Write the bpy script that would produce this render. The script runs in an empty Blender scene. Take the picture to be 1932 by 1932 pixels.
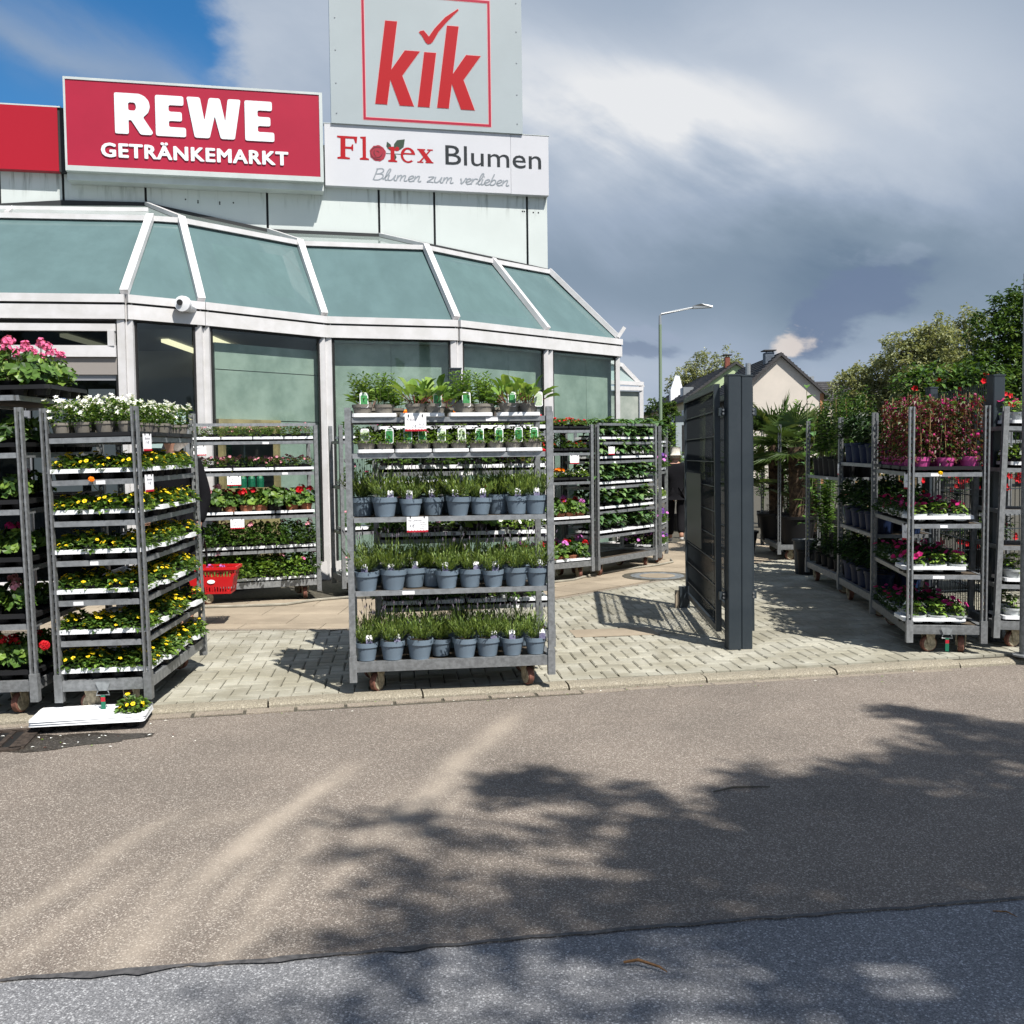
import bpy, math, random
from mathutils import Vector, Matrix
from mathutils.geometry import tessellate_polygon
R = math.radians
sc = bpy.context.scene
COL = sc.collection

# ------------------------------------------------------------------ camera
cd = bpy.data.cameras.new('camera'); cam = bpy.data.objects.new('camera', cd); COL.objects.link(cam)
cd.sensor_width = 36.0; cd.lens = 1900 / 1932 * 36.0; cd.clip_start = .05; cd.clip_end = 3000
cam.matrix_world = Matrix.Translation((0, 0, 1.5)) @ Matrix.Rotation(R(90 - 2.75), 4, 'X') @ Matrix.Rotation(R(-.72), 4, 'Z')
sc.camera = cam

# ------------------------------------------------------------------ sun and sky
SUN = Vector((.40, -.553, 1.0)).normalized()
sl = bpy.data.lights.new('sun', 'SUN'); so = bpy.data.objects.new('sun', sl); COL.objects.link(so)
sl.energy = 5.0; sl.angle = R(.53); sl.color = (1.0, .955, .89)
so.rotation_euler = (-SUN).to_track_quat('-Z', 'Y').to_euler(); so.location = SUN * 60

sc.view_settings.view_transform = 'Standard'; sc.view_settings.look = 'None'
sc.view_settings.exposure = 0.75; sc.view_settings.gamma = 1.0; sc.view_settings.use_curve_mapping = False

world = bpy.data.worlds.new('World'); sc.world = world; world.use_nodes = True
WT = world.node_tree; WT.nodes.clear()
class G:
    """small node-graph builder: every call returns an output socket"""
    def __init__(s, t): s.t = t
    def n(s, typ, **kw):
        nd = s.t.nodes.new(typ)
        for k, v in kw.items(): setattr(nd, k, v)
        return nd
    def put(s, sock, v):
        if isinstance(v, bpy.types.NodeSocket): s.t.links.new(v, sock)
        elif v is not None: sock.default_value = v
    def m(s, op, a, b=None, c=None, clamp=False):
        nd = s.n('ShaderNodeMath', operation=op, use_clamp=clamp)
        for i, v in enumerate((a, b, c)): s.put(nd.inputs[i], v)
        return nd.outputs[0]
    def rng(s, v, a, b, c=0., d=1., smooth=True):
        nd = s.n('ShaderNodeMapRange', interpolation_type='SMOOTHSTEP' if smooth else 'LINEAR')
        for i, x in enumerate((v, a, b, c, d)): s.put(nd.inputs[i], x)
        return nd.outputs[0]
    def mix(s, f, a, b, mode='MIX'):
        nd = s.n('ShaderNodeMix', data_type='RGBA', blend_type=mode)
        s.put(nd.inputs[0], f)
        s.put(nd.inputs[6], (*a, 1) if isinstance(a, tuple) and len(a) == 3 else a)
        s.put(nd.inputs[7], (*b, 1) if isinstance(b, tuple) and len(b) == 3 else b)
        return nd.outputs[2]
    def noise(s, vec, scale, detail=4., rough=.5, out='Fac', dist=0.):
        nd = s.n('ShaderNodeTexNoise'); s.put(nd.inputs['Vector'], vec)
        nd.inputs['Scale'].default_value = scale; nd.inputs['Detail'].default_value = detail
        nd.inputs['Roughness'].default_value = rough; nd.inputs['Distortion'].default_value = dist
        return nd.outputs[out]
    def vec(s, x, y, z):
        nd = s.n('ShaderNodeCombineXYZ')
        for i, v in enumerate((x, y, z)): s.put(nd.inputs[i], v)
        return nd.outputs[0]

def S(r, g, b):
    f = lambda c: (c / 255 / 12.92) if c <= 10 else ((c / 255 + .055) / 1.055) ** 2.4
    return (f(r), f(g), f(b))
def build_sky():
    g = G(WT)
    tc = g.n('ShaderNodeTexCoord'); sp = g.n('ShaderNodeSeparateXYZ'); g.put(sp.inputs[0], tc.outputs['Generated'])
    X, Y, Z = sp.outputs
    az = g.m('ARCTAN2', X, Y); el = g.m('ARCSINE', Z)
    # domain-warped cloud coordinates, stretched along the drift of the cloud streets
    u = g.m('ADD', g.m('MULTIPLY', az, .86), g.m('MULTIPLY', el, -.5))
    v = g.m('ADD', g.m('MULTIPLY', az, .5), g.m('MULTIPLY', el, .86))
    cv = g.vec(g.m('MULTIPLY', u, 1.0), g.m('MULTIPLY', v, 2.6), Z)
    n1 = g.noise(cv, 2.6, 7, .56, dist=.25)
    n2 = g.noise(g.vec(g.m('MULTIPLY', az, 1.0), g.m('MULTIPLY', el, 1.9), 3.1), 6.5, 8, .55, dist=.2)
    n3 = g.noise(cv, 8.0, 6, .6)
    wob = g.m('SUBTRACT', n2, .5)
    azw = g.m('ADD', az, g.m('MULTIPLY', wob, .16)); elw = g.m('ADD', el, g.m('MULTIPLY', g.m('SUBTRACT', n1, .5), .16))
    def blob(a0, e0, sa, se, rot=0):
        da = g.m('SUBTRACT', azw, a0); de = g.m('SUBTRACT', elw, e0)
        c, s_ = math.cos(rot), math.sin(rot)
        p = g.m('DIVIDE', g.m('ADD', g.m('MULTIPLY', da, c), g.m('MULTIPLY', de, s_)), sa)
        q = g.m('DIVIDE', g.m('SUBTRACT', g.m('MULTIPLY', de, c), g.m('MULTIPLY', da, s_)), se)
        r2 = g.m('ADD', g.m('MULTIPLY', p, p), g.m('MULTIPLY', q, q))
        return g.m('POWER', 2.718, g.m('MULTIPLY', r2, -1.0))
    def px(x, y):
        a = math.atan((x - 966) / 1900); return a, math.atan((872 - y) / 1900 * math.cos(a))
    sky = g.n('ShaderNodeTexSky', sky_type='NISHITA', sun_disc=False)
    sky.sun_elevation = math.asin(SUN.z); sky.sun_rotation = math.atan2(SUN.x, SUN.y)
    sky.air_density = 1.0; sky.dust_density = .4; sky.ozone_density = 2.0; sky.altitude = 60
    hs = g.n('ShaderNodeHueSaturation'); hs.inputs['Saturation'].default_value = 1.4; hs.inputs['Value'].default_value = .075
    g.put(hs.inputs['Color'], sky.outputs[0]); clear = hs.outputs[0]
    # cloud brightness 0..1
    b = g.m('ADD', .43, g.m('MULTIPLY', g.m('SUBTRACT', n1, .5), .42))
    b = g.m('ADD', b, g.m('MULTIPLY', wob, .20))
    for (x, y, sx, sy, rot, k) in ((1320, 250, .20, .035, -.36, .40), (1130, 190, .16, .045, -.30, .22), (1640, 170, .18, .06, -.30, .30),
                                   (800, 60, .16, .13, 0, .12), (520, 60, .10, .12, -.5, .12), (1450, 380, .20, .06, -.2, .14),
                                   (1300, 500, .30, .055, -.1, -.24), (1800, 540, .20, .07, 0, -.12), (1550, 590, .10, .035, .5, -.22),
                                   (1250, 680, .40, .045, 0, .20), (1190, 640, .04, .012, 0, -.15),
                                   (1660, 500, .03, .012, 0, .2), (1800, 20, .2, .12, 0, .10)):
        a0, e0 = px(x, y)
        b = g.m('ADD', b, g.m('MULTIPLY', blob(a0, e0, sx, sy, rot), k))
    b = g.m('ADD', b, 0, clamp=True)
    cr = g.n('ShaderNodeValToRGB'); e = cr.color_ramp.elements
    cols = tuple((p, tuple(x / 1.68 for x in c)) for p, c in ((0, S(112, 132, 154)), (.25, S(134, 152, 171)), (.5, S(160, 175, 195)), (.75, S(192, 202, 216)), (1, S(232, 234, 237))))
    e[0].position = 0; e[0].color = (*cols[0][1], 1); e[1].position = 1; e[1].color = (*cols[-1][1], 1)
    for p, c in cols[1:-1]:
        q = e.new(p); q.color = (*c, 1)
    g.put(cr.inputs[0], b)
    n5 = g.noise(g.vec(az, g.m('MULTIPLY', el, 1.5), 1.7), 22, 6, .6)
    cc = cr.outputs[0]
    for (x, y, sx, sy, rot, colr, k) in ((1590, 600, .075, .022, .45, S(112, 129, 158), .8), (1195, 645, .04, .010, 0, S(118, 133, 160), .55), (1200, 610, .035, .010, 0, S(160, 172, 194), .5), (1478, 648, .024, .0095, .15, S(238, 226, 216), .75), (1660, 512, .03, .012, .2, S(165, 178, 198), .22)):
        a0, e0 = px(x, y)
        msk = g.rng(g.m('ADD', blob(a0, e0, sx, sy, rot), g.m('MULTIPLY', g.m('SUBTRACT', n5, .5), .8)), .30, .72)
        cc = g.mix(g.m('MULTIPLY', msk, k), cc, tuple(v / 1.68 for v in colr))
    # where the sky is open: a hole at the upper left, and most of the sky behind and overhead
    a0, e0 = px(150, 40)
    hole = g.m('ADD', blob(a0, e0, .27, .28, -.45), g.m('MULTIPLY', g.m('SUBTRACT', n3, .5), .45))
    a1, e1 = px(560, 110)
    hole = g.m('SUBTRACT', hole, g.m('MULTIPLY', blob(a1, e1, .07, .16, .35), .45))
    h1 = g.rng(hole, .22, .62)
    a2, e2 = px(270, 150)
    wisp = g.m('MULTIPLY', blob(a2, e2, .24, .032, -.30), g.m('ADD', .35, g.m('MULTIPLY', n2, .9)))
    h1 = g.m('MULTIPLY', h1, g.m('SUBTRACT', 1.0, g.m('MULTIPLY', wisp, .85), clamp=True), clamp=True)
    back = g.m('MULTIPLY', g.rng(Y, .55, -.1), g.rng(g.m('ADD', n1, g.m('MULTIPLY', Z, .15)), .40, .56))
    hb = g.n('ShaderNodeHueSaturation'); hb.inputs['Saturation'].default_value = .8; hb.inputs['Value'].default_value = .085; g.put(hb.inputs['Color'], sky.outputs[0])
    colr = g.mix(back, g.mix(h1, cc, clear), hb.outputs[0])
    # the lowest part of the dome, under the horizon
    colr = g.mix(g.rng(Z, -.06, -.005), (.09, .09, .085), colr)
    bg = g.n('ShaderNodeBackground'); g.put(bg.inputs[0], colr); bg.inputs[1].default_value = 1.0
    out = g.n('ShaderNodeOutputWorld'); g.put(out.inputs[0], bg.outputs[0])
build_sky()

# ------------------------------------------------------------------ materials
KA = .76
WHITES = ('white_plastic', 'price_card', 'letter_white', 'white_petal', 'yellow_petal', 'orange_petal')
def mat(name, c, rough=.6, metal=0., spec=.4, var=0., vscale=6., rnd=0., bump=0., bscale=60., coat=0., c2=None, detail=5, trans=0., em=0.):
    m = bpy.data.materials.new(name); m.use_nodes = True; t = m.node_tree; g = G(t)
    bs = t.nodes['Principled BSDF']
    bs.inputs['Roughness'].default_value = rough; bs.inputs['Metallic'].default_value = metal
    bs.inputs['Specular IOR Level'].default_value = spec; bs.inputs['Coat Weight'].default_value = coat
    if name not in WHITES: c = tuple(x * KA for x in c); c2 = c2 and tuple(x * KA for x in c2)
    col = (*c, 1)
    tc = None
    if var or bump or c2:
        tc = g.n('ShaderNodeTexCoord').outputs['Object']
    if var or c2:
        nz = g.noise(tc, vscale, detail, .6)
        f = g.rng(nz, .32, .68)
        lo = tuple(x * (1 - var) for x in c) if c2 is None else c2
        hi = tuple(min(1, x * (1 + var)) for x in c) if c2 is None else c
        col = g.mix(f, lo, hi)
    if rnd:
        oi = g.n('ShaderNodeObjectInfo')
        k = g.rng(oi.outputs['Random'], 0, 1, 1 - rnd, 1 + rnd, smooth=False)
        hs = g.n('ShaderNodeHueSaturation'); g.put(hs.inputs['Value'], k); g.put(hs.inputs['Color'], col); col = hs.outputs[0]
    g.put(bs.inputs['Base Color'], col)
    if bump:
        bn = g.n('ShaderNodeBump'); bn.inputs['Strength'].default_value = bump; bn.inputs['Distance'].default_value = .01
        g.put(bn.inputs['Height'], g.noise(tc, bscale, 6, .6)); g.put(bs.inputs['Normal'], bn.outputs[0])
    if em:
        bs.inputs['Emission Color'].default_value = (*c, 1); bs.inputs['Emission Strength'].default_value = em
    if trans:
        tr = g.n('ShaderNodeBsdfTranslucent'); g.put(tr.inputs[0], g.mix(.5, col, (c[0] * 2.2, c[1] * 2.0, c[2] * .6)) )
        mx = g.n('ShaderNodeMixShader'); mx.inputs[0].default_value = trans
        out = t.nodes['Material Output']
        g.put(mx.inputs[1], bs.outputs[0]); g.put(mx.inputs[2], tr.outputs[0]); g.put(out.inputs[0], mx.outputs[0])
    return m
def leaf(name, c, rnd=.22): return mat(name, c, rough=.45, spec=.35, rnd=rnd, trans=.28)
M = {}
M['galv'] = mat('galvanised_steel', (.29, .303, .31), .5, .5, .5, var=.22, vscale=28, rnd=.14, bump=.08, bscale=90)
M['galv_d'] = mat('weathered_zinc', (.30, .32, .33), .55, .5, .5, var=.35, vscale=14, rnd=.15)
M['alu'] = mat('shelf_metal', (.34, .357, .37), .45, .55, .5, var=.18, vscale=24, rnd=.1)
M['wood'] = mat('trolley_board', (.085, .065, .045), .8, var=.35, vscale=12)
M['tyre'] = mat('caster_tyre', (.20, .085, .06), .75, var=.4, vscale=30)
M['brass'] = mat('caster_fork', (.42, .36, .25), .6, .15, var=.4, vscale=40)
M['wht'] = mat('white_plastic', (.66, .675, .69), .35, spec=.5, rnd=.05, var=.06, vscale=14)
M['blk'] = mat('black_plastic', (.012, .012, .013), .5, spec=.22, rnd=.3)
M['soil'] = mat('potting_soil', (.03, .02, .014), .95, var=.5, vscale=60)
M['bluepot'] = mat('blue_grey_pot', (.155, .208, .262), .5, spec=.45, rnd=.12)
M['graypot'] = mat('taupe_pot', (.225, .205, .175), .55, rnd=.12)
M['pinkpot'] = mat('magenta_pot', (.62, .085, .32), .42, rnd=.1)
M['navypot'] = mat('navy_pot', (.010, .022, .065), .45, spec=.25, rnd=.2)
M['whtpot'] = mat('pale_pot', (.55, .58, .58), .5, rnd=.1)
M['terra'] = mat('terracotta_pot', (.33, .12, .06), .75, var=.2, rnd=.15)
M['card'] = mat('price_card', (.78, .78, .79), .6, rnd=.03)
M['red'] = mat('red_stripe', (.50, .012, .03), .5)
M['ink'] = mat('blue_black_ink', (.05, .05, .09), .7)
M['clip'] = mat('black_clip', (.01, .01, .01), .4)
M['purple'] = mat('tag_lavender_print', (.085, .075, .17), .5, c2=(.20, .19, .27), vscale=60)
M['herbprint'] = mat('tag_herb_print', (.02, .17, .05), .4, c2=(.08, .33, .10), vscale=45)
M['paleprint'] = mat('tag_pale_print', (.33, .45, .26), .4, c2=(.55, .62, .48), vscale=60)
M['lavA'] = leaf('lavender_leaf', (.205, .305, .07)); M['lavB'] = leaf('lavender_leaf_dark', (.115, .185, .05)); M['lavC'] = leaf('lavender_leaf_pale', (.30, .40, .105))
M['bud'] = mat('lavender_bud', (.19, .16, .20), .8)
M['gA'] = leaf('leaf_mid', (0.102, 0.198, 0.036)); M['gB'] = leaf('leaf_dark', (0.042, 0.096, 0.022)); M['gC'] = leaf('leaf_bright', (0.204, 0.324, 0.054))
M['hA'] = leaf('herb_leaf', (0.204, 0.348, 0.060)); M['hB'] = leaf('herb_leaf_dark', (0.102, 0.204, 0.036)); M['hC'] = leaf('herb_leaf_pale', (0.264, 0.396, 0.078))
M['fA'] = leaf('broad_leaf', (0.102, 0.216, 0.066)); M['fB'] = leaf('broad_leaf_dark', (.028, .07, .024)); M['fC'] = leaf('broad_leaf_pale', (0.204, 0.336, 0.120))
M['dA'] = leaf('shrub_leaf_dark', (.022, .05, .018)); M['dB'] = leaf('shrub_leaf_black', (.010, .028, .010))
M['bronze'] = leaf('bronze_leaf', (.10, .085, .03)); M['bronze2'] = leaf('bronze_leaf_red', (.13, .045, .03))
M['stem'] = mat('plant_stem', (.10, .13, .04), .7); M['rstem'] = mat('red_stem', (.20, .05, .03), .6)
M['bamboo'] = mat('bamboo_cane', (.36, .25, .11), .6, var=.25, vscale=20)
def petal(n, c): return mat(n, c, rough=.55, spec=.25, rnd=.08, trans=.22)
M['yel'] = petal('yellow_petal', (.80, .58, .012)); M['yelc'] = mat('flower_centre', (.33, .20, .02), .8)
M['ora'] = petal('orange_petal', (.85, .26, .01)); M['white_p'] = petal('white_petal', (.85, .86, .84))
M['pink'] = petal('pink_petal', (.82, .17, .36)); M['pale_pink'] = petal('pale_pink_petal', (.78, .34, .42))
M['redp'] = petal('red_petal', (.68, .015, .025)); M['mag'] = petal('magenta_petal', (.62, .025, .21)); M['vinep'] = petal('dull_magenta_petal', (.36, .035, .13)); M['viol'] = petal('violet_petal', (.19, .07, .38))
M['lilac'] = petal('lilac_petal', (.66, .20, .62))
M['anth'] = mat('anthracite_paint', (.034, .045, .054), .45, spec=.4, c2=(.024, .034, .043), vscale=5, detail=9, bump=.04, bscale=160)
M['rodpaint'] = mat('rod_paint', (.014, .018, .021), .75, spec=.12); M['steelbolt'] = mat('bolt_steel', (.35, .36, .37), .35, .8)
M['bark'] = mat('tree_bark', (.10, .085, .065), .9, var=.4, vscale=6, bump=.3, bscale=20)
M['palmbark'] = mat('palm_fibre', (.13, .085, .05), .95, c2=(.035, .022, .014), vscale=22, bump=.6, bscale=60)
M['palm'] = leaf('palm_leaf', (.075, .13, .03)); M['palm2'] = leaf('palm_leaf_pale', (.16, .21, .06))
M['whiteframe'] = mat('white_frame', (.74, .73, .735), .32, spec=.5, c2=(.64, .63, .62), vscale=5, detail=8)
M['rubber'] = mat('black_gasket', (.012, .012, .012), .6)
M['rodshade'] = mat('privacy_board', (.012, .014, .016), .4)

def speck(name, base, pale, dark, scale, bump=.5, patch=None, rough=.85, amt=.5):
    """aggregate surface: coloured grains, mottling"""
    base, pale, dark = (tuple(x * KA for x in q) for q in (base, pale, dark))
    m = bpy.data.materials.new(name); m.use_nodes = True; t = m.node_tree; g = G(t); bs = t.nodes['Principled BSDF']
    tc = g.n('ShaderNodeTexCoord').outputs['Object']
    v = g.n('ShaderNodeTexVoronoi', feature='F1'); v.inputs['Scale'].default_value = scale; g.put(v.inputs['Vector'], tc)
    sp = g.n('ShaderNodeSeparateColor'); g.put(sp.inputs[0], v.outputs['Color'])
    v2 = g.n('ShaderNodeTexVoronoi', feature='F1'); v2.inputs['Scale'].default_value = scale * 2.3; g.put(v2.inputs['Vector'], tc)
    sp2 = g.n('ShaderNodeSeparateColor'); g.put(sp2.inputs[0], v2.outputs['Color'])
    f = g.rng(sp.outputs[0], .62, 1.0)
    c = g.mix(g.m('MULTIPLY', f, amt), base, pale)
    c = g.mix(g.m('MULTIPLY', g.rng(sp2.outputs[1], .55, 1.0), .75), c, dark)
    c = g.mix(g.m('MULTIPLY', g.rng(v.outputs['Distance'], .35, .75), .55), c, dark)
    big = g.noise(tc, 1.1, 6, .6)
    c = g.mix(1.0, c, g.mix(g.rng(big, .3, .7), (.86, .86, .86), (1.10, 1.09, 1.08)), 'MULTIPLY')
    if patch: c = patch(g, tc, c)
    g.put(bs.inputs['Base Color'], c); bs.inputs['Roughness'].default_value = rough; bs.inputs['Specular IOR Level'].default_value = .3
    bn = g.n('ShaderNodeBump'); bn.inputs['Strength'].default_value = bump; bn.inputs['Distance'].default_value = .006
    hgt = g.m('ADD', g.m('MULTIPLY', g.m('SUBTRACT', .6, v.outputs['Distance']), sp.outputs[1]), g.m('MULTIPLY', sp2.outputs[0], .3))
    g.put(bn.inputs['Height'], hgt); g.put(bs.inputs['Normal'], bn.outputs[0])
    return m
def light_streaks(g, tc, c):
    """long pale streaks of reflected sunlight painted into the lane colour"""
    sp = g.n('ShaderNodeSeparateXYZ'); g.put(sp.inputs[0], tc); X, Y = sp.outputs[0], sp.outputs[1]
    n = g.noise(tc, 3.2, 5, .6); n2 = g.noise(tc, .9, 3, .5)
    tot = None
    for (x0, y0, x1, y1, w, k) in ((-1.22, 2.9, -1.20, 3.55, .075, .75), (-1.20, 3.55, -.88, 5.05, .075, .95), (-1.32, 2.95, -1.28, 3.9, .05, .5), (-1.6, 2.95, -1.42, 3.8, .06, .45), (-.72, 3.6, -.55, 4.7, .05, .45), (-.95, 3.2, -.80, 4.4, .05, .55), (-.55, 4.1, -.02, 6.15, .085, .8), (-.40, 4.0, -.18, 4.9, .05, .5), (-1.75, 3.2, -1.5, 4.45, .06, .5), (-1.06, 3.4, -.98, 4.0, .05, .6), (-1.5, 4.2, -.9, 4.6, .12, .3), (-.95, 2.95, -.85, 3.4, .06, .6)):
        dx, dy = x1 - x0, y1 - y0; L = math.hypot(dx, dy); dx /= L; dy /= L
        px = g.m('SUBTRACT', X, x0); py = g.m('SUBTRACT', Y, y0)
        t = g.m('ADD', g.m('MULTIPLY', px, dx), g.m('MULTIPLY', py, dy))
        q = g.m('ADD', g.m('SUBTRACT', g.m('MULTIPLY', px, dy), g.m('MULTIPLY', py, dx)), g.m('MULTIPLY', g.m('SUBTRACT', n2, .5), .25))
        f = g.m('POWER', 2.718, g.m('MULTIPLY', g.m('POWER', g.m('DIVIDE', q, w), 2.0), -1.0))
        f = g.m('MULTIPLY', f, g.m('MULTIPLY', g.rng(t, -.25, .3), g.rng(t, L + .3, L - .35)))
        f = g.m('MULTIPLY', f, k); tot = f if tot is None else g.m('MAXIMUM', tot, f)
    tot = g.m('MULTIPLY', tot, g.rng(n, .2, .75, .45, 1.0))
    c = g.mix(g.m('MULTIPLY', tot, .72), c, (.50 * KA, .43 * KA, .345 * KA))  # reflected light mixed into the asphalt base colour
    spots = g.noise(tc, 1.7, 5, .65)
    return g.mix(g.m('MULTIPLY', g.rng(spots, .60, .74), .22), c, (.10, .085, .07))
M['asph'] = speck('brown_asphalt', (.252, .214, .180), (.66, .60, .52), (.075, .063, .054), 170, .5, light_streaks, amt=.75)
M['asph2'] = speck('grey_asphalt', (.245, .25, .262), (.60, .61, .625), (.075, .077, .083), 150, .6, amt=.75)
M['tar'] = mat('bitumen_seam', (.075, .073, .074), .6, var=.4, vscale=30, bump=.3, bscale=120)
M['kerb'] = speck('kerb_concrete', (.36, .325, .25), (.56, .52, .43), (.17, .15, .11), 110, .35, amt=.5)
M['gutter'] = speck('gutter_concrete', (.36, .31, .245), (.46, .42, .35), (.13, .11, .09), 110, .4, amt=.5)
def paver_mat(name, c, dirt, rough=.85):
    c, dirt = tuple(x * KA for x in c), tuple(x * KA for x in dirt)
    m = bpy.data.materials.new(name); m.use_nodes = True; t = m.node_tree; g = G(t); bs = t.nodes['Principled BSDF']
    geo = g.n('ShaderNodeNewGeometry').outputs['Position']
    oi = g.n('ShaderNodeObjectInfo')
    n = g.noise(geo, 2.3, 6, .6); n2 = g.noise(geo, 26, 5, .65); n3 = g.noise(geo, 240, 3, .6)
    cc = g.mix(g.rng(n, .35, .68), dirt, c)
    cc = g.mix(g.m('MULTIPLY', g.rng(n2, .52, .72), .45), cc, dirt)
    k = g.m('MULTIPLY', g.rng(n3, .25, .75, .86, 1.14), g.rng(oi.outputs['Random'], 0, 1, .88, 1.1, smooth=False))
    at = g.n('ShaderNodeAttribute', attribute_name='tone', attribute_type='GEOMETRY')
    k = g.m('MULTIPLY', k, g.m('ADD', 1.0, at.outputs['Fac']))
    hs = g.n('ShaderNodeHueSaturation'); g.put(hs.inputs['Value'], k); g.put(hs.inputs['Color'], cc)
    g.put(bs.inputs['Base Color'], hs.outputs[0]); bs.inputs['Roughness'].default_value = rough; bs.inputs['Specular IOR Level'].default_value = .25
    bn = g.n('ShaderNodeBump'); bn.inputs['Strength'].default_value = .25; bn.inputs['Distance'].default_value = .004
    g.put(bn.inputs['Height'], n3); g.put(bs.inputs['Normal'], bn.outputs[0])
    return m
M['paver'] = paver_mat('paver_concrete', (.43, .418, .350), (.295, .278, .215))
M['slab'] = paver_mat('slab_concrete', (.40, .335, .25), (.30, .25, .185))
M['joint'] = mat('joint_sand', (.075, .068, .05), .95, var=.4, vscale=30)
M['earth'] = mat('far_ground', (.16, .15, .12), .95, var=.3, vscale=.3)

# ------------------------------------------------------------------ mesh helpers
class MB:
    def __init__(s): s.v = []; s.f = []; s.m = []; s.T = None
    def add(s, vs, fs, m=0):
        o = len(s.v); s.v += [tuple(s.T @ Vector(p)) if s.T else tuple(p) for p in vs]
        s.f += [tuple(o + i for i in f) for f in fs]; s.m += [m] * len(fs)
    def box(s, x0, x1, y0, y1, z0, z1, m=0):
        s.add([(x0, y0, z0), (x1, y0, z0), (x1, y1, z0), (x0, y1, z0), (x0, y0, z1), (x1, y0, z1), (x1, y1, z1), (x0, y1, z1)],
              [(3, 2, 1, 0), (4, 5, 6, 7), (0, 1, 5, 4), (1, 2, 6, 5), (2, 3, 7, 6), (3, 0, 4, 7)], m)
    def bar(s, p, q, w, h, m=0, up=(0, 0, 1)):
        p, q = Vector(p), Vector(q); d = (q - p).normalized(); u = Vector(up)
        if abs(d.dot(u)) > .98: u = Vector((0, 1, 0))
        sd = d.cross(u).normalized(); u = sd.cross(d)
        a, b = sd * w / 2, u * h / 2
        s.add([p - a - b, p + a - b, p + a + b, p - a + b, q - a - b, q + a - b, q + a + b, q - a + b],
              [(3, 2, 1, 0), (4, 5, 6, 7), (0, 1, 5, 4), (1, 2, 6, 5), (2, 3, 7, 6), (3, 0, 4, 7)][::1], m)
    def tube(s, pts, r, n=6, m=0, caps=True):
        pts = [Vector(p) for p in pts]; k = len(pts); rr = r if isinstance(r, (list, tuple)) else [r] * k
        vs = []; ref = None
        for i, p in enumerate(pts):
            d = (pts[min(i + 1, k - 1)] - pts[max(i - 1, 0)]).normalized()
            if ref is None or abs(ref.dot(d)) > .98: ref = Vector((1, 0, 0)) if abs(d.x) < .9 else Vector((0, 1, 0))
            a = d.cross(ref).normalized(); b = d.cross(a)
            vs += [p + (a * math.cos(j * 2 * math.pi / n) + b * math.sin(j * 2 * math.pi / n)) * rr[i] for j in range(n)]
        fs = [(i * n + j, i * n + (j + 1) % n, (i + 1) * n + (j + 1) % n, (i + 1) * n + j) for i in range(k - 1) for j in range(n)]
        if caps: fs += [tuple(range(n))[::-1], tuple(range((k - 1) * n, k * n))]
        s.add(vs, fs, m)
    def lathe(s, prof, n=14, m=0, c=(0, 0, 0), axis='z', cap=True):
        vs = []
        for r, z in prof:
            for j in range(n):
                a = j * 2 * math.pi / n; x, y = r * math.cos(a), r * math.sin(a)
                vs.append((c[0] + x, c[1] + y, c[2] + z) if axis == 'z' else ((c[0] + z, c[1] + x, c[2] + y) if axis == 'x' else (c[0] + x, c[1] + z, c[2] + y)))
        k = len(prof)
        fs = [(i * n + j, i * n + (j + 1) % n, (i + 1) * n + (j + 1) % n, (i + 1) * n + j) for i in range(k - 1) for j in range(n)]
        if cap: fs += [tuple(range(n))[::-1], tuple(range((k - 1) * n, k * n))]
        s.add(vs, fs, m)
    def poly(s, outer, holes=(), d=.01, m=0, z=0.):
        """2-D outline in x,y extruded from z to z+d"""
        loops = [[Vector((p[0], p[1], 0)) for p in o] for o in (outer, *holes)]
        tri = tessellate_polygon(loops); flat = [p for l in loops for p in l]; n = len(flat)
        vs = [(p.x, p.y, z + d) for p in flat] + [(p.x, p.y, z) for p in flat]
        fs = []
        for a, b, c in tri:
            nz = (flat[b] - flat[a]).cross(flat[c] - flat[a]).z
            fs.append((a, b, c) if nz > 0 else (a, c, b))
        o = 0
        for l in loops:
            k = len(l)
            fs += [(o + i, o + (i + 1) % k, n + o + (i + 1) % k, n + o + i) for i in range(k)]; o += k
        s.add(vs, fs, m)
    def blade(s, p, d, L, W, m=0, up=(0, 0, 1), droop=0., fold=.25, seg=1):
        p = Vector(p); d = Vector(d).normalized(); u = Vector(up)
        sd = d.cross(u)
        if sd.length < .05: sd = d.cross(Vector((1, 0, .2)))
        sd.normalize(); un = sd.cross(d)
        dz = Vector((0, 0, -1))
        if seg == 1:
            mid = p + d * L * .48; w = sd * W * .5; f = un * W * fold
            s.add([p, mid + w + f, p + d * L + dz * droop * L, mid - w + f], [(0, 1, 2), (0, 2, 3)], m)
        else:
            c1 = p + d * L * .35 + dz * droop * L * .12; c2 = p + d * L * .72 + dz * droop * L * .5; t = p + d * L + dz * droop * L
            f = un * W * fold; w1 = sd * W * .5; w2 = sd * W * .42
            s.add([p, c1, c2, t, c1 + w1 + f, c2 + w2 + f, c1 - w1 + f, c2 - w2 + f],
                  [(0, 4, 1), (1, 4, 5, 2), (2, 5, 3), (0, 1, 6), (1, 2, 7, 6), (2, 3, 7)], m)
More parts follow.
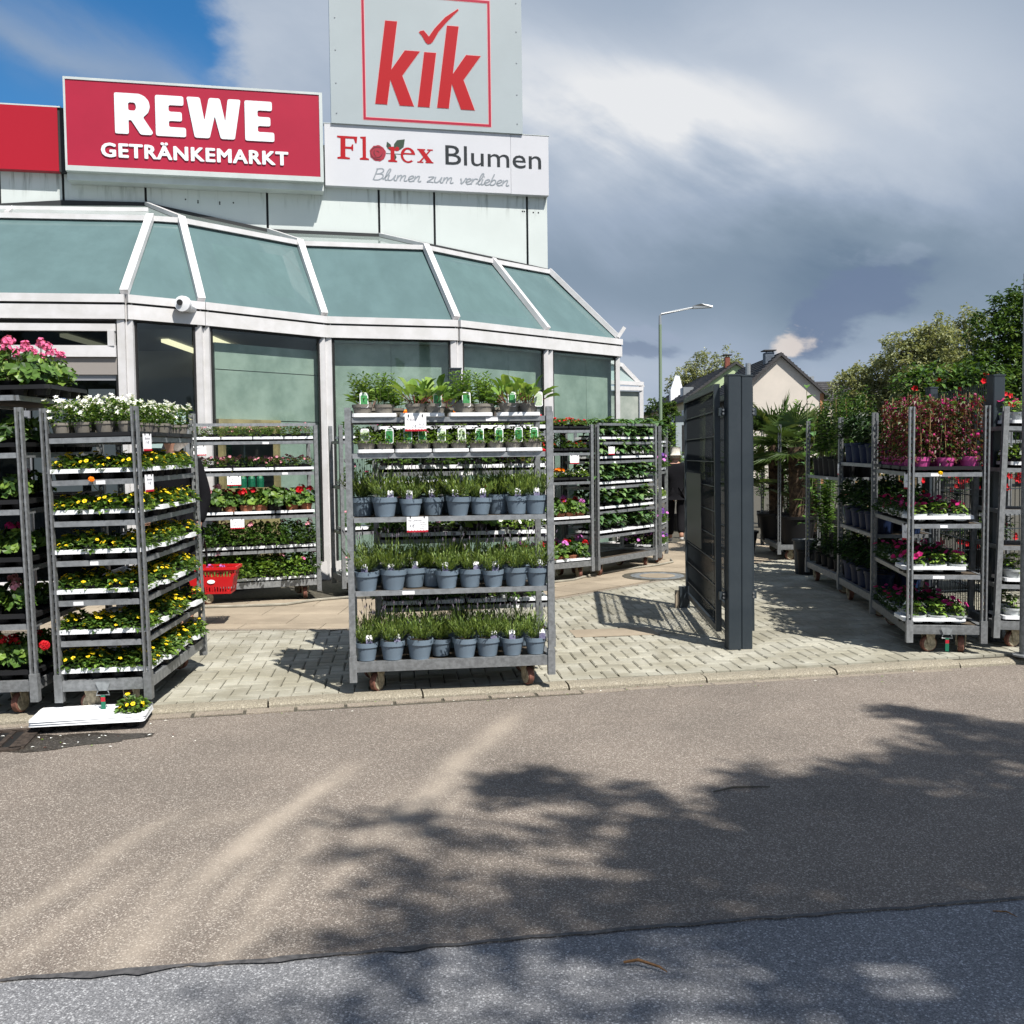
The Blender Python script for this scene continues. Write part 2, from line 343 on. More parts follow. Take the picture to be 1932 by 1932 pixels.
    def disc(s, p, nrm, r, n=8, m=0, mc=None, cup=.2, wav=0., rng=None):
        p = Vector(p); q = Vector(nrm).normalized().to_track_quat('Z', 'Y').to_matrix()
        vs = [p] + [p + q @ Vector((r * math.cos(i * 2 * math.pi / n) * (1 if i % 2 or not wav else 1 - wav), r * math.sin(i * 2 * math.pi / n) * (1 if i % 2 or not wav else 1 - wav),
                                    r * cup + (rng.uniform(-.15, .15) * r if rng else 0))) for i in range(n)]
        s.add(vs, [(0, i + 1, (i + 1) % n + 1) for i in range(n)], m)
        if mc is not None:
            c = p + q @ Vector((0, 0, r * .28))
            s.add([c] + [p + q @ Vector((r * .38 * math.cos(i * 1.2566), r * .38 * math.sin(i * 1.2566), r * (cup * .4 + .08))) for i in range(5)],
                  [(0, i + 1, (i + 1) % 5 + 1) for i in range(5)], mc)
    def mesh(s, name, mats, smooth=False):
        me = bpy.data.meshes.new(name); me.from_pydata(s.v, [], s.f)
        for x in mats: me.materials.append(M[x] if isinstance(x, str) else x)
        me.polygons.foreach_set('material_index', s.m)
        if smooth: me.polygons.foreach_set('use_smooth', [True] * len(s.f))
        me.update(); return me
def smooth_by_angle(me, a=35):
    me.polygons.foreach_set('use_smooth', [True] * len(me.polygons))
    try: me.set_sharp_from_angle(angle=R(a))
    except Exception: pass
    return me
def ob(name, me, parent=None, mw=None, kind=None, label=None):
    o = bpy.data.objects.new(name, me); COL.objects.link(o)
    if parent: o.parent = parent
    if mw is not None: o.matrix_local = mw
    if kind: o['kind'] = kind
    if label: o['label'] = label
    return o
LABELS = {}
def tag(o, label, cat, group=None):
    o['label'] = label; o['category'] = cat
    if group: o['group'] = group
    n = len(label.split())
    if not 4 <= n <= 16: print('LABELLEN', n, label)
    if label in LABELS: print('LABELDUP', label)
    LABELS[label] = o
    return o
def thing(name, label, cat, mw, group=None):
    o = bpy.data.objects.new(name, None); COL.objects.link(o); o.empty_display_size = .1
    o.matrix_world = mw if isinstance(mw, Matrix) else Matrix.Translation(mw)
    return tag(o, label, cat, group)
def T(x, y, z): return Matrix.Translation((x, y, z))
def RZ(d): return Matrix.Rotation(R(d), 4, 'Z')
SLOPE = .0157
def gz(x, y): return SLOPE * (min(y, 20) - 6.4)      # the paved yard rises gently away from the road
TILT = Matrix.Rotation(math.atan(SLOPE), 4, 'X')
def text(body, width, height, matname, depth=.004, shear=0., offset=0., spacing=1.0, bold=0.):
    """lettering mesh, lower-left at the origin, fitted to width x height"""
    cu = bpy.data.curves.new('lettering', 'FONT'); cu.body = body; cu.shear = shear; cu.offset = offset; cu.space_character = spacing
    cu.extrude = .01; cu.resolution_u = 3
    o = bpy.data.objects.new('lettering_tmp', cu); COL.objects.link(o)
    bpy.context.view_layer.update()
    me = bpy.data.meshes.new_from_object(o.evaluated_get(bpy.context.evaluated_depsgraph_get()))
    bpy.data.objects.remove(o); bpy.data.curves.remove(cu)
    xs = [v.co.x for v in me.vertices]; ys = [v.co.y for v in me.vertices]
    x0, x1, y0, y1 = min(xs), max(xs), min(ys), max(ys)
    for v in me.vertices:
        v.co = Vector(((v.co.x - x0) / (x1 - x0) * width, (v.co.y - y0) / (y1 - y0) * height, depth if v.co.z > 0 else 0.))
    if bold:
        # heavier strokes: the outline repeated with small sideways and upward shifts
        vs = [v.co.copy() for v in me.vertices]; fs = [tuple(p.vertices) for p in me.polygons]; mb = MB(); bpy.data.meshes.remove(me)
        for k, (dx, dy) in enumerate(((-1, 0), (1, 0), (0, .7), (0, -.7), (-.7, .5), (.7, -.5), (.7, .5), (-.7, -.5))): mb.add([(p.x * (1 - 2 * bold / width) + bold * (1 + dx), p.y * (1 - 2 * bold / height) + bold * (1 + dy), p.z + (.0002 * k if p.z > 0 else 0)) for p in vs], fs)
        return mb.mesh('lettering', [matname])
    me.materials.clear(); me.materials.append(M[matname]); me.polygons.foreach_set('material_index', [0] * len(me.polygons)); me.name = 'lettering'
    return me
GLY = {'B': (1.0, [[(.12, 2), (.06, 1), (0, 0)], [(0, 1.9), (.55, 2.02), (.75, 1.6), (.5, 1.15), (.12, 1.05)], [(.12, 1.05), (.7, 1.05), (.85, .5), (.5, .03), (-.05, .02)]]),
       'l': (.42, [[(-.1, .1), (.25, .9), (.42, 1.8), (.28, 2.0), (.14, 1.3), (.12, .3), (.25, 0), (.42, .15)]]), 'u': (.85, [[(0, 1), (-.02, .35), (.15, 0), (.42, .25), (.62, 1)], [(.62, 1), (.58, .3), (.7, 0), (.85, .15)]]),
       'm': (1.12, [[(0, 1), (.0, .5), (-.02, 0)], [(0, .4), (.2, .95), (.36, .9), (.36, .0)], [(.36, .4), (.58, .95), (.76, .9), (.74, .2), (.86, 0), (1.05, .15)]]), 'n': (.76, [[(0, 1), (0, .5), (-.02, 0)], [(0, .4), (.25, .95), (.42, .9), (.40, .2), (.52, 0), (.70, .15)]]),
       'e': (.60, [[(-.05, .3), (.3, .5), (.45, .8), (.28, 1.0), (.05, .75), (.03, .3), (.2, 0), (.4, .03), (.58, .2)]]), 'z': (.72, [[(0, .9), (.3, 1.0), (.55, .95), (.3, .5), (0, .05), (.3, .08), (.65, .0)]]), 'v': (.62, [[(0, .95), (.12, .5), (.2, 0), (.42, .5), (.5, 1.0), (.62, .92)]]),
       'r': (.55, [[(0, 1), (0, .5), (-.02, 0)], [(0, .4), (.2, .95), (.42, .98), (.5, .85)]]), 'i': (.32, [[(.05, 1), (.02, .4), (.1, 0), (.3, .15)], [(.10, 1.42), (.13, 1.5)]]), 'b': (.66, [[(.15, 2), (.05, 1), (.02, .2), (.22, 0), (.48, .3), (.46, .8), (.25, .95), (.05, .6)]]), ' ': (.55, [])}
def script_text(body, width, h, matname, depth=.004, slant=.34, pen=.010):
    """flowing pen lettering drawn as ribbons along smoothed strokes"""
    x = 0; paths = []
    for ch in body:
        adv, st = GLY[ch]; paths += [[(x + a + slant * b * .5, b) for a, b in p] for p in st]; x += adv
    k = width / x; mb = MB(); q = 0
    for p in paths:
        P_ = [Vector((a * k, b * h / 2, 0)) for a, b in p]; pts = []
        for i in range(len(P_) - 1):
            p0, p1, p2, p3 = P_[max(0, i - 1)], P_[i], P_[i + 1], P_[min(len(P_) - 1, i + 2)]
            for j in range(5): t = j / 5; pts.append(.5 * ((2 * p1) + (p2 - p0) * t + (2 * p0 - 5 * p1 + 4 * p2 - p3) * t * t + (3 * p1 - p0 - 3 * p2 + p3) * t ** 3))
        pts.append(P_[-1]); vs = []; q += 1
        for i, c in enumerate(pts):
            d = (pts[min(i + 1, len(pts) - 1)] - pts[max(i - 1, 0)]).normalized(); w_ = Vector((-d.y, d.x, 0)) * pen * (.75 + .5 * abs(d.y)); vs += [c + w_ + Vector((0, 0, depth + q * .00004)), c - w_ + Vector((0, 0, depth + q * .00004))]
        mb.add(vs, [(2 * i, 2 * i + 1, 2 * i + 3, 2 * i + 2) for i in range(len(pts) - 1)])
    return mb.mesh('lettering', [matname])

# ------------------------------------------------------------------ ground, road, kerb, paving
rng = random.Random(7)
mb = MB(); mb.add([(-900, -900, -.10), (900, -900, -.10), (900, 1500, -.10), (-900, 1500, -.10)], [(0, 1, 2, 3)])
ob('ground', mb.mesh('ground', ['earth']), kind='structure')
KX, KS = 6.66, .205                      # kerb front edge: y = KX + KS*x
def kerb_y(x): return KX + KS * x
mb = MB(); xs = [-30, -3.2, 4.2, 30]
mb.add([(-60, -40, -.045), (60, -40, -.045), (60, kerb_y(60) - .02, -.045), (-60, kerb_y(-60) - .02, -.045)], [(0, 1, 2, 3)])
ob('road', mb.mesh('road', ['asph2']), kind='structure')
# brown asphalt lane over it with a ragged cut edge
def seam_y(x): return 3.195 + .147 * x + .005 * math.sin(x * 3.1) + .003 * math.sin(x * 17 + 1) + .003 * math.sin(x * 41)
mb = MB(); N = 260; vs = []
for i in range(N + 1):
    x = -26 + 52 * i / N if i in (0, N) else -6 + 12 * (i / N)
    vs += [(x, seam_y(x), -.039), (x, kerb_y(x) - .01, -.039), (x, seam_y(x), -.047)]
fs = []
for i in range(N):
    a, b = 3 * i, 3 * i + 3
    fs += [(a, b, b + 1, a + 1), (a + 2, b + 2, b, a)]
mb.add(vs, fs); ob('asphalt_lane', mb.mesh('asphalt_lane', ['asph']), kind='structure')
mb = MB(); vs = []
for i in range(N + 1):
    x = -6 + 12 * i / N
    w = .001 + .002 * max(0, math.sin(x * 2.1 + .9)) + .006 * rng.random()
    w += .022 * math.exp(-((x + 1.30) / .10) ** 2) + .02 * math.exp(-((x + .75) / .07) ** 2) + .028 * math.exp(-((x + 1.15) / .05) ** 2) + .02 * math.exp(-((x + .35) / .05) ** 2)
    vs += [(x, seam_y(x) - w, -.0385), (x, seam_y(x) + .006 + .006 * rng.random(), -.0362)]
mb.add(vs, [(2 * i, 2 * i + 2, 2 * i + 3, 2 * i + 1) for i in range(N)])
ob('bitumen_seam', mb.mesh('bitumen_seam', ['tar']), kind='structure')

# kerb stones
pav = None
kerb = MB(); kerb.box(-12, 12, -.02, .10, -.14, -.075)
ko = ob('kerb', kerb.mesh('kerb', ['joint']), kind='structure', mw=T(0, KX, 0) @ RZ(math.degrees(math.atan(KS))))
mb = MB()
prof = [(0, -.05), (.004, -.022), (.02, -.006), (.05, 0), (.125, .002), (.125, -.07), (0, -.07)]
n = len(prof)
vs = [(x, p[0], p[1]) for x in (.006, .984) for p in prof]
mb.add(vs, [(i, i + n, (i + 1) % n + n, (i + 1) % n) for i in range(n)] + [tuple(range(n)), tuple(range(n, 2 * n))[::-1]])
ks = mb.mesh('kerb_stone', ['kerb'])
kerb_tones = rng
for i in range(12):
    ob('kerb_stone', ks, ko, T(-5.56 + .99 * i, 0, rng.uniform(-.004, .004)) @ Matrix.Rotation(rng.uniform(-.004, .004), 4, 'Y'))
# gutter stones in front of the kerb, half lost under the asphalt
go = MB(); go.box(-2.35, .45, -.115, -.01, -.12, -.0372); go.box(-5, 5, -.115, -.01, -.12, -.06)
gut = ob('gutter', go.mesh('gutter', ['joint']), kind='structure', mw=T(0, KX, 0) @ RZ(math.degrees(math.atan(KS))))
for i in range(22):
    mb = MB(); w = .29
    d0 = rng.uniform(.085, .118) if i < 14 else rng.uniform(.05, .08)
    z = -.0378 if i < 4 or i > 12 else -.0300
    mb.box(0, w, -d0, -.012, -.10, z)
    ob('gutter_stone', mb.mesh('gutter_stone', ['gutter']), gut, T(-3.6 + .312 * i, 0, rng.uniform(-.001, .002)))

# paved yard: sheet of joint sand with pavers and slabs as pieces of their own
mb = MB()
mb.add([(-40, kerb_y(-40) + .1, gz(0, kerb_y(-40)) - .016), (40, kerb_y(40) + .1, gz(0, kerb_y(40)) - .016), (40, 20, gz(0, 20) - .016), (-40, 20, gz(0, 20) - .016),
        (-40, 400, gz(0, 20) - .016), (40, 400, gz(0, 20) - .016)], [(0, 1, 2, 3), (3, 2, 5, 4)])
pav = ob('pavement', mb.mesh('pavement', ['joint']), kind='structure')
def clip(poly, px, py, nx, ny):
    out = []
    for i in range(len(poly)):
        a, b = poly[i], poly[(i + 1) % len(poly)]
        da = (a[0] - px) * nx + (a[1] - py) * ny; db = (b[0] - px) * nx + (b[1] - py) * ny
        if da >= 0: out.append(a)
        if da * db < 0: t = da / (da - db); out.append((a[0] + (b[0] - a[0]) * t, a[1] + (b[1] - a[1]) * t))
    return out
BORD = [(-6, 9.15), (-1.55, 8.93), (.46, 10.59), (2.18, 12.38), (3.4, 13.7), (6, 16.5)]
def bord_y(x):
    for (a, b), (c, d) in zip(BORD, BORD[1:]):
        if a <= x <= c: return b + (d - b) * (x - a) / (c - a)
    return BORD[-1][1] if x > 6 else BORD[0][1]
mb = MB(); c = .008; a_, b_ = .0980, .0480
mb.add([(-a_ + c, -b_ + c, 0), (a_ - c, -b_ + c, 0), (a_ - c, b_ - c, 0), (-a_ + c, b_ - c, 0), (-a_, -b_, -c), (a_, -b_, -c), (a_, b_, -c), (-a_, b_, -c),
        (-a_, -b_, -.05), (a_, -b_, -.05), (a_, b_, -.05), (-a_, b_, -.05)],
       [(0, 1, 2, 3)] + [(i + 4, (i + 1) % 4 + 4, (i + 1) % 4, i) for i in range(4)] + [(i + 8, (i + 1) % 4 + 8, (i + 1) % 4 + 4, i + 4) for i in range(4)])
pm = mb.mesh('paver', ['paver'])
cells = []; edge = []; ang = R(6.5); ca, sa = math.cos(ang), math.sin(ang); g_ = .1015
for i in range(-40, 75):
    for j in range(-30, 95):
        k = (i - j) % 4
        if k == 0: lx, ly, ro = (i + 1) * g_, (j + .5) * g_, 0
        elif k == 3: lx, ly, ro = (i + .5) * g_, (j + 1) * g_, 90
        else: continue
        x = .2 + lx * ca - ly * sa; y = 7.2 + lx * sa + ly * ca
        if x < -4.2 or x > 5.4 or y > 16: continue
        kx_ = kerb_y(x) + .129; bx_ = bord_y(x)
        if y < kx_ - .08 or y > bx_ + .1: continue
        if y < kx_ + .115 or y > bx_ - .13: edge.append((x, y, ro)); continue
        cells.append((x, y, ro))
def seen(x, y):
    if not abs(x / y) < .53: return False
    if x < -2.25 and y < 7.6: return False
    if -1.0 < x < .2 and y > 6.75 and y < 8.3: return False
    if x > 3.1 and y > 7.7: return False
    return True
cells.sort(key=lambda c: (not seen(c[0], c[1]), c[1]))
for x, y, ro in cells[:300]:
    ob('paver', pm, pav, T(x, y, gz(x, y) + rng.uniform(-.002, .002)) @ TILT @ RZ(6.5 + ro + rng.uniform(-.6, .6)) @ Matrix.Rotation(rng.uniform(-.008, .008), 4, 'X'))
mb = MB()
for x, y, ro in cells[300:]:
    mb.T = T(x, y, gz(x, y) + rng.uniform(-.002, .002)) @ TILT @ RZ(6.5 + ro + rng.uniform(-.6, .6)) @ Matrix.Rotation(rng.uniform(-.008, .008), 4, 'X')
    mb.add([v.co for v in pm.vertices], [tuple(p.vertices) for p in pm.polygons])
mb.T = None; ne = 0; nk = 1 / math.hypot(1, KS); kb = (0, KX + .129, -KS * nk, nk)
for x, y, ro in edge:
    r_ = R(6.5 + ro); c_, s_ = math.cos(r_), math.sin(r_); Pq = [(x + u * c_ - v * s_, y + u * s_ + v * c_) for u, v in ((-a_, -b_), (a_, -b_), (a_, b_), (-a_, b_))]
    Pq = clip(Pq, *kb)
    for (xa, ya), (xb, yb) in zip(BORD, BORD[1:]):
        if xa - .12 <= x <= xb + .12 and Pq: dl = math.hypot(xb - xa, yb - ya); Pq = clip(Pq, xa + (yb - ya) / dl * .03, ya - (xb - xa) / dl * .03, (yb - ya) / dl, -(xb - xa) / dl)
    if len(Pq) < 3: continue
    if abs(sum(Pq[i][0] * Pq[(i + 1) % len(Pq)][1] - Pq[(i + 1) % len(Pq)][0] * Pq[i][1] for i in range(len(Pq)))) < .0016: continue
    k0 = len(mb.v); f0 = len(mb.f); mb.poly(Pq, d=.05, z=-.05); mb.v[k0:] = [(a, b, c_ + gz(a, b)) for a, b, c_ in mb.v[k0:]]; ne += len(mb.f) - f0
me = mb.mesh('paver_field', ['paver'])
at = me.attributes.new('tone', 'FLOAT', 'FACE'); npp = len(pm.polygons); vals = []
for _ in cells[300:]: vals += [rng.uniform(-.1, .1)] * npp
vals += [rng.uniform(-.06, .06) for _ in range(ne)]
at.data.foreach_set('value', vals)
ob('paver_field', me, pav, kind='stuff')
# tan footway slabs, clipped against the curved edge of the paving
def put_slabs(ox, oy, deg, nu, nv, w, h, planes):
    c_, s_ = math.cos(R(deg)), math.sin(R(deg))
    for v in range(nv):
        for u in range(-1, nu):
            off = (v % 2) * w * .5
            loc = [(u * w + off + a, v * h + b) for a, b in ((.004, .004), (w - .004, .004), (w - .004, h - .004), (.004, h - .004))]
            P = [(ox + x * c_ - y * s_, oy + x * s_ + y * c_) for x, y in loc]
            for pl in planes: P = clip(P, *pl) if P else P
            if len(P) < 3: continue
            area = abs(sum(P[i][0] * P[(i + 1) % len(P)][1] - P[(i + 1) % len(P)][0] * P[i][1] for i in range(len(P)))) / 2
            if area < .02: continue
            m_ = MB(); m_.poly(P, d=.05, z=-.05)
            m_.v = [(x, y, z + gz(x, y) + 0) for x, y, z in m_.v]
            ob('slab', m_.mesh('slab', ['slab']), pav)
d1 = Vector((2.01, 1.66, 0)).normalized(); d2 = Vector((1.72, 1.79, 0)).normalized()
n1 = (-d1.y, d1.x); n2 = (-d2.y, d2.x)
mid = (-.25, 1)
put_slabs(-7.0, 9.0, -2.5, 9, 4, .75, .5, [(-1.55, 8.99, .05, 1), (-1.55, 8.93, -1, .55)])
put_slabs(-1.85, 8.75, 40.5, 4, 5, .75, .5, [(-1.55, 8.99, *n1), (-1.55, 8.93, 1, -.55), (.46, 10.65, -d1.x - d2.x, -d1.y - d2.y)])
put_slabs(.2, 10.45, 46.2, 10, 5, .75, .5, [(.46, 10.65, *n2), (.46, 10.65, d1.x + d2.x, d1.y + d2.y)])
mb = MB()
for (a, b), (c, d) in zip(BORD, BORD[1:]):
    mb.bar((a, b, gz(a, b) - .022), (c, d, gz(c, d) - .022), .05, .05)
ob('edging_strip', mb.mesh('edging_strip', ['gutter']), pav)
# inset concrete cover slab in the paving
mb = MB(); mb.box(-.36, .36, -.17, .17, -.02, .004); mb.box(-.37, .37, -.18, .18, -.02, .0005, 1)
ob('slab', mb.mesh('slab', ['slab', 'joint']), pav, T(.86, 8.62, gz(.8, 8.62)) @ TILT @ RZ(6.5))
# manhole
t_ = thing('manhole_cover', 'round concrete manhole cover in an iron ring on the tan slabs', 'manhole cover', T(1.78, 12.35, gz(1, 12.35) + .002) @ TILT)
mb = MB(); mb.lathe([(.0, .004), (.22, .006)], 24, cap=False); ob('cover', mb.mesh('cover', ['slab']), t_)
mb = MB(); mb.lathe([(.22, .004), (.33, .007), (.335, -.01)], 24, cap=False); ob('ring', mb.mesh('ring', ['galv_d']), t_)
mb = MB(); mb.lathe([(.335, .003), (.43, .0035), (.44, -.01)], 24, cap=False); ob('collar', mb.mesh('collar', ['joint']), t_)
# wet patch and drain at the left kerb
mb = MB(); vs = [(0, 0, 0)]
for i in range(40):
    a = i * 2 * math.pi / 40; r = 1 + .16 * math.sin(a * 3 + 1) + .1 * math.sin(a * 7) + rng.uniform(-.06, .06)
    vs.append((.46 * r * math.cos(a), .17 * r * math.sin(a), 0))
mb.add(vs, [(0, i + 1, (i + 1) % 40 + 1) for i in range(40)])
M['wet'] = speck('wet_asphalt', (.05, .043, .036), (.22, .2, .17), (.018, .015, .012), 95, .5, rough=.45, amt=.5)
ob('wet_patch', mb.mesh('wet_patch', ['wet']), kind='structure', mw=T(-2.62, 5.63, -.0362) @ RZ(9))
t_ = thing('drain_grate', 'rusty iron drain grate in the gutter beside the kerb', 'drain', T(-3.05, 5.62, -.036) @ RZ(12))
M['iron'] = mat('rusty_iron', (.06, .045, .035), .8, .3, var=.5, vscale=25)
mb = MB()
for i in range(7): mb.bar((-.24 + .08 * i, -.2, .004), (-.24 + .08 * i, .2, .004), .028, .012)
ob('grille', mb.mesh('grille', ['iron']), t_)
mb = MB()
for a, b in (((-.29, -.21), (.29, -.21)), ((-.29, .21), (.29, .21)), ((-.28, -.2), (-.28, .2)), ((.28, -.2), (.28, .2))): mb.bar((*a, .003), (*b, .003), .05, .014)
ob('frame', mb.mesh('frame', ['iron']), t_)
mb = MB(); mb.box(-.27, .27, -.2, .2, -.002, .0005); ob('sump', mb.mesh('sump', ['rubber']), t_)
# litter of petals and leaf scraps, twigs
mb = MB()
for i in range(70):
    x, y = (rng.gauss(-2.6, .3), rng.gauss(5.72, .14)) if i < 36 else (rng.uniform(-2.2, 3.4), 0)
    if i >= 36: y = kerb_y(x) - abs(rng.gauss(.02, .10)) - .01
    if y > kerb_y(x) - .01: continue
    mb.blade((x, y, -.033), (math.cos(i * 2.4), math.sin(i * 2.4), .05), rng.uniform(.012, .028), rng.uniform(.008, .014), 0 if rng.random() < .5 else (1 if rng.random() < .5 else 2), fold=.2)
ob('petal_litter', mb.mesh('petal_litter', ['white_p', 'hA', 'bronze2']), kind='stuff')
def twig(pts, r, label, m):
    mb = MB(); mb.tube(pts, r, 5); tag(ob('twig', mb.mesh('twig', [m]), kind=None), label, 'twig', 'twigs on the road')
M['twigm'] = mat('dry_twig', (.26, .13, .05), .8, var=.4, vscale=60)
twig([(.325, 3.02, -.032), (.37, 3.018, -.024), (.43, 2.985, -.030), (.45, 2.965, -.036)], [.004, .005, .004, .0015], 'curled brown bark twig on the grey asphalt', 'twigm')
twig([(.92, 4.61, -.034), (1.02, 4.655, -.028), (1.12, 4.67, -.032), (1.2, 4.675, -.035)], [.003, .005, .004, .002], 'long dark twig at the edge of the tree shadow', 'bark')
twig([(1.62, 3.36, -.042), (1.66, 3.345, -.038), (1.68, 3.31, -.041)], [.002, .003, .001], 'short thin twig near the bitumen seam', 'twigm')

# ------------------------------------------------------------------ shop building
TH = 12.2
D = Vector((math.cos(R(TH)), math.sin(R(TH)), 0)); NW = Vector((math.sin(R(TH)), -math.cos(R(TH)), 0)); W0 = Vector((.60, 15.72, 0))
def wall_mw(off=0.):
    """local x along the wall (0 at its right end, negative to the left), y up, z outwards"""
    o = W0 + NW * off
    return Matrix(((D.x, 0, NW.x, o.x), (D.y, 0, NW.y, o.y), (0, 1, 0, 0), (0, 0, 0, 1)))
M['panel'] = mat('enamel_panel', (.60, .645, .625), .38, spec=.45, var=.035, vscale=.9, rnd=.02)
def dirty_panel():
    m = M['panel']; t = m.node_tree; g = G(t); bs = t.nodes['Principled BSDF']
    src = bs.inputs['Base Color'].links[0].from_socket
    tc = g.n('ShaderNodeTexCoord').outputs['Object']
    sp = g.n('ShaderNodeSeparateXYZ'); g.put(sp.inputs[0], tc)
    streak = g.noise(g.vec(g.m('MULTIPLY', sp.outputs[0], 14), g.m('MULTIPLY', sp.outputs[1], 1.2), 0), 1.0, 4, .6)
    f = g.m('MULTIPLY', g.rng(streak, .52, .72), g.rng(sp.outputs[1], 5.15, 5.66))
    c = g.mix(g.m('MULTIPLY', f, .75), src, (.10, .11, .09))
    t.links.new(c, bs.inputs['Base Color'])
dirty_panel()
M['dark_gap'] = mat('panel_gap', (.02, .022, .024), .7)
shop = thing('shop_building', 'low supermarket building with pale enamel wall panels under the signs', 'building', T(.6, 15.72, 0))
inv = shop.matrix_world.inverted()
LOW = [(-12.0, 5.04), (-9.1, 5.06), (-7.78, 5.16), (-6.96, 5.24), (-5.87, 5.257), (-4.195, 4.947), (-2.58, 4.935), (-1.75, 4.80), (-.318, 4.548), (0, 4.49)]
for i in range(len(LOW) - 1):
    (u0, v0), (u1, v1) = LOW[i], LOW[i + 1]
    top = 6.40 if u0 >= -3.4 else (5.75 if u0 < -6.9 else 6.2)
    if u0 < -3.4 < u1: top = 6.2
    m_ = MB(); g2 = .017
    m_.poly([(u0 + g2, v0), (u1 - (g2 if i < len(LOW) - 2 else 0), v1), (u1 - (g2 if i < len(LOW) - 2 else 0), top), (u0 + g2, top)], d=.03, z=-.03)
    ob('wall_panel', m_.mesh('wall_panel', ['panel']), shop, inv @ wall_mw())
m_ = MB(); m_.poly([(u, v - .03) for u, v in LOW] + [(-.01, 6.3), (-3.3, 6.3), (-3.3, 6.1), (-6.9, 6.1), (-6.9, 5.7), (-12, 5.7)], d=.14, z=-.18)
ob('wall', m_.mesh('wall', ['dark_gap']), shop, inv @ wall_mw())
m_ = MB()
for (u0, v0), (u1, v1) in zip(LOW, LOW[1:]): m_.bar((u0, v0 - .035, .02), (u1, v1 - .035, .02), .07, .05, up=(0, 0, 1))
ob('flashing', m_.mesh('flashing', ['dark_gap']), shop, inv @ wall_mw())
# bolt holes left from an older sign
m_ = MB()
for u, v in ((-5.33, 5.33), (-5.16, 5.315), (-4.86, 5.31), (-4.67, 5.31), (-5.16, 5.29), (-4.86, 5.285), (-.39, 5.36), (-.36, 5.36), (-.22, 5.35), (-.14, 5.35)):
    m_.lathe([(.012, 0), (.012, .004)], 6, c=(u, v, 0))
ob('bolt_holes', m_.mesh('bolt_holes', ['rubber']), shop, inv @ wall_mw(), kind='stuff')
# flank and roof behind the parapet
m_ = MB(); m_.box(-12, -.03, -9, -.2, 4.2, 5.6); m_.v = [(x, z, y) for x, y, z in m_.v]
ob('roof_block', m_.mesh('roof_block', ['panel']), shop, inv @ wall_mw())
m_ = MB(); m_.box(-12, -.05, -9, -3.2, 0, 4.2); m_.v = [(x, z, y) for x, y, z in m_.v]
M['inner'] = mat('inner_wall', (.26, .27, .28), .8)
ob('inner_wall', m_.mesh('inner_wall', ['inner']), shop, inv @ wall_mw())

# ------------------------------------------------------------------ glazed front
EZ, PZ = 3.35, 4.40
E = [(-8.2, 10.21), (-4.09, 10.83), (-3.44, 11.38), (-2.29, 12.58), (-.68, 13.04), (.53, 14.19), (1.64, 15.26)]
P = [(-9.0, 11.32), (-4.19, 11.98), (-3.87, 12.10), (-2.74, 13.39), (-1.12, 13.75), (-.23, 14.74), (.62, 15.60)]
gf = thing('glass_pavilion', 'faceted glass shop front with white frames and sloping glass roof', 'shop front', T(-1, 13, gz(0, 13)))
gi = gf.matrix_world.inverted()
def glass_mat(name, tint, refl=.5, rough=.02, solid=None, alpha=.8):
    m = bpy.data.materials.new(name); m.use_nodes = True; t = m.node_tree; g = G(t); t.nodes.remove(t.nodes['Principled BSDF']); out = t.nodes['Material Output']
    tr = g.n('ShaderNodeBsdfTransparent'); tr.inputs[0].default_value = (*tint, 1)
    gl = g.n('ShaderNodeBsdfGlossy'); gl.inputs['Roughness'].default_value = rough
    fr = g.n('ShaderNodeFresnel'); fr.inputs['IOR'].default_value = 1.45
    mx = g.n('ShaderNodeMixShader'); bf = g.n('ShaderNodeNewGeometry').outputs['Backfacing']; g.put(mx.inputs[0], g.m('MULTIPLY', g.m('ADD', g.m('MULTIPLY', fr.outputs[0], refl), .02), g.m('SUBTRACT', 1.0, bf)))
    a = tr.outputs[0]
    if solid:
        df = g.n('ShaderNodeBsdfDiffuse'); tc = g.n('ShaderNodeTexCoord').outputs['Object']
        sx_ = g.n('ShaderNodeMapping'); sx_.inputs['Scale'].default_value = (2.2, 2.2, .5); g.put(sx_.inputs[0], tc)
        g.put(df.inputs[0], g.mix(g.rng(g.noise(sx_.outputs[0], 1.4, 7, .65), .3, .72), tuple(x * .93 for x in solid), tuple(x * 1.08 for x in solid)))
        n = g.noise(tc, 1.6, 6, .65)
        m2 = g.n('ShaderNodeMixShader'); g.put(m2.inputs[0], g.rng(n, .2, .8, alpha - .07, alpha + .07)); g.put(m2.inputs[1], tr.outputs[0]); g.put(m2.inputs[2], df.outputs[0]); a = m2.outputs[0]
    g.put(mx.inputs[1], a); g.put(mx.inputs[2], gl.outputs[0]); g.put(out.inputs[0], mx.outputs[0])
    return m
M['glass'] = glass_mat('window_glass', (.90, .955, .935), 1.0)
M['roofglass'] = glass_mat('roof_glass', (.5, .75, .72), .75, solid=(.092, .146, .148), alpha=.93)
M['topglass'] = glass_mat('top_glass', (.6, .7, .68), .8, solid=(.30, .36, .34), alpha=.7)
M['oldboard'] = mat('stained_board', (.40, .435, .39), .75, c2=(.24, .285, .25), vscale=2.6, detail=8)
M['rawwood'] = mat('raw_wood', (.42, .29, .15), .7, var=.25, vscale=6)
def pane(poly, th, mname, name):
    a, b, c = (Vector(p) for p in poly[:3]); nn = (b - a).cross(c - a).normalized() * th
    m_ = MB(); k = len(poly)
    m_.add([Vector(p) for p in poly] + [Vector(p) - nn for p in poly], [tuple(range(k)), tuple(range(k, 2 * k))[::-1]] + [(i, i + k, (i + 1) % k + k, (i + 1) % k) for i in range(k)])
    return ob(name, m_.mesh(name, [mname]), gf, gi)
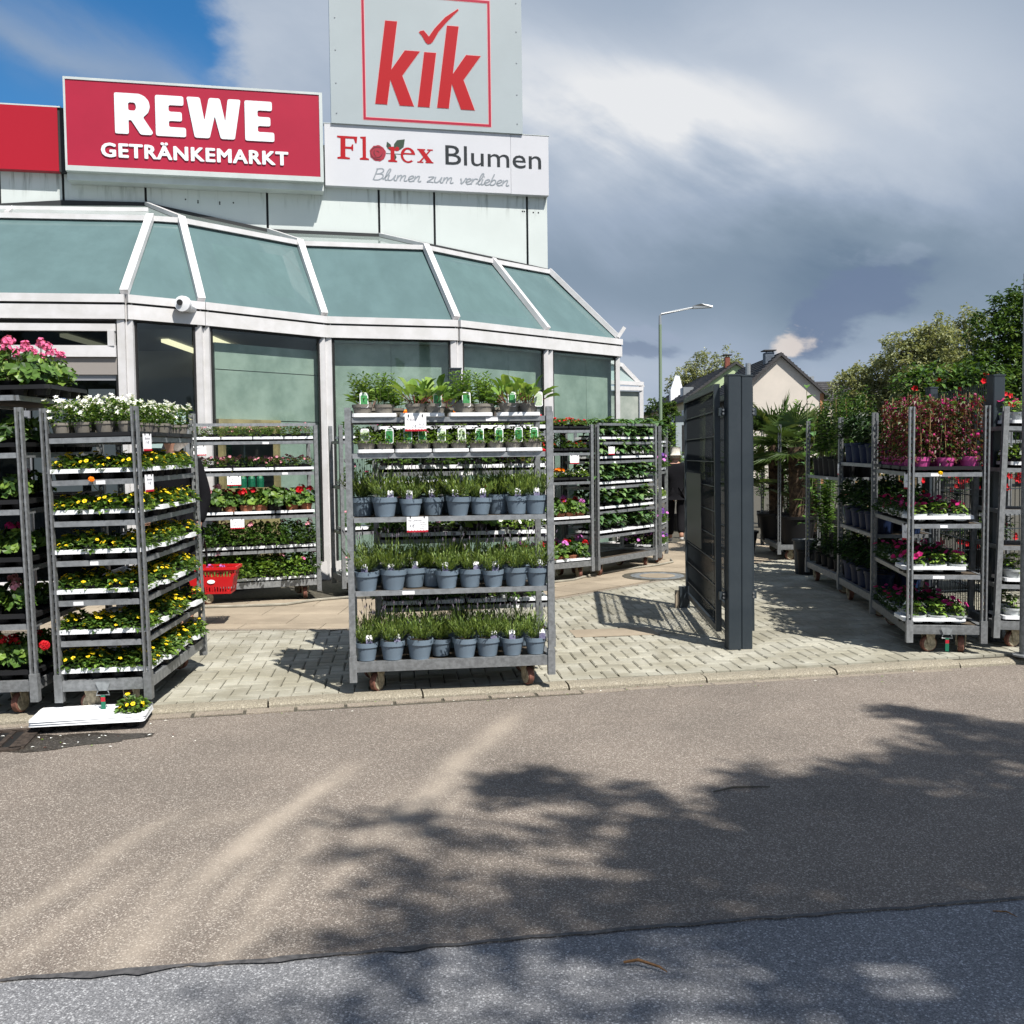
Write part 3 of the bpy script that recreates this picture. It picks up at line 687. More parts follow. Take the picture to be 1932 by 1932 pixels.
def fbar(p, q, w, h, mname='whiteframe', name='frame_bar', par=None):
    m_ = MB(); m_.bar(p, q, w, h); return ob(name, m_.mesh(name, [mname]), par or gf, gi if par is None else None)
G0 = .05
for i in range(len(E) - 1):
    a, b = Vector((*E[i], 0)), Vector((*E[i + 1], 0)); d = (b - a).normalized(); nrm = Vector((d.y, -d.x, 0))
    pa, pb = Vector((*P[i], PZ)), Vector((*P[i + 1], PZ)); ea, eb = a + Vector((0, 0, EZ)), b + Vector((0, 0, EZ))
    up = Vector((0, 0, 1))
    # eaves beam of stacked profiles, with dark gaskets between
    fbar(a + up * 3.30 + nrm * .03, b + up * 3.30 + nrm * .03, .10, .085, name='eaves_beam')
    fbar(a + up * 3.245 + nrm * .012, b + up * 3.245 + nrm * .012, .07, .02, 'rubber', name='gasket')
    fbar(a + up * 3.16 + nrm * .02, b + up * 3.16 + nrm * .02, .09, .15, name='eaves_beam')
    fbar(a + up * 3.075 + nrm * .004, b + up * 3.075 + nrm * .004, .05, .02, 'rubber', name='gasket')
    fbar(a + up * .20, b + up * .20, .07, .22, name='base_rail')
    # purlin at the head of the sloping glass
    sn = (eb - ea).cross(pa - ea).normalized()
    if sn.z < 0: sn = -sn
    fbar(pa + sn * .03, pb + sn * .03, .07, .06, name='purlin')
    # panes
    if i > 0: pane([a + up * .3, b + up * .3, b + up * 3.08, a + up * 3.08], .012, 'glass', 'pane')
    pane([ea + sn * .0, eb + sn * .0, pb, pa], .012, 'roofglass', 'roof_pane')
    # mullions at both ends, rafters above
    ends = [(b, eb, pb, -1)] + ([(a, ea, pa, 1)])
    for q, eq, pq, sg in ends:
        if i == 0 and sg == 1: continue
        o_ = d * sg * .045
        fbar(q + o_ + up * .05, q + o_ + up * 3.26, .075, .085, name='mullion', mname='whiteframe')
        fbar(q + d * sg * .10 + nrm * .004 + up * .3, q + d * sg * .10 + nrm * .004 + up * 3.08, .02, .05, 'rubber', name='gasket')
for i in range(1, len(E)):
    ea, pa = Vector((*E[i], EZ)), Vector((*P[i], PZ)); u = Vector((0, 0, 1))
    fbar(ea + Vector((0, -.03, .02)), pa + Vector((0, -.03, .05)), .085, .07, name='rafter')
# shallow upper glazing to the wall
def wp(u, v): return W0 + D * u + Vector((0, 0, v))
PP = [Vector((*p, PZ + .03)) for p in P]
for quad in ([PP[0], PP[1], wp(-5.87, 5.22), wp(-12, 5.0)], [PP[1], PP[2], wp(-5.87, 5.22)], [PP[2], PP[3], wp(-4.195, 4.91), wp(-5.87, 5.22)], [PP[3], PP[4], wp(-2.58, 4.9), wp(-4.195, 4.91)],
             [PP[4], PP[5], wp(-1.2, 4.66), wp(-2.58, 4.9)], [PP[5], PP[6], wp(0, 4.46), wp(-1.2, 4.66)]):
    pane(quad, .01, 'topglass', 'upper_pane')
for a, b in ((PP[2], wp(-5.87, 5.22)), (PP[3], wp(-4.195, 4.91)), (PP[4], wp(-2.58, 4.9)), (PP[1] + Vector((-1.6, -.2, .0)), wp(-7.6, 5.1))):
    fbar(a + Vector((0, 0, .03)), b + Vector((0, 0, .03)), .05, .05, name='rafter')
a = PP[0].lerp(wp(-12, 5.0), .5); b = PP[1].lerp(wp(-5.87, 5.22), .5)
fbar(a + Vector((0, 0, .02)), b + Vector((0, 0, .02)), .05, .05, name='purlin')
# loose bracket at the right corner
fbar(Vector((1.62, 15.2, 3.37)), Vector((1.72, 15.22, 3.52)), .05, .05, name='bracket')
# security camera
t_ = thing('security_camera', 'white dome security camera below the eaves of the shop front', 'camera', T(-3.55, 11.08, 3.28))
mb = MB(); mb.lathe([(.0, -.01), (.085, 0), (.09, .05), (.07, .10), (0, .12)], 16, axis='y', c=(0, -.06, 0)); ob('dome', smooth_by_angle(mb.mesh('dome', ['wht'])), t_)
mb = MB(); mb.lathe([(.0, 0), (.032, .0), (.032, .02), (0, .03)], 12, axis='y', c=(-.02, -.085, .01)); ob('lens', mb.mesh('lens', ['rubber']), t_)
mb = MB(); mb.lathe([(.055, 0), (.055, .18)], 12, axis='y', c=(.03, .0, -.02)); ob('bracket', mb.mesh('bracket', ['wht']), t_)
# back boards standing behind the glass of the right-hand bays
for i in (3, 4, 5):
    a, b = Vector((*E[i], 0)), Vector((*E[i + 1], 0)); d = (b - a).normalized(); nn = Vector((-d.y, d.x, 0)) * .16
    for k, (f0, f1) in enumerate(((.02, .5), (.503, .985)) if i == 3 else ((.0, .62), (.623, .99))):
        p, q = a.lerp(b, f0) + nn, a.lerp(b, f1) + nn
        m_ = MB(); m_.bar(p + Vector((0, 0, 1.6)), q + Vector((0, 0, 1.6)), .03, 2.9); ob('back_board', m_.mesh('back_board', ['oldboard']), gf, gi)
    m_ = MB(); m_.bar(a + nn * .5 + Vector((0, 0, 3.06)), b + nn * .5 + Vector((0, 0, 3.06)), .12, .04); ob('pelmet', m_.mesh('pelmet', ['oldboard']), gf, gi)
a, b = Vector((*E[2], 0)), Vector((*E[3], 0)); d = (b - a).normalized(); nn = Vector((-d.y, d.x, 0)) * .12
p, q = a.lerp(b, .12) + nn, a.lerp(b, .98) + nn
for z0, z1 in ((2.05, 2.62), (2.63, 2.93)): m_ = MB(); m_.bar(p + Vector((0, 0, (z0 + z1) / 2)), q + Vector((0, 0, (z0 + z1) / 2)), .02, z1 - z0); ob('back_board', m_.mesh('back_board', ['oldboard']), gf, gi)
m_ = MB(); m_.bar(a.lerp(b, .62) + nn + Vector((0, 0, 1.2)), q + Vector((0, 0, 1.2)), .02, 1.68); ob('back_board', m_.mesh('back_board', ['oldboard']), gf, gi)
m_ = MB(); m_.bar(p + Vector((0, 0, .75)), a.lerp(b, .617) + nn + Vector((0, 0, .75)), .02, .9); ob('back_board', m_.mesh('back_board', ['rawwood']), gf, gi)
for (f0, z0), (f1, z1) in (((.12, 2.0), (.62, 2.0)), ((.12, 1.2), (.62, 1.2)), ((.15, 1.25), (.15, 1.96)), ((.59, 1.25), (.59, 1.96))):
    m_ = MB(); m_.bar(a.lerp(b, f0) + nn * .7 + Vector((0, 0, z0)), a.lerp(b, f1) + nn * .7 + Vector((0, 0, z1)), .06, .11); ob('hatch_frame', m_.mesh('hatch_frame', ['rawwood']), gf, gi)
M['greenbox'] = mat('green_box', (.01, .16, .09), .5); M['yelbox'] = mat('yellow_cap', (.6, .45, .03), .5)
for k in range(5):
    m_ = MB(); c_ = a.lerp(b, .22 + .07 * k) + nn * 1.9; m_.lathe([(.045, 1.24), (.045, 1.36), (.03, 1.39)], 8, c=(c_.x, c_.y, 0)); m_.lathe([(.03, 1.39), (.028, 1.45), (.01, 1.47)], 8, 1, c=(c_.x, c_.y, 0))
    tag(ob('spray_bottle', m_.mesh('spray_bottle', ['greenbox', 'yelbox'])), ('first', 'second', 'third', 'fourth', 'fifth')[k] + ' green bottle from left in the wooden hatch behind glass', 'bottle', 'bottles in the wooden hatch')
# entrance bay: transom light and sliding door leaves
a, b = Vector((*E[0], 0)), Vector((*E[1], 0)); d = (b - a).normalized(); nrm = Vector((d.y, -d.x, 0)); up = Vector((0, 0, 1))
L_ = (b - a).length
def along(s, z, o=0.): return a + d * (L_ - s) + up * z + nrm * o
tr = ob('transom_window', None, gf, gi)
def tbar(p, q, w, h, name, m='whiteframe'):
    m_ = MB(); m_.bar(p, q, w, h); return ob(name, m_.mesh(name, [m]), tr)
tbar(along(.10, 2.995, .03), along(4, 2.995, .03), .07, .075, 'transom_frame'); tbar(along(.10, 2.745, .03), along(4, 2.745, .03), .07, .12, 'transom_frame')
tbar(along(.14, 2.80, .028), along(.14, 2.96, .028), .068, .09, 'transom_frame')
M['darkglass'] = glass_mat('dark_glass', (.32, .35, .36), .9)
M['beige'] = mat('door_header', (.30, .275, .255), .6); M['greyframe'] = mat('grey_door_frame', (.33, .34, .36), .45, .3)
m_ = MB(); m_.bar(along(.18, 2.885, .0), along(4, 2.885, .0), .012, .17); ob('pane', m_.mesh('pane', ['darkglass']), tr)
m_ = MB(); m_.bar(along(.10, 2.59, -.03), along(4, 2.59, -.03), .12, .18); ob('door_header', m_.mesh('door_header', ['beige']), gf, gi)
for k, (s0, s1) in enumerate(((.10, 1.0), (1.06, 2.0), (2.06, 3.0))):
    m_ = MB(); m_.bar(along(s0, 1.28, -.02), along(s1, 1.28, -.02), .012, 2.4)
    dr = ob('door', m_.mesh('door', ['darkglass']), gf, gi)
    m_ = MB(); m_.bar(along(s1 + .03, .1, -.02), along(s1 + .03, 2.5, -.02), .06, .05); m_.bar(along(s0, 2.47, -.02), along(s1, 2.47, -.02), .05, .06); m_.bar(along(s0, .12, -.02), along(s1, .12, -.02), .05, .1)
    ob('door_frame', m_.mesh('door_frame', ['greyframe']), dr)
# posters stuck inside the door
M['postblue'] = mat('poster_blue', (.05, .13, .36), .6); M['postwhite'] = mat('poster_white', (.62, .65, .68), .6)
wd = Matrix(((d.x, 0, nrm.x, 0), (d.y, 0, nrm.y, 0), (0, 1, 0, 0), (0, 0, 0, 1)))
def poster(s, z, w, h, label, lines, band):
    o = along(s + w, z, -.016)
    t = thing('door_poster', label, 'poster', Matrix.Translation(o) @ wd)
    m_ = MB(); m_.box(0, w, 0, h, -.003, .001); ob('sheet', m_.mesh('sheet', ['postwhite']), t)
    if band:
        m_ = MB(); m_.box(.02, w - .02, h - .21, h - .06, .001, .002); ob('band', m_.mesh('band', ['postblue']), t)
    for (txt, x, y, ww, hh, mm) in lines: ob('lettering', text(txt, ww, hh, mm, .0035), t, T(x, y, 0))
poster(.50, 1.05, .48, 1.30, 'white poster with blue band reading unser service inside door', [('UNSER SERVICE', .12, 1.13, .30, .07, 'postwhite')], True)
poster(.14, 1.05, .27, 1.30, 'narrow white poster with red capitals inside the shop door', [('POSTEN', .05, 1.13, .2, .05, 'ink'), ('WASSER', .03, .93, .22, .13, 'red')], False)
# shop interior seen through the entrance: ceiling, lamps, dark roller blinds
M['ceil'] = mat('ceiling_tile', (.22, .23, .24), .8); M['lampw'] = mat('lamp_tube', (.85, .75, .5), .5, em=1.1)
m_ = MB(); m_.add([(-9, 10.8, 3.06), (-3.6, 11.45, 3.06), (-2.4, 12.75, 3.06), (-3.5, 16.5, 3.06), (-9, 16.5, 3.06)], [(0, 1, 2, 3, 4)])
ob('ceiling', m_.mesh('ceiling', ['ceil']), shop, inv)
for (x, y, x2, y2) in ((-4.15, 12.2, -4.15, 14.2), (-5.1, 11.6, -5.1, 13.2), (-3.55, 12.0, -3.55, 13.0), (-6.4, 12, -6.4, 14)):
    m_ = MB(); m_.bar((x, y, 3.03), (x2, y2, 3.03), .09, .04); ob('ceiling_light', m_.mesh('ceiling_light', ['lampw']), shop, inv)
m_ = MB(); m_.box(-9, -3.9, 13.4, 13.44, 1.55, 3.05); ob('roller_blind', m_.mesh('roller_blind', ['inner']), shop, inv)
m_ = MB(); m_.box(-4.6, -3.75, 12.4, 12.43, 1.5, 2.6); ob('roller_blind', m_.mesh('roller_blind', ['inner']), shop, inv)
m_ = MB(); m_.add([(-9, 10.9, .09), (-3.6, 11.5, .09), (.2, 14.6, .09), (1.4, 15.4, .09), (.6, 15.9, .09), (-9, 15.9, .09)], [(0, 1, 2, 3, 4, 5)])
ob('shop_floor', m_.mesh('shop_floor', ['ceil']), shop, inv)

t_ = thing('display_shelf', 'shelf unit with coloured goods inside the dark corner bay', 'shelf', T(-4.05, 12.05, .09) @ RZ(20)); r = random.Random(5)
mb = MB()
for z in (0, .45, .9, 1.35, 1.8): mb.box(0, .85, 0, .3, z, z + .025)
for x in (0, .83): mb.box(x, x + .02, 0, .3, 0, 2.0)
ob('rack', mb.mesh('rack', ['greyframe']), t_)
for k, mm in enumerate(('postblue', 'postwhite', 'greenbox', 'yelbox', 'rosed', 'lampw2')):
    M.setdefault('rosed', mat('goods_plum', (.16, .03, .09), .6)); M.setdefault('lampw2', mat('goods_cream', (.5, .45, .35), .6)); mb = MB()
    for z in (.025, .475, .925, 1.375, 1.825):
        for q in range(2): x = r.uniform(.05, .72); mb.box(x, x + r.uniform(.06, .11), .02, .2, z, z + r.uniform(.12, .32))
    ob('goods', mb.mesh('goods', [mm]), t_, kind='stuff')
t_ = thing('paper_notice', 'pale paper notice leaning inside the dark corner bay', 'notice', T(-3.95, 11.02, 1.72) @ RZ(39))
mb = MB(); mb.box(.0, .42, .02, .024, 0, .40); ob('sheet', mb.mesh('sheet', ['postwhite']), t_)
# small far bay of the same shop front
fb = thing('glass_annex', 'small far glass annex with white frame beyond the shop corner', 'shop front', T(2.3, 20, .2)); fi = fb.matrix_world.inverted()
def fbx(name, m_, mats): return ob(name, m_.mesh(name, mats), fb, fi)
m_ = MB()
for p, q in (((1.6, 19.6, 2.95), (2.62, 20.1, 2.95)), ((2.60, 20.1, .2), (2.60, 20.1, 2.95)), ((1.6, 19.6, 3.55), (2.22, 20.1, 3.42)), ((2.22, 20.1, 3.42), (2.64, 20.12, 2.98)), ((1.9, 19.75, .3), (1.9, 19.75, 2.95)), ((1.6, 19.6, 3.07), (2.63, 20.12, 3.05))):
    m_.bar(p, q, .075, .075)
fbx('frame', m_, ['whiteframe'])
m_ = MB(); m_.bar((1.6, 19.65, 1.55), (2.55, 20.12, 1.55), .02, 2.7); fbx('pane', m_, ['oldboard'])
m_ = MB(); m_.add([(1.6, 19.63, 3.1), (2.58, 20.13, 3.08), (2.2, 20.15, 3.4), (1.6, 19.65, 3.53)], [(0, 1, 2, 3)]); fbx('roof_pane', m_, ['topglass'])
m_ = MB(); m_.box(1.3, 2.5, 20.2, 20.3, .2, 2.9); fbx('back_board', m_, ['oldboard'])

# ------------------------------------------------------------------ signs
M['signred'] = mat('sign_red', (.39, .014, .042), .4, spec=.3, var=.05, vscale=1.2)
M['signred2'] = mat('sign_red_bright', (.39, .006, .02), .4, spec=.3)
M['kikred'] = mat('letter_red', (.40, .006, .011), .5, spec=.2)
M['signwhite'] = mat('sign_white', (.60, .605, .635), .35, spec=.5, var=.02, vscale=2)
M['signgrey'] = mat('sign_grey', (.365, .415, .432), .4, spec=.5, var=.03, vscale=1)
M['lettw'] = mat('letter_white', (.60, .65, .665), .35); M['lettk'] = mat('letter_black', (.014, .018, .02), .4); M['lettg'] = mat('letter_grey', (.27, .30, .33), .5)
M['alufr'] = mat('sign_frame', (.56, .60, .585), .4, .1, var=.06, vscale=3)
M['edge_pink'] = mat('sticker_edge', (.72, .35, .35), .5)
def sign(name, label, off): return thing(name, label, 'sign', wall_mw(off))
def sp_(t, name, fn, mats, z=0): m_ = MB(); fn(m_); return ob(name, m_.mesh(name, mats), t, T(0, 0, z))
def rounded(pts, r, n=4):
    out = []; k = len(pts)
    for i in range(k):
        p = Vector(pts[i]).to_2d() if len(pts[i]) > 2 else Vector(pts[i]); a = Vector(pts[i - 1]); b = Vector(pts[(i + 1) % k])
        da, db = (a - p), (b - p); ra = min(r, da.length * .45, db.length * .45)
        p0, p1 = p + da.normalized() * ra, p + db.normalized() * ra
        for j in range(n + 1):
            t = j / n; q = p0 * (1 - t) ** 2 + p * 2 * t * (1 - t) + p1 * t * t; out.append((q.x, q.y))
    return out
# red drinks market sign
s = sign('shop_sign', 'red framed sign reading REWE GETRÄNKEMARKT in white letters', .35)
sp_(s, 'panel', lambda m: m.box(-6.825, -3.435, 5.64, 6.795, -.30, -.01), ['signred'])
def fr(m):
    u0, u1, v0, v1 = -6.852, -3.39, 5.60, 6.828
    m.box(u0, u1, v0 - .03, 5.64, -.34, .0); m.box(u0, u1, 6.795, v1, -.34, .0); m.box(u0, -6.825, 5.64, 6.795, -.34, .0); m.box(-3.435, u1, 5.64, 6.795, -.34, .0)
    m.box(u0, u1, v0 - .13, v0 - .03, -.34, -.10)
sp_(s, 'frame', fr, ['alufr'])
RE = [(-6.198, 6.10), (-6.02, 6.10), (-6.02, 6.29), (-5.985, 6.29), (-5.865, 6.10), (-5.725, 6.10), (-5.70, 6.135), (-5.83, 6.335), (-5.76, 6.40), (-5.735, 6.48), (-5.75, 6.56), (-5.80, 6.62), (-5.875, 6.652), (-6.198, 6.652)]
RH = rounded([(-6.02, 6.42), (-5.93, 6.42), (-5.915, 6.47), (-5.93, 6.53), (-6.02, 6.53)], .03)
def EE(u): return rounded([(u, 6.097), (u + .40, 6.097), (u + .40, 6.225), (u + .175, 6.225), (u + .175, 6.31), (u + .35, 6.31), (u + .35, 6.435), (u + .175, 6.435), (u + .175, 6.525), (u + .375, 6.525), (u + .375, 6.653), (u, 6.653)], .03)
WW = rounded([(-5.25, 6.655), (-5.07, 6.655), (-5.015, 6.34), (-4.95, 6.655), (-4.80, 6.655), (-4.735, 6.34), (-4.695, 6.655), (-4.52, 6.655), (-4.61, 6.10), (-4.80, 6.10), (-4.875, 6.41), (-4.95, 6.10), (-5.15, 6.10)], .03)
for pts, holes in ((rounded(RE, .025), [RH]), (EE(-5.665), []), (WW, []), (EE(-4.468), [])):
    sp_(s, 'letter', lambda m, a=pts, h=holes: m.poly(a, h, .012), ['lettw'], -.008)
ob('lettering', text('GETRÄNKEMARKT', 2.51, .245, 'lettw', .012, spacing=1.10, bold=.011), s, T(-6.39, 5.768, -.008))
# red sign at the left edge
s = sign('shop_sign', 'plain bright red sign panel cut by the left edge', .15)
sp_(s, 'panel', lambda m: m.box(-11.5, -6.975, 5.605, 6.47, -.13, 0), ['signred2']); sp_(s, 'edge', lambda m: m.box(-6.975, -6.885, 5.605, 6.475, -.14, -.02), ['dark_gap'])
sp_(s, 'top_rail', lambda m: m.box(-11.5, -6.93, 6.471, 6.49, -.13, 0), ['alufr'])
# tall grey sign with the red letters
s = sign('shop_sign', 'tall grey roof sign with red letters kik and tick in a red square', .15)
sp_(s, 'panel', lambda m: m.box(-3.26, -.407, 6.478, 9.15, -.14, 0), ['signgrey'])
def frm(m, o, w, z0, z1):
    u0, u1, v0, v1 = -2.793 + o, -.893 - o, 6.553 + o, 8.40 - o
    m.box(u0, u1, v0, v0 + w, z0, z1); m.box(u0, u1, v1 - w, v1, z0, z1); m.box(u0, u0 + w, v0 + w, v1 - w, z0, z1); m.box(u1 - w, u1, v0 + w, v1 - w, z0, z1)
sp_(s, 'border', lambda m: frm(m, 0, .034, 0, .004), ['signred']); sp_(s, 'border_edge', lambda m: frm(m, -.008, .05, 0, .002), ['edge_pink'])
K1 = [(-2.452, 7.993), (-2.278, 7.993), (-2.375, 7.295), (-2.172, 7.586), (-1.951, 7.586), (-2.216, 7.219), (-2.052, 6.786), (-2.259, 6.786), (-2.392, 7.152), (-2.444, 6.789), (-2.618, 6.789)]
K2 = [(x + .912, y - .002) for x, y in K1]
IL = [(-1.885, 7.582), (-1.709, 7.582), (-1.819, 6.786), (-1.994, 6.786)]
TI = [(-1.957, 7.861), (-1.942, 7.882), (-1.888, 7.895), (-1.812, 7.811), (-1.727, 7.933), (-1.567, 8.108), (-1.37, 8.248), (-1.366, 8.226), (-1.547, 8.039), (-1.665, 7.897), (-1.751, 7.749), (-1.782, 7.716), (-1.828, 7.70), (-1.861, 7.724), (-1.91, 7.808)]
for nm, pts in (('letter', K1), ('letter', IL), ('letter', K2), ('tick', TI)):
    l = sp_(s, nm, lambda m, a=pts: m.poly(a, (), .006), ['kikred'])
    cx = sum(p[0] for p in pts) / len(pts); cy = sum(p[1] for p in pts) / len(pts)
    def halo(m, a=pts):
        # thin paler outline round the letter
        k = len(a); o = []
        for i in range(k):
            p, q, r_ = Vector(a[i - 1]), Vector(a[i]), Vector(a[(i + 1) % k])
            e1, e2 = (q - p).normalized(), (r_ - q).normalized(); n1_, n2_ = Vector((-e1.y, e1.x)), Vector((-e2.y, e2.x))
            w_ = (n1_ + n2_); w_ = w_ / max(.35, w_.length_squared) * 2 * .5; o.append(q + w_ * .011)
        m.poly([(x.x, x.y) for x in o], (), .003)
    h_ = MB(); halo(h_); ob('outline', h_.mesh('outline', ['edge_pink']), l)
def rv(m):
    for u in (-3.18, -.49):
        for v in (6.62, 7.05, 7.52, 7.98, 8.4, 8.8): m.lathe([(.012, 0), (.008, .006)], 6, c=(u, v, 0))
sp_(s, 'rivets', rv, ['steelbolt'])['kind'] = 'stuff'
# white florist sign
s = sign('shop_sign', 'white sign reading Florex Blumen with a rose and a slogan', .12)
sp_(s, 'panel', lambda m: (m.box(-3.36, -.592, 5.588, 6.474, -.12, 0), m.box(-.588, 0, 5.585, 6.47, -.12, -.001)), ['signwhite'])
sp_(s, 'top_trim', lambda m: m.box(-3.37, 0.01, 6.475, 6.485, -.13, .004), ['alufr'])
FF = [(-3.179, 6.309), (-2.886, 6.309), (-2.898, 6.214), (-2.918, 6.214), (-2.937, 6.276), (-3.059, 6.276), (-3.061, 6.158), (-2.98, 6.159), (-2.965, 6.194), (-2.947, 6.195), (-2.949, 6.104), (-2.967, 6.103), (-2.981, 6.128), (-3.062, 6.128), (-3.064, 6.011), (-3.0, 6.0), (-3.0, 5.978), (-3.18, 5.978), (-3.18, 6.001), (-3.135, 6.011), (-3.13, 6.276), (-3.18, 6.287)]
LL = [(-2.845, 6.311), (-2.762, 6.318), (-2.765, 6.012), (-2.723, 6.0), (-2.723, 5.98), (-2.856, 5.98), (-2.855, 6.001), (-2.814, 6.014), (-2.812, 6.283), (-2.845, 6.293)]
RR = [(-2.434, 6.182), (-2.352, 6.196), (-2.350, 6.162), (-2.314, 6.196), (-2.279, 6.186), (-2.28, 6.139), (-2.315, 6.131), (-2.346, 6.141), (-2.350, 6.002), (-2.307, 5.989), (-2.308, 5.970), (-2.442, 5.970), (-2.441, 5.992), (-2.406, 6.004), (-2.403, 6.151), (-2.434, 6.161)]
cx, cy = -2.148, 6.080
def el(rx, ry, a0, a1, n=14): return [(cx + rx * math.cos(R(a0 + (a1 - a0) * i / n)), cy + ry * math.sin(R(a0 + (a1 - a0) * i / n))) for i in range(n + 1)]
eo = el(.108, .113, 5, 320, 20) + [(cx + .07, cy - .085)] + el(.072, .088, 310, 185, 8) + [(cx - .07, cy + .01), (cx + .108, cy + .01)]
eh = [(cx - .062, cy + .032)] + el(.060, .085, 155, 30, 8) + [(cx + .055, cy + .032)]
for pts, hl in ((FF, []), (LL, []), (RR, []), (eo, [eh[::-1]])): sp_(s, 'letter', lambda m, a=pts, h=hl: m.poly(a, h, .004), ['kikred'])
sp_(s, 'letter', lambda m: (m.poly([(-1.995, 6.165), (-1.915, 6.165), (-1.785, 5.995), (-1.868, 5.995)], (), .004), m.poly([(-1.832, 6.165), (-1.805, 6.165), (-1.955, 5.995), (-1.985, 5.995)], (), .0045),
    m.box(-2.008, -1.89, 6.164, 6.182, 0, .004), m.box(-1.86, -1.776, 6.164, 6.182, 0, .004), m.box(-2.01, -1.92, 5.98, 5.997, 0, .004), m.box(-1.888, -1.77, 5.98, 5.997, 0, .004)), ['kikred'])
M['rose'] = mat('rose_print', (.33, .012, .03), .5); M['rosed'] = mat('rose_print_dark', (.10, .006, .014), .5); M['leafp'] = mat('leaf_print', (.02, .045, .022), .5)
def rose(m):
    m.poly([(-2.592 + (.118 + .006 * math.sin(i * 1.9)) * math.cos(i * .2618), 6.086 + (.116 + .006 * math.cos(i * 2.3)) * math.sin(i * .2618)) for i in range(24)], (), .004)
sp_(s, 'rose_print', rose, ['rose'])
def swirl(m):
    for k, (r0, a0) in enumerate(((.03, 0), (.055, 2.2), (.075, 4.1), (.092, .8), (.1, 3.0))):
        o_ = [(-2.60 + r0 * math.cos(a0 + i * .25), 6.09 + r0 * math.sin(a0 + i * .25)) for i in range(10)]
        i_ = [(-2.60 + (r0 - .011 * math.sin(math.pi * i / 9) - .003) * math.cos(a0 + i * .25), 6.09 + (r0 - .011 * math.sin(math.pi * i / 9) - .003) * math.sin(a0 + i * .25)) for i in range(10)]
        m.poly(o_ + i_[::-1], (), .006)
sp_(s, 'rose_shading', swirl, ['rosed'])
def lf(m, p, q, w):
    p, q = Vector(p), Vector(q); d_ = (q - p); n_ = Vector((-d_.y, d_.x)).normalized() * w
    m.poly([tuple(p), tuple(p + d_ * .3 + n_ * .85), tuple(p + d_ * .6 + n_), tuple(q), tuple(p + d_ * .6 - n_), tuple(p + d_ * .3 - n_ * .85)], (), .003)
sp_(s, 'leaf_print', lambda m: (lf(m, (-2.40, 6.13), (-2.455, 6.262), .035), lf(m, (-2.36, 6.14), (-2.19, 6.31), .068), lf(m, (-2.38, 6.10), (-2.345, 5.985), .045), m.box(-2.47, -2.2, 6.085, 6.093, 0, .003)), ['leafp'])
ob('lettering', text('Blumen', 1.47, .285, 'lettk', .004), s, T(-1.588, 5.972, 0))
ob('lettering', script_text('Blumen zum verlieben', 2.05, .165, 'lettg', .004, pen=.0075), s, T(-2.665, 5.70, 0))

# ------------------------------------------------------------------ plant meshes
def rnd_dir(r, zmin=-.1):
    while True:
        v = Vector((r.uniform(-1, 1), r.uniform(-1, 1), r.uniform(zmin, 1)))
        if .05 < v.length < 1: return v.normalized()
def pot_mesh(rt, rb, h, m, rim=.012, z0=0., n=16):
    mb = MB(); mb.lathe([(rb, z0), (rt * .97, z0 + h - rim * 1.6), (rt * 1.05, z0 + h - rim * 1.5), (rt * 1.06, z0 + h), (rt * .96, z0 + h), (rt * .94, z0 + h - .012)], n, cap=False)
    mb.add([(rb * math.cos(i * 2 * math.pi / n), rb * math.sin(i * 2 * math.pi / n), z0) for i in range(n)], [tuple(range(n))[::-1]])
    z = z0 + h - .012; mb.add([(rt * .95 * math.cos(i * 2 * math.pi / n), rt * .95 * math.sin(i * 2 * math.pi / n), z) for i in range(n)], [tuple(range(n))], 1)
    return smooth_by_angle(mb.mesh('pot', [m, 'soil']), 40)
def mound(r, n, rx, rz, L, W, z0, mats=3, up=.5, droop=.25, seg=1, base=.45):
    mb = MB()
    for i in range(n):
        d = rnd_dir(r, -.15); k = r.uniform(base, 1) ** .6
        p = Vector((d.x * rx * k, d.y * rx * k, z0 + max(.0, d.z) * rz * k))
        t = r.random(); m = 0 if t < .5 else (1 if t < .75 else 2)
        a = r.uniform(0, 6.283); dd = Vector((d.x + .6 * math.cos(a), d.y + .6 * math.sin(a), r.uniform(-.25, up) + .1))
        s = r.uniform(.7, 1.25); mb.blade(p, dd, L * s, W * s, m, droop=droop, fold=r.uniform(.08, .35), seg=seg)
    return mb
def build_lavender(seed):
    r = random.Random(seed); mb = MB()
    for i in range(66):
        a = r.uniform(0, 6.283); lean = r.uniform(.05, 1.05) ** .8
        d = Vector((math.cos(a) * lean, math.sin(a) * lean, 1)).normalized(); L = r.uniform(.09, .175)
        p0 = Vector((math.cos(a) * .05 * r.random(), math.sin(a) * .05 * r.random(), .105))
        for k in range(9):
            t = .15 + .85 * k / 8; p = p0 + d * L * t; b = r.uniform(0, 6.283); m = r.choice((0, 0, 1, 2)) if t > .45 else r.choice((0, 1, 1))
            dd = (d * 1.0 + Vector((math.cos(b), math.sin(b), .1)) * .55); mb.blade(p, dd, r.uniform(.026, .046), .0082, m, fold=.1)
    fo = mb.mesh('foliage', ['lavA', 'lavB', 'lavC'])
    mb = MB()
    for i in range(r.choice((6, 9, 13))):
        a = r.uniform(0, 6.283); lean = r.uniform(0, .45); d = Vector((math.cos(a) * lean, math.sin(a) * lean, 1)).normalized(); L = r.uniform(.19, .27)
        p = Vector((math.cos(a) * .03, math.sin(a) * .03, .11)); q = p + d * L
        mb.tube([p, q], .0011, 3, 0, caps=False); mb.tube([q - d * .004, q + d * .008, q + d * .022], [.002, .0042, .0015], 4, 1)
    return [('pot', None), ('foliage', fo), ('flower_stalks', mb.mesh('flower_stalks', ['lavA', 'bud']))]
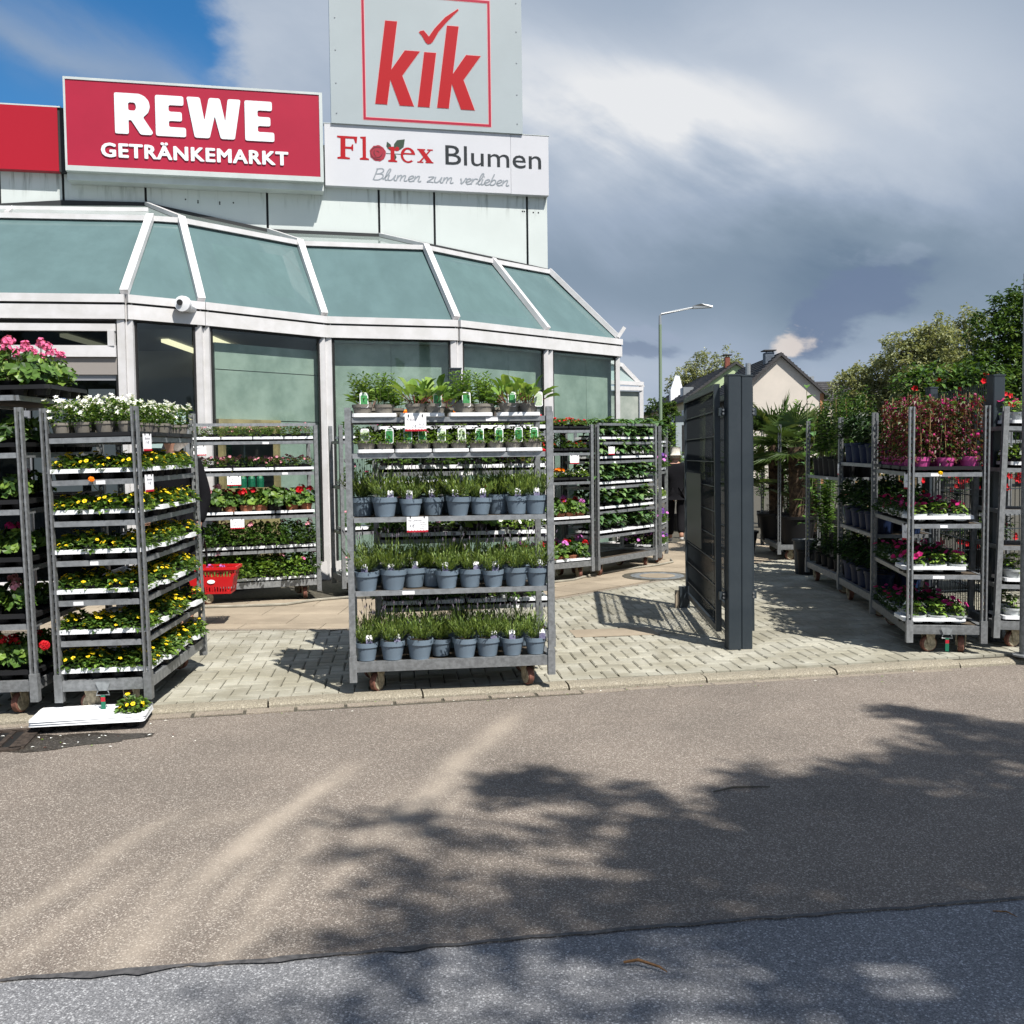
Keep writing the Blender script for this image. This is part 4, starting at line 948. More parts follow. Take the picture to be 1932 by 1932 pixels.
def stems(r, n, H, spread, L, W, per, mats, z0=.06, pair=True, droop=.3, seg=1, lean=.35):
    mb = MB()
    for i in range(n):
        a = r.uniform(0, 6.283); l = r.uniform(0, lean); d = Vector((math.cos(a) * l, math.sin(a) * l, 1)).normalized(); h = H * r.uniform(.6, 1.05)
        p = Vector((math.cos(a) * spread * r.random(), math.sin(a) * spread * r.random(), z0)); mb.tube([p, p + d * h * .5 + Vector((r.uniform(-.01, .01), 0, 0)), p + d * h], [.0022, .0018, .001], 4, 3, caps=False)
        for k in range(per):
            t = .22 + .78 * k / (per - 1); b = k * 1.571 + a; s = r.uniform(.75, 1.15) * (1.1 - .45 * t)
            for q in ((0, math.pi) if pair else (0,)):
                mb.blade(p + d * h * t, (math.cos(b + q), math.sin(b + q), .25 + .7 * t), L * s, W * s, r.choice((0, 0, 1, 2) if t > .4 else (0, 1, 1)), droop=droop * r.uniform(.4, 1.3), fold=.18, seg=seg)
    return mb
HL = ['hA', 'hB', 'hC', 'stem']
def build_mint(seed):
    r = random.Random(seed); return [('pot', None), ('foliage', stems(r, 13, .20, .04, .055, .020, 9, HL).mesh('foliage', HL))]
def build_sorrel(seed):
    r = random.Random(seed); ms = []
    for k in range(3):
        mb = MB(); mb.tube([(0, 0, 0), (.02, 0, .03), (.055, 0, .075)], [.0022, .002, .0015], 4, 1, caps=False)
        mb.blade((.05, 0, .07), (.6, 0, .8), .115 + .012 * k, .050, 0, droop=.22 + .08 * k, fold=.22, seg=2); ms.append(mb.mesh('leaf', [('hA', 'hB', 'hC')[k], 'rstem']))
    ch = []
    for i in range(22):
        a = i * 2.4 + r.uniform(-.4, .4); tl = r.uniform(-28, 34); s = r.uniform(.75, 1.2)
        ch.append(('leaf', r.choice((ms[0], ms[0], ms[1], ms[2])), T(.022 * math.cos(a), .022 * math.sin(a), .06) @ Matrix.Rotation(a, 4, 'Z') @ Matrix.Rotation(R(tl), 4, 'Y') @ Matrix.Scale(s, 4)))
    return [('pot', None)] + ch
def build_oregano(seed):
    r = random.Random(seed); mb = mound(r, 260, .075, .10, .024, .017, .06, up=.9)
    return [('pot', None), ('foliage', mb.mesh('foliage', HL[:3]))]
def build_yellow(seed):
    r = random.Random(seed); mb = mound(r, 150, .078, .085, .040, .026, .0, up=.8, droop=.25)
    f = MB(); k = r.choice((9, 11, 13, 14))
    for i in range(k):
        d = rnd_dir(r, .15); p = Vector((d.x * .075, d.y * .075, .014 + d.z * .095)); f.disc(p, Vector((d.x * .7, d.y * .7 - .25, .9)), r.uniform(.0115, .0155), 10, 0, 1, cup=.12, wav=.18, rng=r)
    return [('pot', None), ('foliage', mb.mesh('foliage', ['gA', 'gB', 'gC'])), ('blossoms', f.mesh('blossoms', ['yel', 'yelc']))]
def build_bell(seed):
    r = random.Random(seed); mb = MB()
    for i in range(200):
        d = rnd_dir(r, .0); h = r.uniform(0, 1); p = Vector((d.x * .078 * (.5 + .5 * h), d.y * .078 * (.5 + .5 * h), .045 + .15 * h)); mb.blade(p, (d.x, d.y, r.uniform(-.2, .8)), r.uniform(.02, .034), .016, r.choice((0, 0, 1, 2)), droop=.3)
    f = MB()
    for i in range(20):
        a = r.uniform(0, 6.283); rr = .085 * r.random() ** .5; p = Vector((rr * math.cos(a), rr * math.sin(a), .175 + r.uniform(0, .05) - rr * .25 if i < 15 else r.uniform(.08, .16)))
        if i >= 15: p.x *= 1.1; p.y *= 1.1
        f.disc(p, (math.cos(a) * .5, math.sin(a) * .5 - .35, .7), .018, 10, 0, None, cup=.5, wav=.5)
    return [('pot', None), ('foliage', mb.mesh('foliage', ['gA', 'gB', 'gC'])), ('blossoms', f.mesh('blossoms', ['white_p', 'yel']))]
def gleaf(mb, r, p, nrm, rad, m):
    q = Vector(nrm).normalized().to_track_quat('Z', 'Y').to_matrix(); n = 11; a0 = r.uniform(0, 6.28)
    vs = [Vector(p)] + [Vector(p) + q @ Vector((rad * (1 - .14 * (i % 2)) * math.cos(a0 + i * 5.5 / (n - 1)), rad * (1 - .14 * (i % 2)) * math.sin(a0 + i * 5.5 / (n - 1)), rad * (.22 + .16 * math.sin(i * 2.1 + a0)))) for i in range(n)]
    mb.add(vs, [(0, i + 1, i + 2) for i in range(n - 1)], m)
def build_geranium(seed, col='pink', heads=3, H=.22, rad=.12, nl=62, lr=.040):
    r = random.Random(seed); mb = MB()
    for i in range(nl):
        d = rnd_dir(r, 0.); k = r.uniform(.55, 1); p = Vector((d.x * rad * k, d.y * rad * k, .05 + d.z * H * .75 * k))
        gleaf(mb, r, p, (d.x + r.uniform(-.5, .5), d.y + r.uniform(-.5, .5) - .15, .75), lr * r.uniform(.6, 1.15), r.choice((0, 0, 1, 2)))
        if i % 4 == 0: mb.tube([(d.x * .02, d.y * .02, .03), p], .0016, 3, 3, caps=False)
    ch = [('pot', None), ('foliage', mb.mesh('foliage', ['gA', 'gB', 'gC', 'stem']))]
    for h in range(heads):
        f = MB(); a = h * 2.3 + r.uniform(0, 1.2); rr = rad * r.uniform(.25, .75); c = Vector((rr * math.cos(a), rr * math.sin(a) - .02, H * r.uniform(.92, 1.25)))
        f.tube([(0, 0, .06), (c.x * .7, c.y * .7, H * .6), c], .0022, 4, 1, caps=False)
        for i in range(20):
            d = rnd_dir(r, -.35); f.disc(c + d * r.uniform(.016, .034), d + Vector((r.uniform(-.4, .4), r.uniform(-.4, .4), .2)), r.uniform(.010, .016), 6, 0, None, cup=.25, rng=r)
        ch.append(('flower_head', f.mesh('flower_head', [col, 'stem'])))
    return ch
def build_small(seed, col, nf, H=.07, R_=.075, leafset=('gA', 'gB', 'gC'), L=.03, W=.016, n=150, fr=.011, nfl=4, z0=.02, col2=None):
    r = random.Random(seed); mb = mound(r, n, R_, H, L, W, z0, up=.8)
    f = MB()
    for i in range(nf):
        d = rnd_dir(r, .1); c = Vector((d.x * R_, d.y * R_, z0 + H * (.2 + d.z * .95)))
        for k in range(nfl):
            e = rnd_dir(r, -.2); f.disc(c + e * fr * .9, e + Vector((0, -.2, .7)), fr * r.uniform(.7, 1.1), 6, 0 if not col2 or r.random() < .6 else 1, None, cup=.2, rng=r)
    ch = [('pot', None), ('foliage', mb.mesh('foliage', list(leafset)))]
    if nf: ch.append(('blossoms', f.mesh('blossoms', [col, col2 or col])))
    return ch
def build_broad(seed, H=.15, L=.125, W=.066, n=34, fl=0, set_=('fA', 'fB', 'fC'), col='redp'):
    r = random.Random(seed); mb = MB()
    for i in range(n):
        a = i * 2.4 + r.uniform(-.3, .3); h = r.uniform(.2, 1) * H; p = Vector((.02 * math.cos(a), .02 * math.sin(a), h)); s = r.uniform(.7, 1.15)
        mb.blade(p + Vector((0, 0, .02)), (math.cos(a), math.sin(a), .35 + .5 * h / H), L * s, W * s, r.choice((0, 0, 1, 2)), droop=r.uniform(.35, .85), fold=.14, seg=2)
    for k in range(5): mb.tube([(0, 0, 0), (.02 * math.cos(k), .02 * math.sin(k), H)], .002, 4, 3, caps=False)
    ch = [('pot', None), ('foliage', mb.mesh('foliage', [*set_, 'stem']))]
    if fl:
        f = MB()
        for i in range(fl):
            d = rnd_dir(r, .2); f.disc((d.x * .07, d.y * .07, .03 + H * (.4 + .6 * d.z)), d + Vector((0, -.7, .3)), .027, 10, 0, None, cup=.4, wav=.18, rng=r)
        ch.append(('blossoms', f.mesh('blossoms', [col])))
    return ch
def build_vine(seed):
    r = random.Random(seed); mb = MB(); f = MB(); st = MB(); H = .56
    for k in range(3):
        x = (-.055, .01, .06)[k]; tilt = r.uniform(-.04, .04); st.tube([(x, .0, .03), (x + tilt, .02 * (k - 1), H * r.uniform(.9, 1.08))], .003, 5)
    st.tube([(-.07, .0, .43), (.08, .0, .44)], .003, 5)
    for i in range(330):
        h = r.uniform(.02, 1); a = r.uniform(0, 6.283); w = .085 * (1.15 - .4 * h); p = Vector((w * math.cos(a) * r.uniform(.4, 1.1), w * math.sin(a) * r.uniform(.4, 1.1), .05 + h * H * .9))
        mb.blade(p, (math.cos(a), math.sin(a), r.uniform(-.5, .5)), r.uniform(.028, .045), .024, r.choice((0, 1, 1, 1, 2, 3)), droop=.4, fold=.2)
        if r.random() < .24: f.disc(p * 1.0 + Vector((math.cos(a) * .02, math.sin(a) * .02, 0)), (math.cos(a), math.sin(a), -.1), r.uniform(.008, .015), 8, r.choice((0, 0, 1)), None, cup=-.7, rng=r)
    return [('pot', None), ('foliage', mb.mesh('foliage', ['bronze', 'bronze2', 'gB', 'gA'])), ('blossoms', f.mesh('blossoms', ['vinep', 'mag'])), ('canes', st.mesh('canes', ['bamboo']))]
def build_shrub(seed, H=.34, W_=.15, set_=('dA', 'dB', 'gB'), L=.075, W=.03, n=230, z0=.18):
    r = random.Random(seed); mb = MB()
    for i in range(n):
        d = rnd_dir(r, -.2); k = r.uniform(.5, 1); p = Vector((d.x * W_ * k, d.y * W_ * k, z0 + H * (.35 + .6 * d.z * k)))
        mb.blade(p, (d.x + r.uniform(-.5, .5), d.y + r.uniform(-.5, .5), r.uniform(-.2, .9)), L * r.uniform(.7, 1.2), W * r.uniform(.7, 1.2), r.choice((0, 0, 1, 2)), droop=.3)
    return [('pot', None), ('foliage', mb.mesh('foliage', list(set_)))]
def build_tallstems(seed, H=.72, n=9, set_=('gA', 'gB', 'dA', 'stem'), L=.085, W=.03, per=17, cane=True, z0=.2):
    r = random.Random(seed); mb = stems(r, n, H, .05, L, W, per, set_, z0=z0, droop=.45, lean=.2); ch = [('pot', None), ('foliage', mb.mesh('foliage', list(set_)))]
    if cane:
        st = MB()
        st.tube([(-.02, .01, z0), (r.uniform(-.05, .05), .03, z0 + H * r.uniform(.8, 1.08))], .0035, 5)
        ch.append(('canes', st.mesh('canes', ['bamboo'])))
    return ch
POTS = {'lav': pot_mesh(.0755, .058, .118, 'bluepot', .02, n=22), 'herb': pot_mesh(.062, .048, .075, 'graypot', .012), 'blk': pot_mesh(.052, .046, .03, 'blk', .006, n=10), 'blkh': pot_mesh(.055, .042, .07, 'graypot', .01, n=12),
        'terra': pot_mesh(.052, .044, .05, 'terra', .008, n=10), 'navy': pot_mesh(.105, .085, .20, 'navypot', .02), 'pink': pot_mesh(.072, .055, .10, 'pinkpot', .02), 'pale': pot_mesh(.06, .05, .05, 'whtpot', .008, n=12),
        'tall': pot_mesh(.085, .07, .21, 'blk', .015, n=12), 'big': pot_mesh(.29, .22, .44, 'blk', .03, n=24), 'ger': pot_mesh(.06, .05, .05, 'blk', .008, n=10)}
PL = {}
def kind_(k, pot, fn, n, *a, **kw): PL[k] = (pot, [fn(1000 + hash_(k) + i, *a, **kw) for i in range(n)])
def hash_(s): return sum(ord(c) * (i + 3) for i, c in enumerate(s)) * 7
kind_('lavender', 'lav', build_lavender, 5); kind_('mint', 'herb', build_mint, 3); kind_('sorrel', 'herb', build_sorrel, 3); kind_('oregano', 'herb', build_oregano, 3)
kind_('yellow', 'blk', build_yellow, 6); kind_('bell', 'blkh', build_bell, 4)
kind_('ger_pink', 'ger', build_geranium, 3, 'pink', 4, .25, .14, 76, .042); kind_('ger_red', 'ger', build_geranium, 3, 'redp', 1, .19, .115); kind_('ger_mag', 'ger', build_geranium, 2, 'mag', 1, .19, .115)
kind_('ger_green', 'ger', build_geranium, 2, 'redp', 0, .17, .12); kind_('ger_small_red', 'terra', build_geranium, 3, 'redp', 1, .16, .09, 44, .03); kind_('ger_small_pink', 'terra', build_geranium, 3, 'lilac', 1, .16, .09, 44, .03); kind_('ger_rose', 'ger', build_geranium, 2, 'pale_pink', 2, .17, .10, 50, .034)
kind_('heath', 'blk', build_small, 3, 'pale_pink', 4, .085, .095, ('gA', 'gC', 'bronze'), .022, .008, 230, .007, 3)
kind_('verbena', 'blk', build_small, 3, 'pale_pink', 6, .07, .085, ('gA', 'gC', 'gB'), .022, .010, 120, .010, 4)
kind_('leafy', 'blk', build_small, 3, 'pale_pink', 1, .16, .095, ('gA', 'gB', 'hB'), .042, .018, 190, .014, 5); kind_('trailing', 'blk', build_small, 3, 'pink', 1, .15, .13, ('gC', 'gA', 'hA'), .042, .024, 200, .014, 4)
kind_('begonia', 'blk', build_small, 3, 'redp', 6, .07, .085, ('gA', 'gC', 'bronze'), .034, .028, 90, .014, 3); kind_('marigold', 'blk', build_small, 3, 'ora', 8, .08, .08, ('gA', 'gB', 'gB'), .026, .010, 140, .020, 6)
kind_('creamy', 'blk', build_small, 2, 'white_p', 8, .07, .085, ('gC', 'gA', 'gC'), .03, .02, 110, .014, 2); kind_('broad', 'blk', build_broad, 4); kind_('petunia', 'pale', build_broad, 4, .10, .055, .032, 34, 2, ('hA', 'gA', 'hC'), 'mag')
kind_('petunia_plain', 'pale', build_broad, 2, .10, .055, .032, 34, 0, ('hA', 'gA', 'hC')); kind_('petunia_white', 'pale', build_broad, 2, .10, .055, .032, 34, 2, ('hA', 'gA', 'hC'), 'white_p')
kind_('petunia_violet', 'blk', build_small, 3, 'viol', 7, .12, .11, ('gB', 'gA', 'hB'), .034, .018, 130, .022, 2, col2='lilac'); kind_('vine', 'pink', build_vine, 4); kind_('shrub', 'navy', build_shrub, 3); kind_('tallshrub', 'tall', build_tallstems, 4)
kind_('darkpetunia', 'pale', build_small, 2, 'mag', 3, .09, .10, ('gB', 'dA', 'gB'), .034, .02, 110, .022, 1)
STUFF = {'foliage', 'blossoms', 'flower_stalks'}
prng = random.Random(21)
def plant(kind, mw, label, cat, group, name, var=None, scale=1., rz=None, potkey=None, pot=True):
    pk, vs = PL[kind]; v = vs[prng.randrange(len(vs)) if var is None else var]
    t = thing(name, label, cat, mw @ Matrix.Rotation(prng.uniform(0, 6.283) if rz is None else rz, 4, 'Z') @ Matrix.Scale(scale, 4), group)
    for c in v:
        if c[0] == 'pot':
            if pot: ob('pot', POTS[potkey or pk], t)
        else: ob(c[0], c[1], t, c[2] if len(c) > 2 else None, kind='stuff' if c[0] in STUFF else None)
    return t

# ------------------------------------------------------------------ trolleys
def post_mesh(z0, z1, sx, sy, swap=False):
    """slotted channel upright: two flanges joined by rungs, closed foot socket; sx, sy say which way the channel opens"""
    mb = MB(); w = .04
    mb.box(0, .011, 0, w, z0 + .14, z1); mb.box(w - .011, w, 0, w, z0 + .14, z1)
    z = z0 + .16
    while z < z1 - .02: mb.box(.011, w - .011, w * .66, w * .78, z, z + .026); z += .05
    mb.box(-.004, w + .004, -.004, w + .004, z0, z0 + .17)
    if swap: mb.v = [(y, x, z) for x, y, z in mb.v]; mb.f = [f[::-1] for f in mb.f]
    mb.v = [(sx * x, sy * y, z) for x, y, z in mb.v]
    if sx * sy < 0: mb.f = [f[::-1] for f in mb.f]
    return mb.mesh('post', ['galv'])
POST = {(sx, sy, w): post_mesh(.085, 1.87, sx, sy, w) for sx in (1, -1) for sy in (1, -1) for w in (False, True)}
mb = MB(); mb.lathe([(.03, -.022), (.055, -.022), (.0625, -.016), (.0625, .016), (.055, .022), (.03, .022)], 20, axis='y'); WHEEL = smooth_by_angle(mb.mesh('wheel', ['tyre']), 50)
mb = MB(); mb.lathe([(.0, -.027), (.052, -.024), (.052, .024), (0, .027)], 16, axis='y'); mb.lathe([(.0, -.034), (.012, -.034), (.012, .034), (0, .034)], 8, axis='y'); HUB = mb.mesh('hub', ['brass'])
mb = MB(); mb.box(-.05, .05, -.04, .04, .098, .106)
for s in (-1, 1): mb.add([(-.045, s * .031, .10), (.045, s * .031, .10), (.018, s * .031, -.015), (-.018, s * .031, -.015), (-.045, s * .036, .10), (.045, s * .036, .10), (.018, s * .036, -.015), (-.018, s * .036, -.015)], [(0, 1, 2, 3), (7, 6, 5, 4), (0, 4, 5, 1), (1, 5, 6, 2), (2, 6, 7, 3), (3, 7, 4, 0)])
FORK = mb.mesh('caster', ['brass'])
_shelf = {}
def shelf_mesh(L, W):
    if (L, W) not in _shelf:
        mb = MB(); x0, x1, y0, y1 = .045, L - .045, .012, W - .012
        mb.box(x0, x1, y0, y0 + .022, -.032, 0); mb.box(x0, x1, y1 - .022, y1, -.032, 0); mb.box(x0 - .02, x0, y0 + .03, y1 - .03, -.032, 0); mb.box(x1, x1 + .02, y0 + .03, y1 - .03, -.032, 0)
        mb.box(x0, x1, y0 + .022, y1 - .022, -.014, -.004, 1)
        _shelf[(L, W)] = mb.mesh('shelf', ['alu', 'wood'])
    return _shelf[(L, W)]
def base_mesh(L, W):
    mb = MB()
    mb.box(.042, L - .042, .006, .046, .15, .215); mb.box(.042, L - .042, W - .046, W - .006, .15, .215); mb.box(.006, .046, .046, W - .046, .15, .215); mb.box(L - .046, L - .006, .046, W - .046, .15, .215)
    mb.box(.046, L - .046, .046, W - .046, .185, .205, 1)
    return mb.mesh('base', ['galv', 'wood'])
_base = {}
class Trolley:
    def __init__(s, label, x, y, th, shelves, L=1.35, W=.565, tilt=0., casters=(20, 75, -30, 160), hook=False, name='plant_trolley'):
        s.mw = T(x, y, gz(x, y)) @ TILT @ RZ(th) @ Matrix.Rotation(R(tilt), 4, 'Y'); s.L, s.W, s.sh = L, W, shelves
        s.o = thing(name, label, 'plant trolley', s.mw, 'flower trolleys of the garden stall')
        for (sx, sy), (px_, py_) in zip(((1, 1), (-1, 1), (1, -1), (-1, -1)), ((0, 0), (L, 0), (0, W), (L, W))): ob('post', POST[(sx, sy, L > W)], s.o, T(px_, py_, 0))
        if (L, W) not in _base: _base[(L, W)] = base_mesh(L, W)
        ob('base', _base[(L, W)], s.o)
        for z in shelves: ob('shelf', shelf_mesh(L, W), s.o, T(0, 0, z) @ Matrix.Rotation(prng.uniform(-.004, .004), 4, 'Y'))
        for z in shelves:
            if prng.random() < .45:
                w_ = prng.uniform(.04, .09); x_ = prng.uniform(.12, L - .25); st_ = MB(); st_.box(x_, x_ + w_, .0105, .013, z - .028, z - .006); ob('sticker', st_.mesh('sticker', ['card' if prng.random() < .7 else 'whtpot']), s.o)
        for (px_, py_), a in zip(((.16, .09), (L - .16, .09), (.16, W - .09), (L - .16, W - .09)), casters):
            c = ob('caster', FORK, s.o, T(px_, py_, .0635) @ RZ(a) @ T(.02, 0, 0))
            ob('wheel', WHEEL, c); ob('hub', HUB, c)
        if hook:
            h = MB(); cx = L / 2; h.add([(cx - .045, -.004, .205), (cx + .045, -.004, .205), (cx + .025, -.004, .15), (cx - .025, -.004, .15)], [(0, 3, 2, 1)], 0); h.tube([(cx - .03, -.008, .15), (cx - .04, -.01, .125), (cx + .04, -.01, .125), (cx + .03, -.008, .15)], .004, 5)
            h.box(cx - .013, cx + .013, -.014, -.008, .025, .125, 1); h.box(cx - .013, cx + .013, -.0145, -.0078, .085, .112, 2)
            ob('tow_hook', h.mesh('tow_hook', ['galv_d', 'greenbox', 'red']), s.o)
    def at(s, u, v, z): return s.mw @ T(u, v, z)
ORD = ['first', 'second', 'third', 'fourth', 'fifth', 'sixth', 'seventh', 'eighth', 'ninth', 'tenth', 'eleventh', 'twelfth']
_tray = {}
def tray_mesh(a, b, m, h=.052, cups=True):
    k = (a, b, m, h)
    if k not in _tray:
        mb = MB(); r_ = .02
        out = rounded([(-a / 2, -b / 2), (a / 2, -b / 2), (a / 2, b / 2), (-a / 2, b / 2)], .03, 3); n = len(out)
        inn = [(x * (1 - .03 / a * 2), y * (1 - .03 / b * 2)) for x, y in out]
        lo = [(x * 1.012, y * 1.02) for x, y in out]
        vs = [(x, y, h - min(.026 if a < .6 else .011, h * .8)) for x, y in lo] + [(x, y, h) for x, y in out] + [(x, y, h) for x, y in inn] + [(x, y, h - .012) for x, y in inn]
        mb.add(vs, [(l * n + i, l * n + (i + 1) % n, (l + 1) * n + (i + 1) % n, (l + 1) * n + i) for l in range(3) for i in range(n)] + [tuple(range(3 * n, 4 * n))])
        if cups and h > .03:
            for i in range(4):
                for j in range(2): mb.lathe([(.042, 0), (.052, h - .016)], 10, 1, c=((i - 1.5) * a / 4.1, (j - .5) * b / 2.1, 0))
        else: mb.add([(x * .97, y * .97, 0) for x, y in out] + [(x, y, h - .018) for x, y in out], [(i, (i + 1) % n, n + (i + 1) % n, n + i) for i in range(n)] + [tuple(range(n))[::-1]])
        _tray[k] = mb.mesh('tray', [m, 'blk'])
    return _tray[k]
def tray(mw, label, a, b, m, h=.052, group='plant trays on the trolleys', rz=0.):
    o = ob('plant_tray', tray_mesh(a, b, m, h)); o.matrix_world = mw @ RZ(rz); return tag(o, label, 'plant tray', group)
def price_card(mw, label, lines, w=.135, h=.095):
    t = thing('price_card', label, 'price card', mw, 'white price cards clipped to the shelves'); m_ = MB(); m_.box(0, w, -.002, .0, 0, h); ob('card', m_.mesh('card', ['card']), t)
    m_ = MB(); m_.poly([(0, 0), (w, 0), (w, .012)] + [(w - w * i / 14, .010 + .004 * (i % 2)) for i in range(1, 14)] + [(0, .012)], d=.001); ob('red_edge', m_.mesh('red_edge', ['red']), t, T(0, -.0022, 0) @ Matrix.Rotation(R(90), 4, 'X'))
    m_ = MB(); m_.box(.02, .027, -.005, .004, h - .008, h + .008); m_.box(w - .027, w - .02, -.005, .004, h - .008, h + .008); ob('clips', m_.mesh('clips', ['clip']), t)
    for s_, x, z, ww, hh in lines: ob('lettering', text(s_, ww, hh, 'ink', .0006, shear=.3, offset=-.006), t, T(x, -.0022, z) @ Matrix.Rotation(R(90), 4, 'X'))
    return t
def plant_tag(parent, style, mw):
    key = 'tag_' + style
    if key not in _tray:
        mb = MB()
        if style == 'lav': o_ = rounded([(-.021, 0), (.021, 0), (.021, .068), (-.021, .068)], .016); mb.poly(o_, d=.0012); mb.poly([(-.0208, .0), (.0208, 0), (.0208, .034), (.012, .041), (0, .043), (-.012, .041), (-.0208, .034)], d=.0004, z=.0012, m=1); _tray[key] = mb.mesh('plant_tag', ['card', 'purple'])
        else:
            o_ = rounded([(-.027, 0), (.027, 0), (.027, .098), (-.027, .098)], .014); i_ = rounded([(-.023, .004), (.023, .004), (.023, .082), (-.023, .082)], .01); mb.poly(o_, d=.0012); mb.poly(i_, d=.0004, z=.0012, m=1); mb.poly([(-.016, .085), (.016, .085), (.014, .093), (-.014, .093)], d=.0004, z=.0012, m=1)
            _tray[key] = mb.mesh('plant_tag', ['card', 'herbprint' if style == 'green' else 'paleprint'])
    return ob('plant_tag', _tray[key], parent, mw)
def face_tag(t, style, dx, dy, dz, world_rz, tilt=8):
    """a tag stuck in the pot, facing the road whatever way the pot is turned"""
    loc = t.matrix_world.inverted() @ (Matrix.Translation(t.matrix_world.translation) @ T(dx, dy, dz) @ RZ(world_rz) @ Matrix.Rotation(R(90 - tilt), 4, 'X'))
    return plant_tag(t, style, loc)

# --- lavender trolley in the middle
LAV = Trolley('grey trolley of lavender pots and herbs standing on the kerb', -1.066, 6.50, 7.4, [1.805, 1.575, 1.160, .680], casters=(55, 110, 200, 20))
SN = {1.805: 'top shelf', 1.575: 'second shelf', 1.160: 'third shelf', .680: 'fourth shelf', .215: 'bottom deck'}
rows = {1.160: [.10, .245, .415, .565, .725, .875, 1.0, 1.12, 1.245], .680: [.115, .29, .425, .56, .645, .80, .955, 1.105, 1.25], .215: [.105, .275, .455, .60, .755, .91, 1.075, 1.235]}
vary = {1.160: [.2, .09, .09, .17, .08, .11, .19, .085, .08], .680: [.08, .085, .18, .2, .08, .10, .085, .08, .08], .215: [.08, .08, .085, .15, .08, .085, .08, .085]}
prng.seed(5)
for z, us in rows.items():
    for i, u in enumerate(us):
        lab = f'lavender in blue pot, {ORD[i]} from left, front row, {SN[z]} of lavender trolley'
        t = plant('lavender', LAV.at(u, vary[z][i], z), lab, 'potted plant', 'lavender pots', 'potted_lavender', scale=prng.uniform(.92, 1.12))
        t.matrix_world = t.matrix_world @ Matrix.Rotation(prng.uniform(-.05, .05), 4, 'X') @ T(0, 0, .002)
        if (z, i) not in ((1.160, 0), (1.160, 6), (.680, 3), (.680, 7), (.215, 2), (.215, 3), (.215, 4)):
            face_tag(t, 'lav', prng.uniform(-.01, .05), -.055, .105, 7 + prng.uniform(-25, 25), prng.uniform(0, 20))
    for i in range(7):
        plant('lavender', LAV.at(.13 + .18 * i + prng.uniform(-.02, .02), .42, z), f'lavender in blue pot, {ORD[i]} from left, back row, {SN[z]} of lavender trolley', 'potted plant', 'lavender pots', 'potted_lavender', scale=prng.uniform(.9, 1.05))
# herbs: five small trays on the second shelf, four on the top
for k in range(5):
    tray(LAV.at(.195 + .243 * k, .105, 1.575), f'white herb tray, {ORD[k]} from left, second shelf of lavender trolley', .235, .22, 'wht', .026)
names2 = ['oregano', 'oregano', 'oregano', 'oregano', 'oregano', 'oregano', 'oregano', 'oregano', 'oregano', 'oregano']; styles = ['pale', 'green', 'green', 'green', 'pale', 'pale', 'green', 'green', 'green', 'green']
for k in range(10):
    t = plant('oregano', LAV.at(.135 + .1205 * k, .062 + prng.uniform(-.01, .01), 1.582), f'small herb in taupe pot, {ORD[k]} from left, second shelf of lavender trolley', 'potted plant', 'potted herbs', 'potted_herb', scale=prng.uniform(.9, 1.05))
    face_tag(t, styles[k], prng.uniform(-.01, .04), -.05, .055, 7 + prng.uniform(-14, 14), prng.uniform(2, 14))
for k in range(8):
    plant('oregano', LAV.at(.15 + .15 * k, .40, 1.577), f'small herb in taupe pot, {ORD[k]} from left, back of second shelf, lavender trolley', 'potted plant', 'potted herbs', 'potted_herb', potkey='herb', scale=1.1)
for k, u in enumerate((.19, .50, .815, 1.13)):
    tray(LAV.at(u, .11, 1.805), f'white herb tray, {ORD[k]} from left, top shelf of lavender trolley', .285, .22, 'wht', .028)
for k, (u, kd, st) in enumerate(((.115, 'mint', 'green'), (.255, 'mint', None), (.46, 'sorrel', None), (.585, 'sorrel', 'green'), (.775, 'mint', 'green'), (.90, 'mint', None), (1.075, 'sorrel', 'green'), (1.20, 'sorrel', 'pale'))):
    t = plant(kd, LAV.at(u, .075, 1.813), f'{"leafy mint" if kd == "mint" else "broad leaved sorrel"} in taupe pot, {ORD[k]} from left, top shelf of lavender trolley', 'potted plant', 'potted herbs', 'potted_' + kd, scale=1.08 if kd == 'sorrel' else prng.uniform(.95, 1.1))
    if st: face_tag(t, st, .02 if k != 7 else .07, -.06, .055, 7 + prng.uniform(-15, 15), 6)
for k in range(7):
    plant('mint' if k % 3 else 'sorrel', LAV.at(.16 + .17 * k, .38, 1.807), f'herb in taupe pot, {ORD[k]} from left, back row, top shelf of lavender trolley', 'potted plant', 'potted herbs', 'potted_herb', scale=.95)
price_card(LAV.at(.385, -.006, 1.715), 'handwritten price card for herbs under the top shelf of lavender trolley', [('Kräuter', .012, .068, .065, .017), ('2 €', .045, .024, .03, .02), ('Ger. Sa', .088, .042, .036, .008), ('winterhart', .083, .031, .042, .007), ('Topf', .085, .018, .038, .008)], .137, .10)
price_card(LAV.at(.385, -.006, 1.060), 'handwritten price card for lavender under third shelf of lavender trolley', [('neu Lavendel', .008, .071, .09, .015), ('4 €', .016, .032, .035, .022), ('- Sommer', .078, .058, .045, .008), ('- mehrjährig', .078, .045, .05, .008), ('- Licht', .08, .032, .032, .008), ('Topf', .085, .018, .038, .008)], .137, .10)

